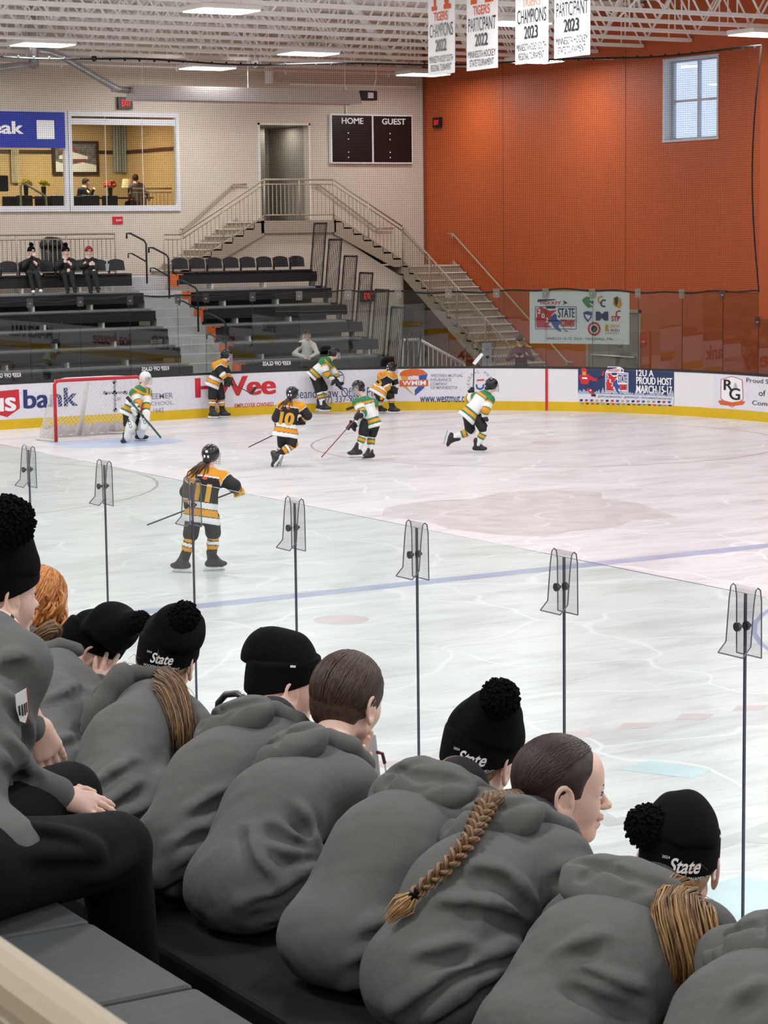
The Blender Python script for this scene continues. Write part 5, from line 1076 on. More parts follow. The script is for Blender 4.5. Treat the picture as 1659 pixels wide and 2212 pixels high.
def player(label, d, px, kit, fwd_, num=None, vox=.013, white_helmet=False, hair=None, skin=M_SKIN, glove=None, goalie=False, group=None, toes=None, base=None):
    """px: dict joint -> (x, y, depth offset)"""
    J = {}
    for k, q in px.items(): J[k] = atd(q[0], q[1], d+(q[2] if len(q) > 2 else 0))
    z0 = min(J['la'][2], J['ra'][2]); root = thing('person', label, 'person', (J['pel'][0], J['pel'][1], 0), group)
    cdir = nrm(J['neck']-J['pel']); fw = nrm(np.asarray(fwd_, float)); fw2 = nrm(fw-cdir*(fw@cdir)); sd = np.cross(fw2, cdir)
    # body (skin): head, neck and the core under the kit
    hf, hu, hs = frame_axes(nrm(px.get('look', fw) if isinstance(px.get('look'), np.ndarray) else fw), nrm(J['head']-J['neck'])*.5+V3(0, 0, 1)*.8)
    B = Field(); face_head(B, J['head'], hf, hu); B.add(Cap(J['neck'], J['head']-hu*.06, .05), .03).add(Cap(J['pel'], J['neck'], .11, .08), .03)
    for a, e, h in (('ls', 'le', 'lh'), ('rs', 're', 'rh')): B.add(Cap(J[a], J[e], .04, .035), .02).add(Cap(J[e], J[h], .034, .026), .02)
    for a, e, h in (('lp', 'lk', 'la'), ('rp', 'rk', 'ra')): B.add(Cap(J[a], J[e], .07, .05), .03).add(Cap(J[e], J[h], .045, .035), .02)
    fmesh(B, 'body', .015, skin, root)
    T = Field(); w_ = .15
    T.add(Cap(J['neck']-cdir*.10, J['pel']+cdir*.05, .165, .165, fw2, .72)).add(Cap(J['pel']+cdir*.05, J['pel']-cdir*.13, .175, .20, fw2, .78), .05).add(Cap(J['ls'], J['rs'], .088), .07)
    arms = {}
    for n_, a, e, h in (('l', 'ls', 'le', 'lh'), ('r', 'rs', 're', 'rh')):
        A1, A2 = Cap(J[a], J[e], .088, .078), Cap(J[e], J[e]+(J[h]-J[e])*.82, .076, .062); arms[n_] = (A1, A2); T.add(A1, .04).add(A2, .03)
    hem = J['pel']-cdir*.15; T.add(Cap(hem-sd*.085, hem+sd*.085, .15, .15, fw2, .88), .06).clip(Half(J['pel']-cdir*.17, -cdir), .01)
    T.cut(Cap(J['neck']+cdir*.02, J['neck']+cdir*.2, .055), .02); T.disp = wob(.006, 11, sum(map(ord, label)) % 97)
    ab = J['pel']-cdir*.18-J['neck']; L_ = np.linalg.norm(ab)
    def colf(v):
        t = ((v-J['neck'])@nrm(ab))/L_; c = band(t, kit['torso'])
        dT = T.ops[0][1](v); 
        for A1, A2 in arms.values():
            d1, d2 = A1(v), A2(v); m_ = np.minimum(d1, d2) < np.minimum(dT, .02+dT)-.004
            la, lb = np.linalg.norm(A1.b-A1.a), np.linalg.norm(A2.b-A2.a); tt = np.where(d1 < d2, A1.t(v)*la, la+A2.t(v)*lb)/(la+lb); c[m_] = band(tt[m_], kit['arm'])
        return c
    fmesh(T, 'jersey', vox, M_VC, root, colf)
    # breezers
    P = Field(); P.add(Cap(J['pel']+cdir*.03, J['pel']-cdir*.08, .12, .12, fw2, .85))
    for a, e in (('lp', 'lk'), ('rp', 'rk')): P.add(Cap(J[a], J[a]+(J[e]-J[a])*.85, .10, .098), .03)
    fmesh(P, 'pants', .015, M_PANT, root)
    for a, e, k in (('lk', 'la', 0), ('rk', 'ra', 1)):
        S = Field(); ax = J[e]-J[a]; S.add(Cap(J[a]-ax*.12, J[a]+ax*.35, .068, .072)).add(Cap(J[a]+ax*.35, J[e], .07, .052), .03)
        fmesh(S, 'sock', .012, M_VC, root, lambda v, a=a, ax=ax: band(((v-J[a])@ax)/(ax@ax)+.12, kit['sock']))
        tdir = fw if toes is None else np.asarray(toes[k], float); skate(root, J[e]+V3(0, 0, .0), tdir, nrm(J[a]-J[e])*.6+V3(0, 0, .6))
    for h, e, q in (('lh', 'le', 1), ('rh', 're', -1)):
        G = Field(); dr = nrm(J[h]-J[e]); glove_hand(None, G, J[h], nrm(px['stickdir']) if 'stickdir' in px else sd, dr, 1.15 if not goalie else 1.3); G.add(Cap(J[h]-dr*.13, J[h]-dr*.04, .062, .055), .02); fmesh(G, 'glove', .011, glove or M_GLOVE, root)
    helmet(root, J['head'], hf, hu, white_helmet)
    if num:
        ey = cdir; ex = sd if False else nrm(np.cross(-fw2, cdir))*-1; c0 = J['neck']-cdir*.20-fw2*.3
        n_in = fw2; ex = nrm(np.cross(ey, -n_in)); s_, x0, x1, y0, y1 = num
        stext(T, 'jersey_number', root, kit['num'], [(s_, x0, x1, y0, y1, .02, 0)], J['neck']-fw2*.0, ex, ey, n_in, .004, .05, .011)
        if kit is DARK: b = MB(); b.add(project_on(T, [J['neck']-cdir*.10+ex*(.035*math.cos(a))+ey*(.018*math.sin(a)) for a in np.linspace(0, 6.1, 14)], n_in, .005), [tuple(range(14))]); b.build('jersey_patch', mat('patch_red', 'd8452c', .6), root)
    if hair is not None:
        b = MB(); rg = np.random.default_rng(3)
        for i in range(26):
            o = rg.normal(size=3)*.012; p0 = J['head']-hf*.09-hu*.06+o*.6; p3 = p0+np.asarray(hair, float)+o*2.2; m1 = p0*.6+p3*.4-hf*.02+V3(0, 0, .01)+o; b.tube([p0, m1, (m1+p3)/2+o, p3], [.009, .011, .008, .002], 4)
        b.build('ponytail', hair_mat('hair_playerbrown', '4a3020', '6b4a30'), root, smooth=True)
    return root, J, T
def stick(label, pts, heel, tip, m_shaft='1a1a22', m_blade='e3e2e0', goal=False, r=.015, mtip=None):
    P0, P1 = np.asarray(pts[0], float), np.asarray(heel, float); tp = np.asarray(tip, float); root = thing('hockey_stick', label, 'hockey stick', (P0+P1)/2)
    MB().tube([P0, P1], r, 6, flat=.7).build('shaft', mat('shaft_'+m_shaft, m_shaft, .35), root)
    MB().tube([P0-nrm(P1-P0)*.01, P0+nrm(P1-P0)*.12], r*1.25, 6).build('grip', M_BLACK, root)
    n = nrm(np.cross(tp-P1, V3(0, 0, 1))); b = MB(); h = V3(0, 0, .075 if not goal else .1); cv = n*.02
    up_ = h if abs((tp-P1)[2]) < .25*np.linalg.norm(tp-P1) else nrm(np.cross(n, tp-P1))*.075
    L = [P1-up_*.35, P1*.5+tp*.5-up_*.4+cv, tp-up_*.35+cv*2]; U = [P1+up_*.5, P1*.5+tp*.5+up_*.5+cv, tp+up_*.35+cv*2]
    v = []
    for a, c in zip(L, U): v += [a-n*.006, c-n*.006, a+n*.006, c+n*.006]
    f = []
    for i in range(2): a = 4*i; f += [(a, a+4, a+5, a+1), (a+2, a+3, a+7, a+6), (a+1, a+5, a+7, a+3), (a, a+2, a+6, a+4)]
    f += [(0, 1, 3, 2), (8, 10, 11, 9)]; b.add(v, f); b.build('blade', mat('bladetape_'+m_blade, m_blade, .6), root); return root
def gp(px, py, z=0.0): return atz(px, py, z)
def dep(px, py, z=0): return float((atz(px, py, z)-CAMP)@_f)
R_, F_ = _r0, nrm(V3(_f[0], _f[1], 0))      # image right and away-from-camera on the ground
# black 11, back to us
d = dep(425, 1237)
root, J, T = player('person in black and gold hockey kit number 11, nearest on the ice', d, dict(head=(455, 984, 0), neck=(449, 1016, 0), ls=(417, 1034, 0), rs=(483, 1034, 0), le=(402, 1062, .05), re=(506, 1050, -.05), lh=(409, 1090, .22), rh=(513, 1058, .12), pel=(437, 1100, 0), lp=(418, 1118, 0), rp=(457, 1118, 0), lk=(411, 1160, -.05), rk=(461, 1156, .05), la=(398, 1212, 0), ra=(457, 1208, .1), stickdir=nrm(-R_*.9+V3(0, 0, -.3)), look=nrm(F_+R_*.35)), DARK, F_*1+R_*.12, ('11', -.085, .085, -.385, -.165), vox=.009, glove=M_GLOVEG, toes=(nrm(-R_*.8+F_*.35), nrm(R_*.75+F_*.2)), hair=-R_*.18+V3(0, 0, -.22))
stick('dark hockey stick with a pale blade held by the number 11 player', [atd(521, 1056, d+.1)], atd(318, 1134, d+.32), atd(280, 1120, d+.30), '23233a')
# black 10
d = dep(600, 1008)
root, J, T = player('person in black and gold hockey kit number 10, seen from behind leaning right', d, dict(head=(631, 852, 0), neck=(627, 871, 0), ls=(609, 879, 0), rs=(651, 880, 0), le=(596, 902, 0), re=(664, 898, 0), lh=(601, 915, .2), rh=(652, 908, .15), pel=(619, 924, 0), lp=(610, 937, 0), rp=(629, 937, 0), lk=(611, 962, .1), rk=(632, 962, -.05), la=(600, 989, .15), ra=(596, 985, -.1), stickdir=-R_, look=nrm(F_+R_*.3)), DARK, F_+R_*.15, ('10', -.12, .12, -.40, -.17), vox=.012, toes=(nrm(-R_*.3-V3(0, 0, .9)+F_*.2), nrm(-R_*.5-V3(0, 0, .7))), hair=-R_*.14+V3(0, 0, -.22))
stick('dark hockey stick with pale curved blade held by the number 10 player', [atd(662, 905, d+.05)], atd(537, 966, d+.1), atd(512, 958, d+.1), '2a2a44', 'd9d2cf')
# white player with red stick
d = dep(780, 993)
player('person in white green and gold kit skating with a red stick, centre of the ice', d, dict(head=(774, 838, 0), neck=(787, 862, 0), ls=(772, 870, -.12), rs=(806, 872, .1), le=(782, 892, -.2), re=(808, 896, .05), lh=(778, 898, -.25), rh=(762, 920, -.1), pel=(800, 905, 0), lp=(789, 915, -.08), rp=(810, 915, .08), lk=(785, 938, -.1), rk=(802, 940, .1), la=(773, 971, -.1), ra=(800, 978, .1), stickdir=nrm(-R_*.6+V3(0, 0, -.7)), look=nrm(-R_*.6-F_*.6)), LITE, nrm(-R_*.85-F_*.4), toes=(nrm(-R_*.9), nrm(-R_*.8-F_*.3)), vox=.012)
stick('magenta red hockey stick with white taped blade reaching down left from the central white player', [atd(783, 888, d-.25)], atd(694, 988, d-.2), atd(672, 983, d-.2), '8a2a4a', 'e8e2de')
# white 3 leaning right, one leg lifted
d = dep(1030, 976)
player('person in white green and gold kit striding right with the rear leg lifted', d, dict(head=(1062, 833, 0), neck=(1052, 850, 0), ls=(1028, 858, .15), rs=(1058, 864, -.12), le=(1012, 862, .25), re=(1050, 885, -.2), lh=(1020, 849, .3), rh=(1046, 902, -.1), pel=(1018, 890, 0), lp=(1012, 903, .05), rp=(1030, 903, -.05), lk=(1016, 932, .1), rk=(1047, 930, -.1), la=(979, 945, .1), ra=(1030, 962, -.05), stickdir=V3(0, 0, 1), look=nrm(R_*.9+F_*.3)), LITE, nrm(R_*.95+F_*.3), toes=(nrm(-R_*.25-V3(0, 0, .9)), nrm(R_*.9)), vox=.012)
stick('dark hockey stick held straight up with a white blade above the boards', [atd(1022, 860, d+.3)], atd(1024, 787, d+.3), atd(1041, 764, d+.3), '2a2d38', 'f0f0ef')
# white 17 by the boards
d = dep(694, 893)-.16
player('person in white green and gold kit bending beside the far boards', d, dict(head=(722, 764, 0), neck=(711, 777, 0), ls=(697, 782, -.1), rs=(713, 790, .12), le=(706, 808, -.15), re=(724, 808, .1), lh=(722, 822, -.1), rh=(734, 830, 0), pel=(684, 805, 0), lp=(680, 816, -.05), rp=(688, 818, .05), lk=(690, 846, -.05), rk=(702, 842, .1), la=(698, 876, -.05), ra=(690, 874, .12), stickdir=nrm(R_*.7+V3(0, 0, -.7)), look=nrm(R_*.9-F_*.2)), LITE, nrm(R_*.95-F_*.15), toes=(nrm(R_*.95), nrm(R_*.95)), vox=.013)
stick('hockey stick with dark blade reaching from the number 17 player to the kick strip', [atd(720, 815, d-.1)], atd(770, 878, d-.15), atd(748, 885, d-.15), '3a4a68', '2c2c30')
# black 5 by the boards
d = dep(846, 893)-.2
player('person in black and gold kit number 5 bending against the far boards', d, dict(head=(846, 796, .1), neck=(840, 808, 0), ls=(824, 812, -.1), rs=(850, 814, .1), le=(836, 836, -.1), re=(855, 832, .15), lh=(848, 842, 0), rh=(853, 845, .2), pel=(822, 838, 0), lp=(817, 845, -.05), rp=(832, 845, .05), lk=(822, 862, -.1), rk=(845, 858, .05), la=(818, 880, .1), ra=(846, 880, .05), stickdir=R_, look=nrm(R_*.6+F_*.6)), DARK, nrm(R_*.6+F_*.7+V3(0, 0, -.2)), ('5', -.08, .08, -.36, -.14), toes=(nrm(R_*.95), nrm(R_*.95)), vox=.013)
# black 14 by the boards
d = dep(470, 903)-.1
player('person in black and gold kit standing before the red lettering of the far boards', d, dict(head=(489, 768, 0), neck=(481, 782, 0), ls=(466, 790, -.15), rs=(484, 788, .12), le=(480, 808, -.2), re=(492, 806, .1), lh=(494, 826, -.15), rh=(491, 826, .05), pel=(464, 822, 0), lp=(460, 832, -.05), rp=(472, 832, .05), lk=(459, 862, -.08), rk=(478, 862, .1), la=(458, 890, -.1), ra=(480, 889, .1), stickdir=nrm(R_*.8+V3(0, 0, -.3)), look=nrm(R_*.9-F_*.1)), DARK, nrm(R_*.9-F_*.3), toes=(nrm(R_*.85-F_*.2), nrm(R_*.95)), vox=.013)
stick('dark hockey stick held across the red lettering by the player at the boards', [atd(488, 822, d-.1)], atd(543, 850, d-.2), atd(553, 836, d-.2), '3a3a40', '2a2a2e')
# goalie
d = dep(285, 955)
root, J, T = player('person in white goalie gear number 31 crouching in front of the red goal', d, dict(head=(314, 818, 0), neck=(306, 838, 0), ls=(290, 850, -.1), rs=(318, 848, .1), le=(298, 870, -.2), re=(316, 880, -.1), lh=(293, 884, -.25), rh=(313, 905, -.2), pel=(284, 882, 0), lp=(276, 892, -.05), rp=(296, 895, .1), lk=(277, 920, -.1), rk=(304, 915, .1), la=(270, 945, -.1), ra=(300, 938, .25), stickdir=nrm(R_*.5+V3(0, 0, -.8)), look=nrm(R_*.7-F_*.5)), LITE, nrm(R_*.8-F_*.45), white_helmet=True, goalie=True, glove=M_PADW, toes=(nrm(-R_*.2-F_*.9), nrm(R_*.8)), vox=.012)
b = None
for a, e, o in (('lk', 'la', .02), ('rk', 'ra', .02)):
    Fp = Field(); ax = nrm(J[e]-J[a]); q = nrm(R_*.8-F_*.5); Fp.add(Cap(J[a]-ax*.16+q*.05, J[e]-ax*.02+q*.06, .10, .105, q, .5)).add(Cap(J[a]+q*.07, J[a]+q*.07+ax*.05, .1), .03); fmesh(Fp, 'leg_pad', .014, M_PADW, root)
Fp = Field(); Fp.add(Cap(atd(316, 893, d-.28), atd(312, 922, d-.28), .085, .08, F_, .45)); fmesh(Fp, 'blocker_pad', .014, M_PADW, root)
for k_, (x, y) in enumerate(((280, 915), (311, 906))):
    b = MB(); c = atd(x, y, d-.37); ex = nrm(R_*.3+V3(0, 0, -.95)); b_ = nrm(V3(0, 0, .3)+R_*.9); text(b, 'CCM', -.09, .09, -.03, .03, plane(c, -ex, b_), bold=.02); b.build('pad_lettering', M_BLK, root)
b = MB(); text(b, '31', -.06, .06, -.06, .06, plane(atd(320, 844, d-.16), R_), bold=.02); b.build('jersey_number', M_GOLD, root)
stick('green goalie stick with a pale wide blade resting on the ice by the crease', [atd(275, 858, d-.3)], atd(348, 946, d-.3), atd(380, 938, d-.25), '1f4d38', 'd8d2cb', True, .028)
# ================================================================ SPECTATORS ON THE NEAR BENCH
M_HOOD = mat('hoodie_grey', '595957', .88, noise=.13, nscale=420, bump=.007, bscale=11)
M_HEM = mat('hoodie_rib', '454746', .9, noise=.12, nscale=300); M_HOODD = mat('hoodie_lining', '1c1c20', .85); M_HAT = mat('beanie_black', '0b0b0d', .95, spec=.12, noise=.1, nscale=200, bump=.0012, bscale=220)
M_TROU = mat('trousers_black', '111113', .9, spec=.15, bump=.004, bscale=14); M_SHOE = mat('shoe_black', '1a1a1b', .6); M_THREAD = mat('white_thread', 'e9e9e9', .6)
def head_field(c, f, u, sc=1.0, mouth=0):
    s = np.cross(f, u); R = np.array([f, s, u]); F = Field(); Q = lambda a, b, e: c+(f*a+s*b+u*e)*sc
    E_ = lambda a, b, e, r, k=.03: F.add(Ell(Q(a, b, e), np.array(r)*sc, R), k*sc)
    E_(-.012, 0, .03, (.095, .076, .088)); E_(.03, 0, -.03, (.056, .057, .078)); E_(.056, 0, .042, (.032, .05, .045))
    for q in (-1, 1):
        F.add(Cap(Q(-.002, q*.05, -.055), Q(.056, q*.012, -.092), .016*sc, .014*sc), .03*sc); E_(.052, q*.034, -.028, (.026, .022, .026)); F.add(Cap(Q(.083, q*.012, .016), Q(.068, q*.045, .014), .008*sc, .006*sc), .014*sc)
        F.cut(Ell(Q(.093, q*.030, .0), np.array((.012, .015, .008))*sc, R), .012*sc); E_(.098, q*.010, -.030, (.010, .006, .007), .006)
        ea = nrm(u*.97-f*.22); F.add(Tor(Q(-.008, q*.083, -.004), nrm(s*q+f*.35), .0215*sc, .0048*sc, 1.45, ea), .004*sc); E_(-.006, q*.078, -.006, (.018, .004, .026), .004); E_(.001, q*.081, -.037, (.010, .005, .012), .006); F.add(Ell(Q(.010, q*.080, -.010), np.array((.005, .004, .008))*sc, R), .004)
    E_(.066, 0, -.094, (.016, .022, .014)); F.add(Cap(Q(.083, 0, .010), Q(.105, 0, -.020), .006*sc, .0085*sc), .010*sc); E_(.109, 0, -.0265, (.0105, .0115, .009), .006)
    g = .008*mouth
    F.add(Cap(Q(.092, -.014, -.053), Q(.092, .014, -.053), .0075*sc), .008*sc).add(Cap(Q(.087-g*.3, -.012, -.068-g), Q(.087-g*.3, .012, -.068-g), .0075*sc), .008*sc)
    F.cut(Cap(Q(.10, -.014, -.0605-g*.5), Q(.10, .014, -.0605-g*.5), (.002+g*.7)*sc), .004)
    return F, Q, R
def eyes_lips(root, Q, R, sc=1.0, mouth=0):
    b = MB(); 
    for q in (-1, 1): b.ell(Q(.0745, q*.030, .0005), np.array((.0125, .0135, .0115))*sc, 14, 10, R=R.T)
    b.build('eye', M_EYEW, root, smooth=True); b = MB()
    for q in (-1, 1): b.ell(Q(.0845, q*.029, .0), np.array((.0035, .0052, .0055))*sc, 10, 6, R=R.T); b.tube([Q(.084, q*.016, .006), Q(.090, q*.028, .0095), Q(.082, q*.043, .005)], .0016*sc, 4); b.tube([Q(.090, q*.012, .021), Q(.087, q*.03, .027), Q(.072, q*.048, .022)], [.0016*sc, .003*sc, .0012*sc], 5)
    b.build('iris_and_lashes', M_EYED, root, smooth=True); g = .008*mouth; L = Field()
    L.add(Cap(Q(.0955, -.012, -.0545), Q(.0965, 0, -.053), .005*sc)).add(Cap(Q(.0965, 0, -.053), Q(.0955, .012, -.0545), .005*sc), .004).add(Cap(Q(.0905-g*.3, -.01, -.0665-g), Q(.0905-g*.3, .01, -.0665-g), .0055*sc), .002); fmesh(L, 'lips', .0022, M_LIP, root)
def hand_field(w, d, pn, side=1, curl=.5, spread=.12, sc=1.0, thumb=.6):
    """w wrist, d finger direction, pn normal out of the BACK of the hand, side +1: thumb towards cross(d,pn)"""
    d, pn = nrm(d), nrm(pn); pn = nrm(pn-d*(pn@d)); s = np.cross(d, pn)*side; F = Field(); P = lambda a, b, e: w+(d*a+s*b+pn*e)*sc
    F.add(Cap(P(-.05, 0, 0), P(.0, 0, 0), .024*sc, .023*sc, pn, .75)).add(Cap(P(.01, .014, 0), P(.07, .026, .002), .017*sc, .012*sc, pn, .8), .02).add(Cap(P(.01, 0, 0), P(.074, .006, .003), .019*sc, .012*sc), .02).add(Cap(P(.01, -.012, 0), P(.068, -.016, 0), .018*sc, .012*sc), .02).add(Cap(P(.012, -.018, -.003), P(.06, -.032, -.002), .014*sc, .011*sc), .02)
    for i, (y, L, x0) in enumerate(((.027, .066, .072), (.008, .074, .076), (-.013, .068, .071), (-.032, .052, .062))):
        a0 = curl*.45; sp = (y/.03)*spread; p = P(x0, y, .001); r = .0088*sc
        for j, fr in enumerate((.45, .30, .25)):
            a0 += curl*(.35 if j else .2); v = d*math.cos(a0)-pn*math.sin(a0)+s*sp*(1-.5*curl); q = p+nrm(v)*L*fr*sc; F.add(Cap(p, q, r, r*.92), .005); r *= .92; p = q
    t0 = P(.012, .024, -.006); t1 = t0+(d*.45+s*.75-pn*.25*curl)*.038*sc; t2 = t1+(d*.85+s*.35*(1-curl)-pn*.3*curl)*.028*sc; t3 = t2+(d*.95-pn*.25*curl)*.022*sc
    F.add(Cap(t0, t1, .014*sc, .011*sc), .015).add(Cap(t1, t2, .0105*sc, .0095*sc), .006).add(Cap(t2, t3, .0095*sc, .008*sc), .004); return F
def merge_fields(root, name, m, fields):
    vs, fs, k = [], [], 0
    for F, vx in fields: v, q = F.mesh(vx); vs.append(v); fs += [tuple(int(i)+k for i in f) for f in q]; k += len(v)
    b = MB(); b.v = vs; b.f = fs; b.n = k; b.mi = []; return b.build(name, m, root, smooth=True)
def beanie(root, c, f, u, top, rtop=.078, pom=None, pr=.045, state=True, tdir=None, tag_dir=None, sc=1.0, low=.0, mid=None, txt_shift=0.0, logo=None):
    """top: crown end point; pom: pompom centre"""
    s = np.cross(f, u); R = np.array([f, s, u]); C = c-f*.008+u*.045
    K = Field(); K.add(Ell(c-f*.006+u*.03, np.array((.112, .092, .24))*sc, R)); K.clip(Half(c+u*(.088+low), nrm(u-f*.12)), .012).clip(Half(c+u*(.009+low), -nrm(u-f*.30)), .008)
    G = Field(); G.add(Ell(c+u*(.06+low), np.array((.095, .078, .078))*sc, R)); m_ = mid if mid is not None else (c+u*.11+top)/2
    G.add(Cap(c+u*(.085+low), m_, .072*sc, .078*sc), .04).add(Cap(m_, top, .078*sc, rtop*sc), .04)
    G.clip(Half(c+u*(.055+low), -u), .01); w1 = wob(.010, 24, int(abs(c[1])*100)); G.disp = w1
    o = fmesh(G, 'beanie', .006, M_HAT, root); k = fmesh(K, 'cuff', .005, M_HAT, o)
    if pom is not None:
        b = MB(); b.ell(pom, (pr*.90,)*3, 14, 10); tuft(b, pom, pr, 1100, .10, .0034, int(abs(c[1])*50)); b.build('pom_pom', M_HAT, o)
    if state:
        td = nrm(tdir) if tdir is not None else -f; ex = nrm(np.cross(u, td)); ey = u; c0 = c+u*(.026+low)+ex*txt_shift
        stext(K, 'beanie_lettering', o, M_THREAD, [('State', -.036, .034, -.014, .018, .02, .35), ('HOCKEY TOURNAMENT', -.054, .054, -.029, -.021, .0, 0), ('2024', -.05, -.034, .014, .020, 0, 0)], c0, ex, ey, -td, .0015, .008)
    if tag_dir is not None:
        td = nrm(tag_dir); ex = nrm(np.cross(u, td)); b = MB(); b.add(project_on(K, [c+u*(.074+low)+ex*a+u*e for a, e in ((-.008, -.003), (.008, -.003), (.008, .003), (-.008, .003))], -td, .003), [(0, 1, 2, 3)]); b.build('beanie_tag', M_THREAD, o)
    if logo is not None:
        td = nrm(logo); ex = nrm(np.cross(u, td)); b = MB(); P_ = project_on(K, [c+u*(.045+low)+ex*r*math.cos(a)+u*r*math.sin(a) for a in np.linspace(0, 2*PI, 19)[:-1] for r in (.019, .024)], -td, .002); b.add(P_, [(2*i, 2*i+1, (2*i+3) % 36, (2*i+2) % 36) for i in range(18)]); b.build('beanie_badge', M_THREAD, o)
    return o
def scalp(root, c, f, u, m, gather, n=230, sc=1.0, low=-.06, front=.55, name='hair', seed=1, hat=False):
    """combed hair: a close shell plus strands running from the hairline to the gather point"""
    sc = sc*(.90 if hat else 1); s = np.cross(f, u); R = np.array([f, s, u]); H = Field(); H.add(Ell(c+u*.032*sc-f*.014*sc, np.array((.101, .083, .094))*sc, R)).add(Ell(c-f*.045*sc-u*.02*sc, np.array((.062, .066, .062))*sc, R), .03)
    H.cut(Ell(c+f*.098*sc-u*.030*sc, np.array((.074, .115, .090))*sc, R), .012); H.cut(Ell(c+f*.022*sc-u*.055*sc, np.array((.060, .11, .062))*sc, R), .012)
    for q_ in (-1, 1): H.cut(Ell(c+(f*.078+s*q_*.07+u*.012)*sc, np.array((.042, .045, .05))*sc, R), .01)
    if hat: H.clip(Half(c+u*.012, u-f*.25), .01)
    vs, q = H.mesh(.006); b = MB(); b.v = [vs]; b.f = [tuple(map(int, g)) for g in q]; b.n = len(vs); b.mi = [0]*len(q)
    rg = np.random.default_rng(seed); rad = np.array((.103, .085, .096))*sc; C = c+u*.032*sc-f*.014*sc
    g = nrm((np.asarray(gather)-C)@R.T/rad)
    for i in range(int(n*1.7)):
        a = rg.uniform(-2.1, 2.1); em = float(np.interp(abs(a), (0, .8, 1.15, 1.5, 2.1), (.82, .80, .66, .30, -.25))); ele = em+abs(rg.normal())*.22 if i % 2 else rg.uniform(em, 1.45)
        st = V3(math.cos(a)*math.cos(ele), math.sin(a)*math.cos(ele), math.sin(ele))
        om = math.acos(np.clip(st@g, -1, 1)); P = []
        for t in np.linspace(0, .97, 9):
            dd = (math.sin((1-t)*om)*st+math.sin(t*om)*g)/max(math.sin(om), 1e-3); lift_ = 1.006+.014*rg.uniform(0, 1); P.append(C+(dd*rad*lift_)@R)
        P.append(np.asarray(gather))
        if hat: P = [q_ for q_ in P if (q_-c)@u < -.012+.3*((q_-c)@f)]
        if len(P) > 2: b.tube(P, [.0012]+[.0019]*(len(P)-2)+[.002], 4, mi=int(rg.integers(0, 4)), cap=False)
    return b.build(name, m, root, smooth=True)
def ponytail(root, pts, m, r0=.02, r1=.028, n=90, name='ponytail', seed=2, wave=.008, tie=True, strays=0, tail=.5):
    rg = np.random.default_rng(seed); P = np.array(pts, float); d = np.r_[0, np.cumsum(np.linalg.norm(np.diff(P, axis=0), axis=1))]; tt = np.linspace(0, 1, 16)
    C = np.stack([np.interp(tt*d[-1], d, P[:, i]) for i in range(3)], 1)
    for _ in range(2): C[1:-1] = (C[:-2]+2*C[1:-1]+C[2:])/4
    T = np.gradient(C, axis=0); T /= np.linalg.norm(T, axis=1)[:, None]; sd = np.cross(T, _f); sd /= np.linalg.norm(sd, axis=1)[:, None]; up_ = np.cross(sd, T); b = MB()
    b.tube(C[:15], [max(.004, (r0+(r1-r0)*min(1, t*2.5)*(1 if t < .6 else 1-(t-.6)*tail*1.6))*.62) for t in tt[:15]], 8)
    for i in range(int(n*2.6)):
        a, q = rg.uniform(0, 2*PI), math.sqrt(rg.uniform(.15, 1)); L = rg.uniform(.75, 1.0) if i % 3 else 1.0; ph, fr, am = rg.uniform(0, 6), rg.uniform(4, 9), rg.uniform(.3, 1)*wave; k = max(4, int(16*L)); pp = []
        for j in range(k):
            t = tt[j]; w_ = (r0*.6+(r1-r0*.6)*min(1, t*3)**.7)*(1 if t < .55 else 1-(t-.55)*tail*1.3); o = sd[j]*(math.cos(a)*q*w_+am*math.sin(fr*t+ph)*t)+up_[j]*(math.sin(a)*q*w_*.8+am*math.cos(fr*t*1.1+ph)*t); pp.append(C[j]+o)
        rr = rg.uniform(.0012, .0026); b.tube(pp, [rr]*(k-3)+[rr*.8, rr*.5, rr*.15], 4, mi=int(rg.integers(0, 4)), cap=False)
    for i in range(strays):
        j = rg.integers(0, 4); p = C[j]; dr = nrm(sd[j]*rg.choice([-1, 1])+rg.normal(size=3)*.5+V3(0, 0, -.6)); b.tube([p, p+dr*.05+V3(0, 0, .02), p+dr*.10, p+dr*.13+V3(0, 0, -.04)], [.001, .001, .0008, .0004], 3, cap=False)
    o = b.build(name, m, root, smooth=True)
    if tie: Tb = MB(); Tb.tube([C[0]-T[0]*.012, C[0], C[0]+T[0]*.012], [r0*.9, r0*1.1, r0*.9], 10); Tb.build('hair_tie', M_HAT, root, smooth=True)
    return o
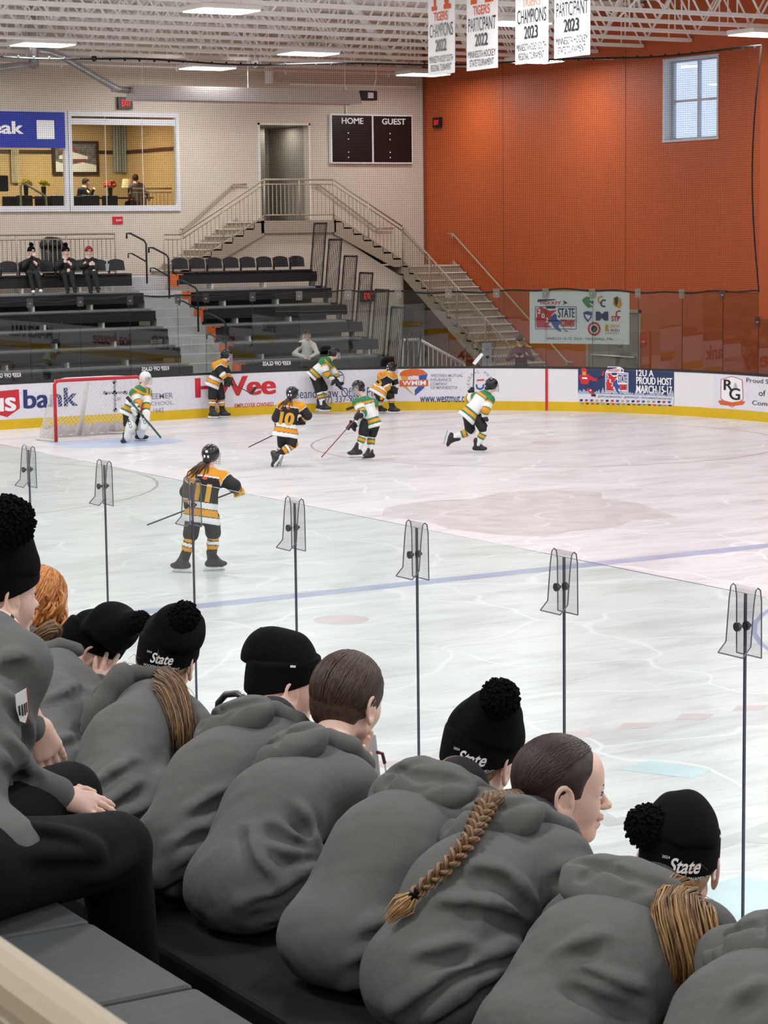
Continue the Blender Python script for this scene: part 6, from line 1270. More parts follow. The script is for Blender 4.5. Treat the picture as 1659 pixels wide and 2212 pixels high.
def braid(root, pts, m, r=.02, turns=7.5):
    P = np.array(pts, float); d = np.r_[0, np.cumsum(np.linalg.norm(np.diff(P, axis=0), axis=1))]; N = 110; tt = np.linspace(0, 1, N); C = np.stack([np.interp(tt*d[-1], d, P[:, i]) for i in range(3)], 1)
    for _ in range(10): C[1:-1] = (C[:-2]+2*C[1:-1]+C[2:])/4
    T = np.gradient(C, axis=0); T /= np.linalg.norm(T, axis=1)[:, None]; sd = np.cross(T, nrm(_f)); sd /= np.linalg.norm(sd, axis=1)[:, None]; up_ = np.cross(sd, T); b = MB(); rg = np.random.default_rng(5)
    for s_ in range(3):
        for k in range(13):
            a, q = 2*PI*k/12, (.62 if k else 0); pp, rr = [], []
            for j in range(N):
                t = tt[j]; ph = 2*PI*(turns*t+s_/3.); w_ = r*(1.0-.55*t); o = sd[j]*(w_*1.0*math.sin(ph))+up_[j]*(w_*.62*math.sin(2*ph)); sr = w_*.62; pp.append(C[j]+o+sd[j]*sr*q*math.cos(a+ph)+up_[j]*sr*q*.8*math.sin(a+ph)); rr.append(w_*.24)
            b.tube(pp, rr, 5, mi=k % 4, cap=False)
    b.build('braid', m, root, smooth=True); e = C[-1]; Tb = MB(); Tb.tube([e-T[-1]*.012, e+T[-1]*.012], r*.5, 8); Tb.build('hair_tie', M_HAT, root, smooth=True)
    b = MB()
    for i in range(60): o = rg.normal(size=3); o -= T[-1]*(o@T[-1]); L = rg.uniform(.05, .085); b.tube([e+o*.003, e+T[-1]*L*.5+o*.010, e+T[-1]*L+o*.007], [.0026, .0026, .0006], 4, cap=False)
    b.build('braid_end', hair_mat('hair_tip', '8a6a42', 'b08a55'), root, smooth=True)
def fold(F, px, r=.017, out=.005, crease=True, k=.026):
    q_ = np.array(px, float); d = np.r_[0, np.cumsum(np.hypot(*np.diff(q_, axis=0).T))]; n = max(5, int(d[-1]/14)); tt = np.linspace(0, d[-1], n); C = np.stack([np.interp(tt, d, q_[:, i]) for i in (0, 1)], 1)
    for _ in range(3): C[1:-1] = (C[:-2]+2*C[1:-1]+C[2:])/4
    P = []
    for i, (x, y) in enumerate(C):
        q = F.trace(CAMP, nrm(ray(x, y)), 1.5, 12)
        if q is not None: P.append((q, F.normal(q), math.sin(PI*(i+.35)/(n-.3))**.7))
    new = []
    for (a, na, wa), (b_, nb, wb) in zip(P, P[1:]):
        if np.linalg.norm(a-b_) > .2: continue
        new.append(('+', Cap(a-na*(r-out*wa), b_-nb*(r-out*wb), r), k))
    if crease:
        up_ = nrm(_u)
        for (a, na, wa), (b_, nb, wb) in zip(P, P[1:]):
            if np.linalg.norm(a-b_) > .2: continue
            t = nrm(b_-a); sd_ = np.cross(t, na); sd_ = sd_ if sd_@up_ < 0 else -sd_; new.append(('-', Cap(a+sd_*r*1.4+na*(.010-.006*wa), b_+sd_*r*1.4+nb*(.010-.006*wb), .008), .022))
    F.ops += new; return F
def on_surf(F, px, off=.01):
    out = []
    for x, y in px:
        q = F.trace(CAMP, nrm(ray(x, y)), 1.5, 12)
        if q is None:
            if out: v = nrm(ray(x, y)); out.append(CAMP+v*((out[-1]-CAMP)@v))
            continue
        out.append(q+F.normal(q)*off*.6-nrm(ray(x, y))*off*.4)
    return out
def on_col(px, X, z):
    lo, hi = 0.0, 30.0
    for _ in range(50):
        m_ = (lo+hi)/2
        if proj((X, m_, z))[0] > px: lo = m_
        else: hi = m_
    return V3(X, lo, z)
def arm_points(P0, sh, f, s, side, seat, elb=None, hand=None):
    e = P0+f*.34+s*side*.17+V3(0, 0, .12) if elb is None else elb; h = P0+f*.50+s*side*.04+V3(0, 0, .12) if hand is None else hand; return e, h
def fan(label, pel, neck, head, body_f, look, hup, hat=None, folds=(), hood=True, seat=GZ, hood_c=None, lining=True, arms=None, vox=.0085, skin=M_SKIN, sc=1.0, mouth=0, face=False, hoodie_mat=None, legs=True, hands=None, wide=1.0, mat_name=None, hood_s=1.0, hood_dir=None, cdisp=.004, bulge=.025, hem=False):
    root = thing('person', label, 'person', (pel[0], pel[1], seat)); f = nrm(V3(body_f[0], body_f[1], 0)); s = np.cross(f, V3(0, 0, 1)); ax = nrm(neck-pel); tf = nrm(f-ax*(f@ax)); L = np.linalg.norm(neck-pel)
    lf, lu, ls_ = frame_axes(look, hup); H, Q, R = head_field(head, lf, lu, sc, mouth)
    H.add(Cap(head-lf*.022*sc-lu*.05*sc, neck-ax*.02, .046*sc, .052*sc), .03)
    sh = {q: neck-ax*.055+s*q*.135*wide for q in (-1, 1)}
    B = Field(); B.add(Cap(pel, neck, .10, .08)); H2 = []
    T = Field(); mid = pel+(neck-pel)*.5-tf*bulge
    T.add(Cap(pel+ax*.02, mid, .140*wide, .156*wide, tf, .80)).add(Cap(mid, neck-ax*.10, .156*wide, .132*wide, tf, .78), .05).add(Cap(sh[-1], sh[1], .070, .070), .06).add(Cap(pel-s*.055-V3(0, 0, .02), pel+s*.055-V3(0, 0, .02), .100*wide), .04)
    A = {}
    for q in (-1, 1):
        e, h = arms[q] if arms and q in arms else arm_points(pel, sh[q], f, s, q, seat); A[q] = (e, h)
        T.add(Cap(sh[q], e, .066, .058), .045).add(Cap(e, e+(h-e)*.86, .057, .042), .02); B.add(Cap(sh[q], e, .04, .033), .02).add(Cap(e, h, .032, .024), .02)
    T.add(Cap(neck-ax*.07, neck-ax*.01, .095, .068), .05); T.add(Cap(pel+f*.09-s*.06, pel+f*.09+s*.06, .106*wide), .05)
    T.clip(Half(V3(0, 0, seat+.002), V3(0, 0, -1)), .01)
    w1 = wob(cdisp, 17, int(abs(pel[1])*100)); w3 = wob(.0022, 40, int(abs(pel[1])*77), (1, 1, 1)); T.disp = lambda P: w1(P)+w3(P)
    for q in folds: fold(T, q[0] if isinstance(q, tuple) else q, *(q[1:] if isinstance(q, tuple) else ()))
    hz = seat+.055
    def col(v): c = np.ones((len(v), 3)); d_ = (v-pel)@ax; return c
    o = fmesh(T, 'hoodie', vox, hoodie_mat or M_HOOD, root)
    if hem: Hm = Field(); Hm.ops = [q_ for q_ in T.ops if q_[0] == '+' and isinstance(q_[1], Cap) and q_[1].r > .1][:6]; Hm.clip(Half(V3(0, 0, seat+.005), V3(0, 0, -1)), .008).clip(Half(pel-ax*.035, ax), .006); w2 = w1; Hm.disp = lambda P: w2(P)-.0045; fmesh(Hm, 'hoodie_hem', .009, M_HEM, root)
    if hood:
        N = neck-ax*.02 if hood_c is None else hood_c; hd = -tf if hood_dir is None else nrm(hood_dir); sx = nrm(np.cross(hd, ax)); G = Field(); k = hood_s*1.14; RR = np.array([hd, sx, np.cross(hd, sx)]); ax2 = nrm(np.cross(hd, sx)); ax2 = ax2 if ax2@ax > 0 else -ax2
        Pn = lambda o_, x, h: N+(hd*o_+sx*x+ax2*h)*k; sg = 1 if int(abs(pel[1])*10) % 2 else -1
        G.add(Ell(Pn(.072, 0, -.030), np.array((.045, .118, .062))*k, RR)).add(Ell(Pn(.082, .02*sg, -.062), np.array((.036, .080, .048))*k, RR), .03)
        for a0 in np.linspace(-2.2, 2.2, 8)[:-1]:
            a1 = a0+.63; P_ = lambda a, rr, h: N+(hd*rr*math.cos(a)+sx*rr*1.12*math.sin(a)+ax2*h)*k
            G.add(Cap(P_(a0, .080, .026-.022*math.cos(a0)), P_(a1, .080, .026-.022*math.cos(a1)), .019*k), .010)
        for x0, h0, x1, h1, r_ in ((-.115, -.012, -.02, -.045, .010), (-.02, -.045, .10, -.03, .010), (.02*sg, -.01, .05*sg, -.075, .008), (-.07*sg, -.03, -.03*sg, -.095, .008)):
            G.cut(Cap(Pn(.122-.9*abs(x0)**1.6, x0, h0), Pn(.122-.9*abs(x1)**1.6, x1, h1), r_*k), .014)
        G.cut(Ell(N+(hd*.012+ax2*.04)*k, np.array((.062, .074, .05))*k, RR), .010); G.disp = wob(.0055, 34, int(abs(pel[1])*37)); fmesh(G, 'hood', .006, hoodie_mat or M_HOOD, root)
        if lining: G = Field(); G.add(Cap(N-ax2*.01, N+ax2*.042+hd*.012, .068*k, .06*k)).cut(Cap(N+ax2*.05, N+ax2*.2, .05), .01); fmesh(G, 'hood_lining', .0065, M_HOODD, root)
    fl = [(H, .0045), (B, .014)]
    for q in (-1, 1):
        e, h = A[q]; hp = (hands or {}).get(q)
        if hp is None: fl.append((hand_field(h, nrm(h-e)*.5+V3(0, 0, -.5)+f*.5, V3(0, 0, .8)+f*.4, -q, .55), .0045))
        elif hp != 'none': fl.append((hp, .0035))
    merge_fields(root, 'body', skin, fl)
    if face: eyes_lips(root, Q, R, sc, mouth)
    if legs:
        Tr = Field(); Tr.add(Cap(pel+f*.04-s*.06-V3(0, 0, .04), pel+f*.04+s*.06-V3(0, 0, .04), .078))
        for q in (-1, 1):
            kn = pel+f*.40+s*q*.10+V3(0, 0, .0); an = V3(*(kn+f*.04)[:2], 2.06); Tr.add(Cap(pel+f*.06+s*q*.07-V3(0, 0, .04), kn, .076, .064), .03).add(Cap(kn, an, .062, .048), .02)
            S = Field(); S.add(Cap(an-V3(0, 0, .035), an+f*.13-V3(0, 0, .05), .042, .034)).clip(Half(V3(0, 0, 1.982), V3(0, 0, -1)), .006); fmesh(S, 'shoe', .01, M_SHOE, root)
        Tr.clip(Half(V3(0, 0, 1.99), V3(0, 0, -1)), .01); Tr.disp = wob(.004, 14, 3)
        k_ = pel-V3(0, 0, 0); fmesh(Tr, 'trousers', .012, M_TROU, root)
    return root, T, Q, R, lf, lu
EX = V3(1, 0, 0); EY = V3(0, 1, 0); UP = V3(0, 0, 1)
PX, PZ_ = 2.50, GZ+.125
def rel(*v): return _r0*v[0]+F_*v[1]+UP*v[2]
HB_ = hair_mat('hair_brown', '2e2018', '4a3526'); HD_ = hair_mat('hair_darkbrown', '241915', '38281f'); HL_ = hair_mat('hair_blonde', '6e4f2f', 'a07c4c'); HM_ = hair_mat('hair_midbrown', '5d4530', '8a6a48'); HG_ = hair_mat('hair_ginger', 'a2602c', 'cf8c4a')
# --- girl with the braid
h = atX(1213, 1708, 3.02); n_ = atX(1140, 1812, 2.88); p_ = on_col(915, PX, PZ_)
root, T, Q, R, lf, lu = fan('girl in grey hoodie with long brown braid, face in profile, no hat', p_, n_, h, rel(.72, .68, 0), rel(.97, .10, -.10), rel(.12, 0, 1), face=True, mouth=.45, sc=1.03, vox=.008,
    folds=[[(1170, 1990), (1060, 1955), (950, 1950)], [(1190, 2030), (1080, 2060), (960, 2110), (850, 2190)], [(1150, 2075), (1030, 2130), (930, 2200)], [(1160, 1960), (1090, 1885), (1020, 1875)], [(1010, 2040), (900, 2065)], [(1200, 1880), (1265, 1868)]], hood_s=1.12)
g_ = Q(-.10, .03, -.03); scalp(root, h, lf, lu, HD_, g_, 300, 1.03)
bp = [g_]+on_surf(T, [(1100, 1742)], .085)+on_surf(T, [(1062, 1775)], .075)+on_surf(T, [(1020, 1825), (975, 1880), (935, 1915), (905, 1945)], .03)
braid(root, bp, HM_, .023)
# --- girl with brown hair gathered low, holding a card to her mouth
h = atX(752, 1512, 3.02); n_ = atX(700, 1655, 2.86); p_ = on_col(515, PX, PZ_); w_ = atd(772, 1690, float((h-CAMP)@_f)-.02)
root, T, Q, R, lf, lu = fan('hatless girl with smooth brown hair holding a white card to her mouth', p_, n_, h, rel(.72, .70, 0), rel(.62, .78, -.12), rel(.15, 0, 1), sc=1.06, vox=.008, face=True, arms={1: (atX(725, 1800, 3.0), w_)}, hands={1: hand_field(w_, rel(.12, .05, 1), rel(-.8, .2, .1), -1, .35, sc=.95)},
    folds=[[(690, 1830), (640, 1815), (590, 1780)], [(690, 1850), (620, 1850), (580, 1830)], [(640, 1740), (670, 1790), (690, 1830)], [(690, 1870), (600, 1930), (520, 1955)], [(680, 1900), (600, 1960), (540, 1965)], [(650, 1960), (580, 1990)], [(540, 1790), (550, 1860), (590, 1900)]], hood_s=1.14)
g_ = Q(-.085, 0, -.075); scalp(root, h, lf, lu, HB_, g_, 330, 1.06, seed=4)
b = MB(); b.ell(Q(-.075, .0, -.085), (.05, .05, .035), 14, 10); b.build('low_bun', HB_, root, smooth=True)
r_ = thing('white_card', 'white card held to the mouth by the brown-haired girl', 'card', atX(797, 1630, 3.22)); c = atX(795, 1628, 3.22); ex, ey = nrm(rel(.75, -.65, 0)), nrm(rel(-.1, 0, 1)); MB().box(c, (.075, .004, .12), M=np.array([ex, np.cross(ey, ex), ey]).T).build('card', mat('card_white', 'c9c8cc', .5), r_, bevel=.001)
MB().tube([c+ex*.035+ey*.01, c+ex*.055+ey*.008, c+ex*.06-ey*.02], .005, 6).build('clip', mat('clip_red', '4a2028', .3), r_); MB().tube([c+ex*.06-ey*.02, c+ex*.062-ey*.09, c+ex*.0-ey*.13, c-ex*.06-ey*.12], .005, 6, flat=.4).build('lanyard', M_WHT, r_)
b = MB(); b.tube([c-ex*.09+ey*.03+_f*.0-lf*.04, c-ex*.055-ey*.02-lf*.05, c-ex*.03-ey*.10-lf*.03], .004, 6); b.build('cord', M_WHT, r_)
# --- girl in tall beanie with State lettering, middle of the row
h = atX(1036, 1640, 3.02); n_ = atX(985, 1722, 2.87); p_ = on_col(738, PX, PZ_)
root, T, Q, R, lf, lu = fan('girl in grey hoodie and tall black State beanie, between the brown-haired girl and the braid', p_, n_, h, rel(.72, .70, 0), rel(.55, .83, -.15), rel(.16, 0, 1), sc=1.0, vox=.008,
    folds=[[(960, 1990), (860, 1990), (780, 2010)], [(930, 2030), (840, 2050), (760, 2080)], [(900, 2080), (800, 2120), (720, 2150)], [(1000, 1850), (960, 1900), (900, 1930)]], hood_s=1.08, wide=1.04)
scalp(root, h, lf, lu, HM_, Q(-.09, 0, -.06), 180, 1.0, hat=True)
beanie(root, h, lf, lu, atX(1066, 1545, 3.02), .066, atX(1080, 1508, 2.99), .047, tdir=rel(-.25, -1, 0), tag_dir=rel(.95, -.3, 0), mid=atX(1052, 1580, 3.02))
b = ponytail(root, [Q(-.085, 0, -.055), atX(1005, 1655, 2.93), atX(975, 1648, 2.88), atX(960, 1665, 2.84)], HM_, .016, .02, 40, 'hair_twist', tie=False)
# --- girl with hoop earring in a beanie, cheek showing
h = atX(612, 1482, 3.02); n_ = atX(585, 1582, 2.86); p_ = on_col(385, PX, PZ_)
root, T, Q, R, lf, lu = fan('girl in grey hoodie and black beanie with a gold hoop earring, her cheek showing', p_, n_, h, rel(.75, .65, 0), rel(.90, .42, -.12), rel(.12, 0, 1), face=True, sc=1.0,
    folds=[[(520, 1700), (460, 1720), (400, 1760)], [(500, 1790), (430, 1790), (370, 1830)], [(470, 1830), (400, 1860), (340, 1900)], [(430, 1880), (370, 1900), (320, 1915)]], hood_s=1.12)
scalp(root, h, lf, lu, HB_, Q(-.09, 0, -.07), 180, 1.05, hat=True)
beanie(root, h, lf, lu, atX(583, 1418, 3.0), .082, atX(575, 1385, 3.03), .040, state=False, tag_dir=rel(.25, -1, 0), logo=rel(1, -.1, 0), sc=.98, mid=atX(600, 1430, 3.02))
MB().tube([Q(-.002, .083, -.045)+(R[0]*math.cos(a)*.013+R[2]*(math.sin(a)*.018-.016)) for a in np.linspace(0, 2*PI, 16)], .0022, 6).build('earring', mat('gold', 'caa050', .2, metal=1), root, smooth=True)
# --- girl with ponytail and State beanie
h = atX(362, 1428, 2.97); n_ = atX(335, 1525, 2.84); p_ = on_col(240, PX, PZ_)
root, T, Q, R, lf, lu = fan('girl in State beanie with wavy light brown ponytail over her grey hoodie', p_, n_, h, rel(.70, .72, 0), rel(.30, .95, -.12), rel(.14, 0, 1), sc=1.0,
    folds=[[(290, 1640), (230, 1680), (180, 1720)], [(300, 1690), (240, 1740), (190, 1760)], [(340, 1740), (280, 1760), (220, 1790)], [(360, 1640), (350, 1700)]], hood_s=1.15, hood_c=atX(305, 1535, 2.82))
scalp(root, h, lf, lu, HM_, Q(-.09, 0, -.06), 270, 1.05, hat=True)
beanie(root, h, lf, lu, atX(382, 1368, 2.98), .090, atX(398, 1333, 2.93), .046, tdir=rel(-.05, -1, 0), sc=1.0, mid=atX(368, 1388, 2.98), txt_shift=-.004)
ponytail(root, [Q(-.092, 0, -.055), atX(350, 1472, 2.86)]+on_surf(T, [(366, 1508), (385, 1545), (398, 1578), (398, 1615)], .03), HM_, .02, .052, 150, wave=.014, strays=10)
# --- girl covering her face with a hand
h = atX(187, 1408, 3.0); n_ = atX(120, 1465, 2.82); p_ = on_col(105, PX, PZ_); w_ = atd(205, 1500, float((h-CAMP)@_f)-.09)
root, T, Q, R, lf, lu = fan('girl in black beanie bowing her head and covering her face with one hand', p_, n_, h, rel(.75, .65, 0), rel(.72, .25, -.62), rel(.62, .2, .75), face=False, sc=1.02, arms={1: (atX(165, 1620, 3.0), w_)}, hands={1: hand_field(w_, rel(.42, .1, .85), rel(.1, -1, .1), 1, .22, .35, sc=1.0)},
    folds=[[(170, 1480), (130, 1500), (90, 1520)], [(160, 1590), (120, 1610), (80, 1600)]], hood_s=1.1)
scalp(root, h, lf, lu, HM_, Q(-.10, 0, -.04), 270, 1.08, hat=True)
beanie(root, h, lf, lu, atX(278, 1348, 3.05), .045, atX(303, 1343, 3.06), .034, tdir=rel(-.85, -.5, .1), tag_dir=rel(.1, -1, .2), sc=1.0, mid=atX(242, 1356, 3.03))
ponytail(root, [Q(-.105, .0, -.04), atX(118, 1352, 2.84), atX(85, 1372, 2.80), atX(55, 1392, 2.78)], HM_, .018, .026, 80, wave=.006, tail=.9)
# --- ginger-haired person
h = atX(88, 1308, 2.98); n_ = atX(40, 1420, 2.86); p_ = on_col(-40, PX, PZ_)
root, T, Q, R, lf, lu = fan('person with curly ginger hair, mostly hidden behind the seated person at left', p_, n_, h, rel(.75, .65, 0), rel(.6, .8, 0), UP, hood=True, sc=1.05)
scalp(root, h, lf, lu, HG_, Q(-.09, 0, -.06), 200, 1.12, seed=9)
rg = np.random.default_rng(12); b = MB()
for i in range(150):
    a = rg.uniform(-2.6, 2.6); p0 = h+lf*(-.085*math.cos(a*.6))+np.cross(lf, lu)*(.095*math.sin(a*.6))+lu*rg.uniform(-.05, .07); o = rg.normal(size=3)*.01; L = rg.uniform(.10, .17); ph = rg.uniform(0, 6)
    b.tube([p0+o+V3(0, 0, -L*t)+(np.cross(lf, lu)*math.sin(9*t+ph)+lf*math.cos(9*t+ph))*.014 for t in np.linspace(0, 1, 9)], [.006]*7+[.004, .001], 5, cap=False)
b.build('curls', HG_, root, smooth=True)
# --- blonde girl, right
h = atX(1466, 1868, 3.02); n_ = atX(1428, 1972, 2.88); p_ = on_col(1180, PX, PZ_)
root, T, Q, R, lf, lu = fan('girl in grey hoodie and State beanie with long blonde ponytail', p_, n_, h, rel(.62, .78, 0), rel(.22, .96, -.14), rel(.06, 0, 1), sc=.97, vox=.008, arms={-1: None, 1: None} and {1: (atX(1215, 2175, 2.72), atX(1330, 2260, 2.95))},
    folds=[[(1220, 2080), (1290, 2110), (1400, 2150)], [(1230, 2120), (1300, 2150), (1400, 2190)], [(1300, 2020), (1260, 2040), (1200, 2060)], [(1500, 2000), (1490, 2080)]], hood_s=1.12, hood_c=atX(1385, 1975, 2.84))
scalp(root, h, lf, lu, HL_, Q(-.095, 0, -.065), 480, 1.04, seed=6, hat=True)
beanie(root, h, lf, lu, atX(1478, 1818, 3.0), .070, atX(1400, 1786, 2.94), .048, tdir=rel(-.02, -1, 0), tag_dir=rel(.9, -.55, 0), sc=.95, mid=atX(1455, 1822, 3.02), txt_shift=.0)
ponytail(root, [Q(-.095, 0, -.062), atX(1462, 1952, 2.84)]+on_surf(T, [(1480, 2000), (1492, 2060), (1488, 2120), (1470, 2170), (1445, 2240)], .04), HL_, .026, .062, 230, wave=.016, strays=24, tail=.6, seed=8)
# --- person at the right edge, only the back in view
h = atX(1790, 1960, 3.02); n_ = atX(1735, 2075, 2.88); p_ = on_col(1530, PX, PZ_)
root, T, Q, R, lf, lu = fan('person in grey hoodie cut off at the lower right edge, only back and shoulder showing', p_, n_, h, rel(.70, .70, 0), rel(.6, .8, 0), UP, sc=1.0, folds=[[(1640, 2130), (1580, 2170)]], hood_s=1.1)
scalp(root, h, lf, lu, HB_, Q(-.09, 0, -.06), 80)
# ================================================================ PERSON ON THE SLATE BENCH AT THE LEFT EDGE
h = atX(-8, 1288, 2.02); n_ = atX(-22, 1385, 1.92); p_ = on_col(-125, 1.62, BZ+.12); dn = float((n_-CAMP)@_f)
eR, hR = atd(2, 1672, dn-.13), atd(140, 1722, dn-.02); eL, hL = atd(-30, 1590, dn+.22), atd(80, 1570, dn+.26)
root, T, Q, R, lf, lu = fan('person in black pom-pom beanie and hoodie sitting on the slate bench, left edge', p_, n_, h, rel(.75, .66, 0), rel(.75, .66, -.06), UP, face=True, seat=BZ, legs=False, hem=False, sc=1.02, hood=False, arms={1: (eR, hR), -1: (eL, hL)}, vox=.0085,
    hands={1: hand_field(hR, rel(.93, .1, -.25), rel(0, -.5, .85), -1, .45, sc=.88), -1: hand_field(hL, rel(.32, .1, -.9), rel(.35, -.85, .3), 1, .4, sc=1.0)}, folds=[[(10, 1500), (60, 1560), (70, 1620)], [(0, 1640), (50, 1650), (90, 1680)], [(20, 1600), (50, 1640), (60, 1690)], [(5, 1430), (50, 1420)]])
scalp(root, h, lf, lu, HM_, Q(-.09, 0, -.07), 270, 1.02, hat=True)
beanie(root, h, lf, lu, atX(-5, 1180, 2.02), .082, atX(18, 1128, 2.0), .062, state=False, tag_dir=rel(.25, -1, 0), sc=1.03, mid=atX(-6, 1215, 2.02))
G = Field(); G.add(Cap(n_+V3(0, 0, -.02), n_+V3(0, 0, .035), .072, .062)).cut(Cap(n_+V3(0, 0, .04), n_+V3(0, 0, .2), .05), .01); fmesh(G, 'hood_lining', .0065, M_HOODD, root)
# sleeve badge: striped shield
c0 = atd(46, 1527, dn-.3); ex, ey = nrm(rel(.97, .1, 0)), nrm(rel(.12, 0, 1)); nin = F_
q0 = T.trace(CAMP, nrm(c0-CAMP), 1.5, 12); n0 = T.normal(q0); ex = nrm(ex-n0*(ex@n0)); ey = nrm(ey-n0*(ey@n0)-ex*(ex@ey))
def badge_part(name, m, polys, lf_):
    b = MB()
    for P in polys: b.poly([q0+n0*(lf_+.001-(a*a)/.11)+ex*a+ey*e for a, e in P], n0*.0008)
    b.build(name, m, root)
badge_part('sleeve_badge', M_THREAD, [[(-.018, .036), (.016, .040), (.020, -.02), (.006, -.040), (-.010, -.030), (-.017, 0)]], .003)
badge_part('sleeve_badge_stripes', M_HOODD, [[(x, .008), (x+.0035, .008), (x+.005, -.022+abs(x)*.5), (x+.0015, -.022+abs(x)*.5)] for x in (-.013, -.005, .003, .010)], .0045)
badge_part('sleeve_badge_border', mat('badge_red', '8a3236', .7), [[(.016, .040), (.020, .038), (.024, -.02), (.008, -.043), (.006, -.040), (.020, -.02)]], .004)
kR, kL = on_col(243, 2.06, BZ+.045), on_col(150, 2.10, BZ+.10); aR, aL = on_col(285, 2.18, 2.36), on_col(325, 2.42, 2.36); pR, pL = p_+rel(.6, -.7, 0)*.09-V3(0, 0, .015), p_-rel(.6, -.7, 0)*.09
Tr = Field(); Tr.add(Cap(pR, pL, .11)).add(Cap(pR, kR, .115, .086), .04).add(Cap(pL, kL, .105, .078), .04).add(Cap(kR, aR, .082, .072), .02).add(Cap(kL, aL, .068, .058), .02); Tr.clip(Half(V3(0, 0, 2.30), V3(0, 0, -1)), .01); Tr.disp = wob(.006, 13, 5)
for q in ([(40, 1790), (120, 1800), (200, 1830)], [(60, 1850), (140, 1850), (220, 1850)], [(180, 1900), (240, 1890), (280, 1860)]): fold(Tr, q, .02, .006)
fmesh(Tr, 'trousers', .009, M_TROU, root)
for an, tdv in ((aR, rel(.8, .5, 0)), (aL, rel(.97, .1, 0))):
    S = Field(); tdv = nrm(tdv); S.add(Cap(an-V3(0, 0, .03), an+tdv*.15-V3(0, 0, .045), .045, .036)).add(Cap(an+V3(0, 0, .04), an-V3(0, 0, .03), .045, .045), .03); S.clip(Half(V3(0, 0, 2.283), V3(0, 0, -1)), .006); fmesh(S, 'shoe', .007, M_SHOE, root)
    b = MB(); b.box(an+tdv*.08+V3(0, 0, -.004), (.035, .095, .012), M=np.array([tdv, np.cross(UP, tdv), UP]).T); b.build('shoe_strap', mat('strap_grey', '2e2e2e', .5), root, bevel=.003)
r_ = thing('bottle_handle', 'grey curved bottle carry loop showing behind the girl with the hoop earring', 'bottle', atX(500, 1540, 3.3)); P = [atX(x, y, 3.25) for x, y in ((470, 1545), (472, 1518), (488, 1500), (512, 1498), (535, 1512), (545, 1530))]
MB().tube(P, .011, 10).build('handle_loop', mat('loop_grey', '4a4a4d', .25, metal=.3), r_, smooth=True); MB().tube([P[0]+V3(0, 0, -.18), P[0]+V3(.03, -.04, -.04), P[0]+V3(.03, -.04, -.01)], [.04, .04, .03], 12).build('bottle_body', M_BLACK, r_, smooth=True)
# ================================================================ FAR SITTING PEOPLE
def cloth(n_, c): return mat('cloth_'+n_, c, .8, bump=.004, bscale=16)
def sitter(label, px, d, top, bottom, look, bf, hat=None, hatm=None, pom=False, skin=M_SKIN, shoes=M_WHT, extra=None, cap=False, hair=None, ground=None, vox=.014, loc=None, legs=True):
    J = {k: atd(q[0], q[1], d+(q[2] if len(q) > 2 else 0)) for k, q in px.items()}; f, u, s = frame_axes(bf, nrm(J['neck']-J['pel'])); root = thing('person', label, 'person', J['pel'] if loc is None else loc)
    lf, lu, _s = frame_axes(look, UP); B = Field(); face_head(B, J['head'], lf, lu, .98); B.add(Cap(J['neck'], J['head']-lu*.05, .048), .03).add(Cap(J['pel'], J['neck'], .09), .03)
    for q in 'lr': B.add(Cap(J['neck'], J[q+'e'], .035), .02).add(Cap(J[q+'e'], J[q+'h'], .032, .027), .02).add(Ell(J[q+'h'], (.04, .035, .045)), .01)
    for q in 'lr':
        for i in range(4): o = J[q+'h']+f*.03+s*(-.03+.02*i); B.add(Cap(o, o+f*.03-u*.035, .011, .009), .004)
    fmesh(B, 'body', .012, skin, root)
    T = Field(); T.add(Cap(J['pel'], J['neck']-u*.08, .155, .15, f, .75))
    for q, g in (('l', -1), ('r', 1)): sh = J['neck']-u*.07+s*g*.15; T.add(Cap(J['neck']-u*.06, sh, .07), .05).add(Cap(sh, J[q+'e'], .068, .058), .03).add(Cap(J[q+'e'], J[q+'e']+(J[q+'h']-J[q+'e'])*.82, .056, .043), .02)
    T.disp = wob(.006, 12, int(px['head'][0]) % 50); fmesh(T, 'top', vox, top, root)
    if legs:
        L = Field(); L.add(Cap(J['pel']-s*.06, J['pel']+s*.06, .115))
        for q, g in (('l', -1), ('r', 1)): L.add(Cap(J['pel']+s*g*.08, J[q+'k'], .085, .07), .04).add(Cap(J[q+'k'], J[q+'a'], .066, .05), .02)
        fmesh(L, 'trousers', vox, bottom, root)
        for q in 'lr': S = Field(); S.add(Cap(J[q+'a']-V3(0, 0, .04), J[q+'a']+f*.13-V3(0, 0, .05), .045, .036)); fmesh(S, 'shoe', .012, shoes, root)
    H = Field(); c = J['head']; R = np.array([lf, np.cross(lf, lu), lu])
    if hat is not None:
        H.add(Ell(c+lu*.05-lf*.008, (.112, .094, .11), R)).clip(Half(c+lu*.03-lf*.01, -nrm(lu-lf*.15)), .01)
        if cap: H.add(Ell(c+lu*.055+lf*.13, (.06, .06, .012), R), .01)
        o = fmesh(H, 'hat', .011, hat, root)
        if pom: b = MB(); b.ell(c+lu*.185, (.045,)*3, 10, 8); tuft(b, c+lu*.185, .05, 120, .2, .006); b.build('pom_pom', hat, o)
        b = MB(); b.box(c+lu*.062+lf*.103, (.012, .055, .022), M=R.T); b.build('hat_patch', hatm or M_WHT, o)
    if hair is not None: H = Field(); H.add(Ell(c+lu*.03-lf*.015, (.103, .086, .10), R)).cut(Ell(c+lf*.095-lu*.03, (.075, .11, .09), R), .01); fmesh(H, 'hair', .011, hair, root)
    return root, J, T, f, u, s
BLKC, NAVC = cloth('black', '131318'), cloth('navy', '15171f'); TO = -F_
dr = float((atY(100, 600, TY)-CAMP)@_f)
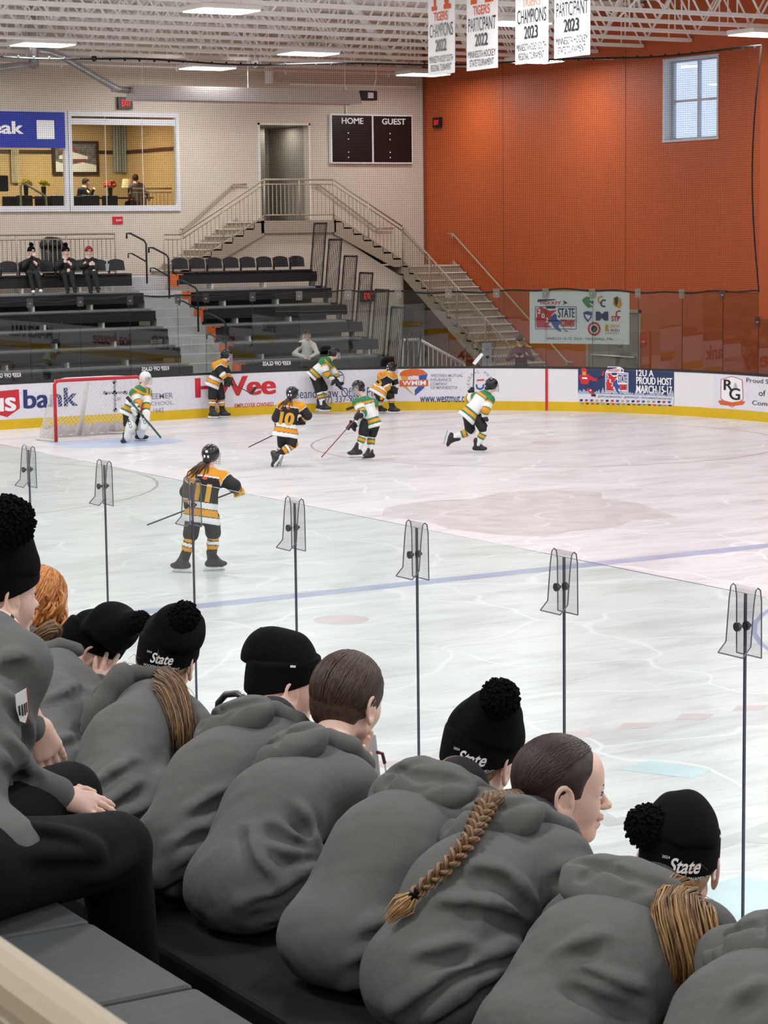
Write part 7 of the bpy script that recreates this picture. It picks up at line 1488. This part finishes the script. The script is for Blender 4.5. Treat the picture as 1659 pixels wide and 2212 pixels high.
def top_row(label, x, hatm, patch, pom, look, sleeves, top=BLKC, sh=M_WHT):
    px = dict(head=(x, 546, .12), neck=(x, 560, .14), pel=(x+3, 588, .1), le=(x+17, 577, -.05), re=(x-16, 577, -.05), lk=(x+12, 592, -.35), rk=(x-3, 592, -.35), la=(x+20, 624, -.5), ra=(x+4, 626, -.45)); px.update(sleeves)
    return sitter(label, px, dr, top, NAVC, look, nrm(TO+R_*.15), hatm, patch, pom, shoes=sh)
root, J, T, f, u, s = top_row('spectator in black pom-pom beanie eating, top bleacher row, left of the three', 68, M_HAT, M_WHT, True, nrm(TO+R_*.6), dict(rh=(74, 550, -.12), lh=(84, 590, -.25)))
top_row('spectator in black beanie, middle of three on the top bleacher row', 142, M_HAT, M_GREYP, True, nrm(TO+R_*.4), dict(rh=(141, 564, -.15), lh=(148, 584, -.25)), sh=M_BLACK)
root, J, T, f, u, s = top_row('spectator in red beanie and dark top with orange print, top bleacher row', 192, mat('beanie_red', '8f1c2c', .85), M_WHT, False, nrm(TO+R_*.3), dict(rh=(196, 570, -.2), lh=(203, 586, -.25)), sh=M_BLACK)
b = MB(); text(b, 'Tigers', -.12, .12, -.04, .05, plane(J['neck']-u*.13+f*.16, nrm(np.cross(f, u))*-1, u), bold=.02, shear=.2); b.build('shirt_lettering', M_GOLD, root)
d2 = float((atY(662, 780, 46.9)-CAMP)@_f)
sitter('spectator in white and gold hockey top and black cap behind the far glass', dict(head=(665, 724, 0), neck=(664, 738, 0), pel=(660, 775, .05), le=(686, 764, -.15), re=(636, 764, -.15), lh=(668, 774, -.3), rh=(660, 772, -.3), lk=(685, 788, -.4), rk=(645, 790, -.4), la=(690, 826, -.45), ra=(640, 828, -.45)), d2, cloth('white', 'e6e4e0'), BLKC, nrm(TO+R_*.1), TO, BLKC, M_GOLD, cap=True)
d3 = float((atY(1125, 770, 45.9)-CAMP)@_f)
root, J, T, f, u, s = sitter('man in maroon jacket and dark cap looking down at his phone near the stairs', dict(head=(1122, 736, 0), neck=(1124, 750, .02), pel=(1126, 792, .05), le=(1150, 775, -.05), re=(1098, 775, -.05), lh=(1127, 768, -.25), rh=(1117, 768, -.25), lk=(1138, 800, -.3), rk=(1112, 800, -.3), la=(1140, 836, -.3), ra=(1112, 836, -.3)), d3, cloth('maroon', '6a2f38'), BLKC, nrm(TO+V3(0, 0, -.5)), TO, mat('cap_slate', '44444c', .8), BLKC)
r_ = thing('phone', 'small dark phone held by the man in the maroon jacket', 'phone', atd(1122, 765, d3-.32)); MB().box(atd(1122, 765, d3-.32), (.14, .01, .07), rz=-YAW).build('phone_body', M_BLACK, r_)
d4 = float((atY(187, 420, 56.3)-CAMP)@_f)
sitter('man in dark suit sitting at the left end of the lounge table', dict(head=(186, 395, 0), neck=(182, 407, 0), pel=(180, 437, 0), le=(196, 420, -.1), re=(170, 425, -.1), lh=(203, 408, -.15), rh=(192, 425, -.2), lk=(200, 440, -.2), rk=(190, 442, -.2), la=(200, 460, 0), ra=(190, 460, 0)), d4, cloth('suit', '25252b'), BLKC, nrm(R_*.9-F_*.4), nrm(R_*.7-F_*.5), hair=cloth('hairdark', '241a14'), skin=M_SKIN2)
d5 = float((atY(300, 420, 55.6)-CAMP)@_f)
sitter('person in grey vest sitting with back turned at the right end of the lounge table', dict(head=(292, 386, 0), neck=(294, 398, 0), pel=(300, 434, 0), le=(318, 418, 0), re=(282, 420, 0), lh=(322, 432, .1), rh=(280, 430, .15), lk=(285, 440, .3), rk=(275, 440, .3), la=(285, 462, .3), ra=(275, 462, .3)), d5, cloth('vest', '57524f'), cloth('jeans', '2c3a52'), nrm(F_-R_*.5), nrm(F_-R_*.4), hair=cloth('hairdark', '241a14'), skin=M_SKIN2)
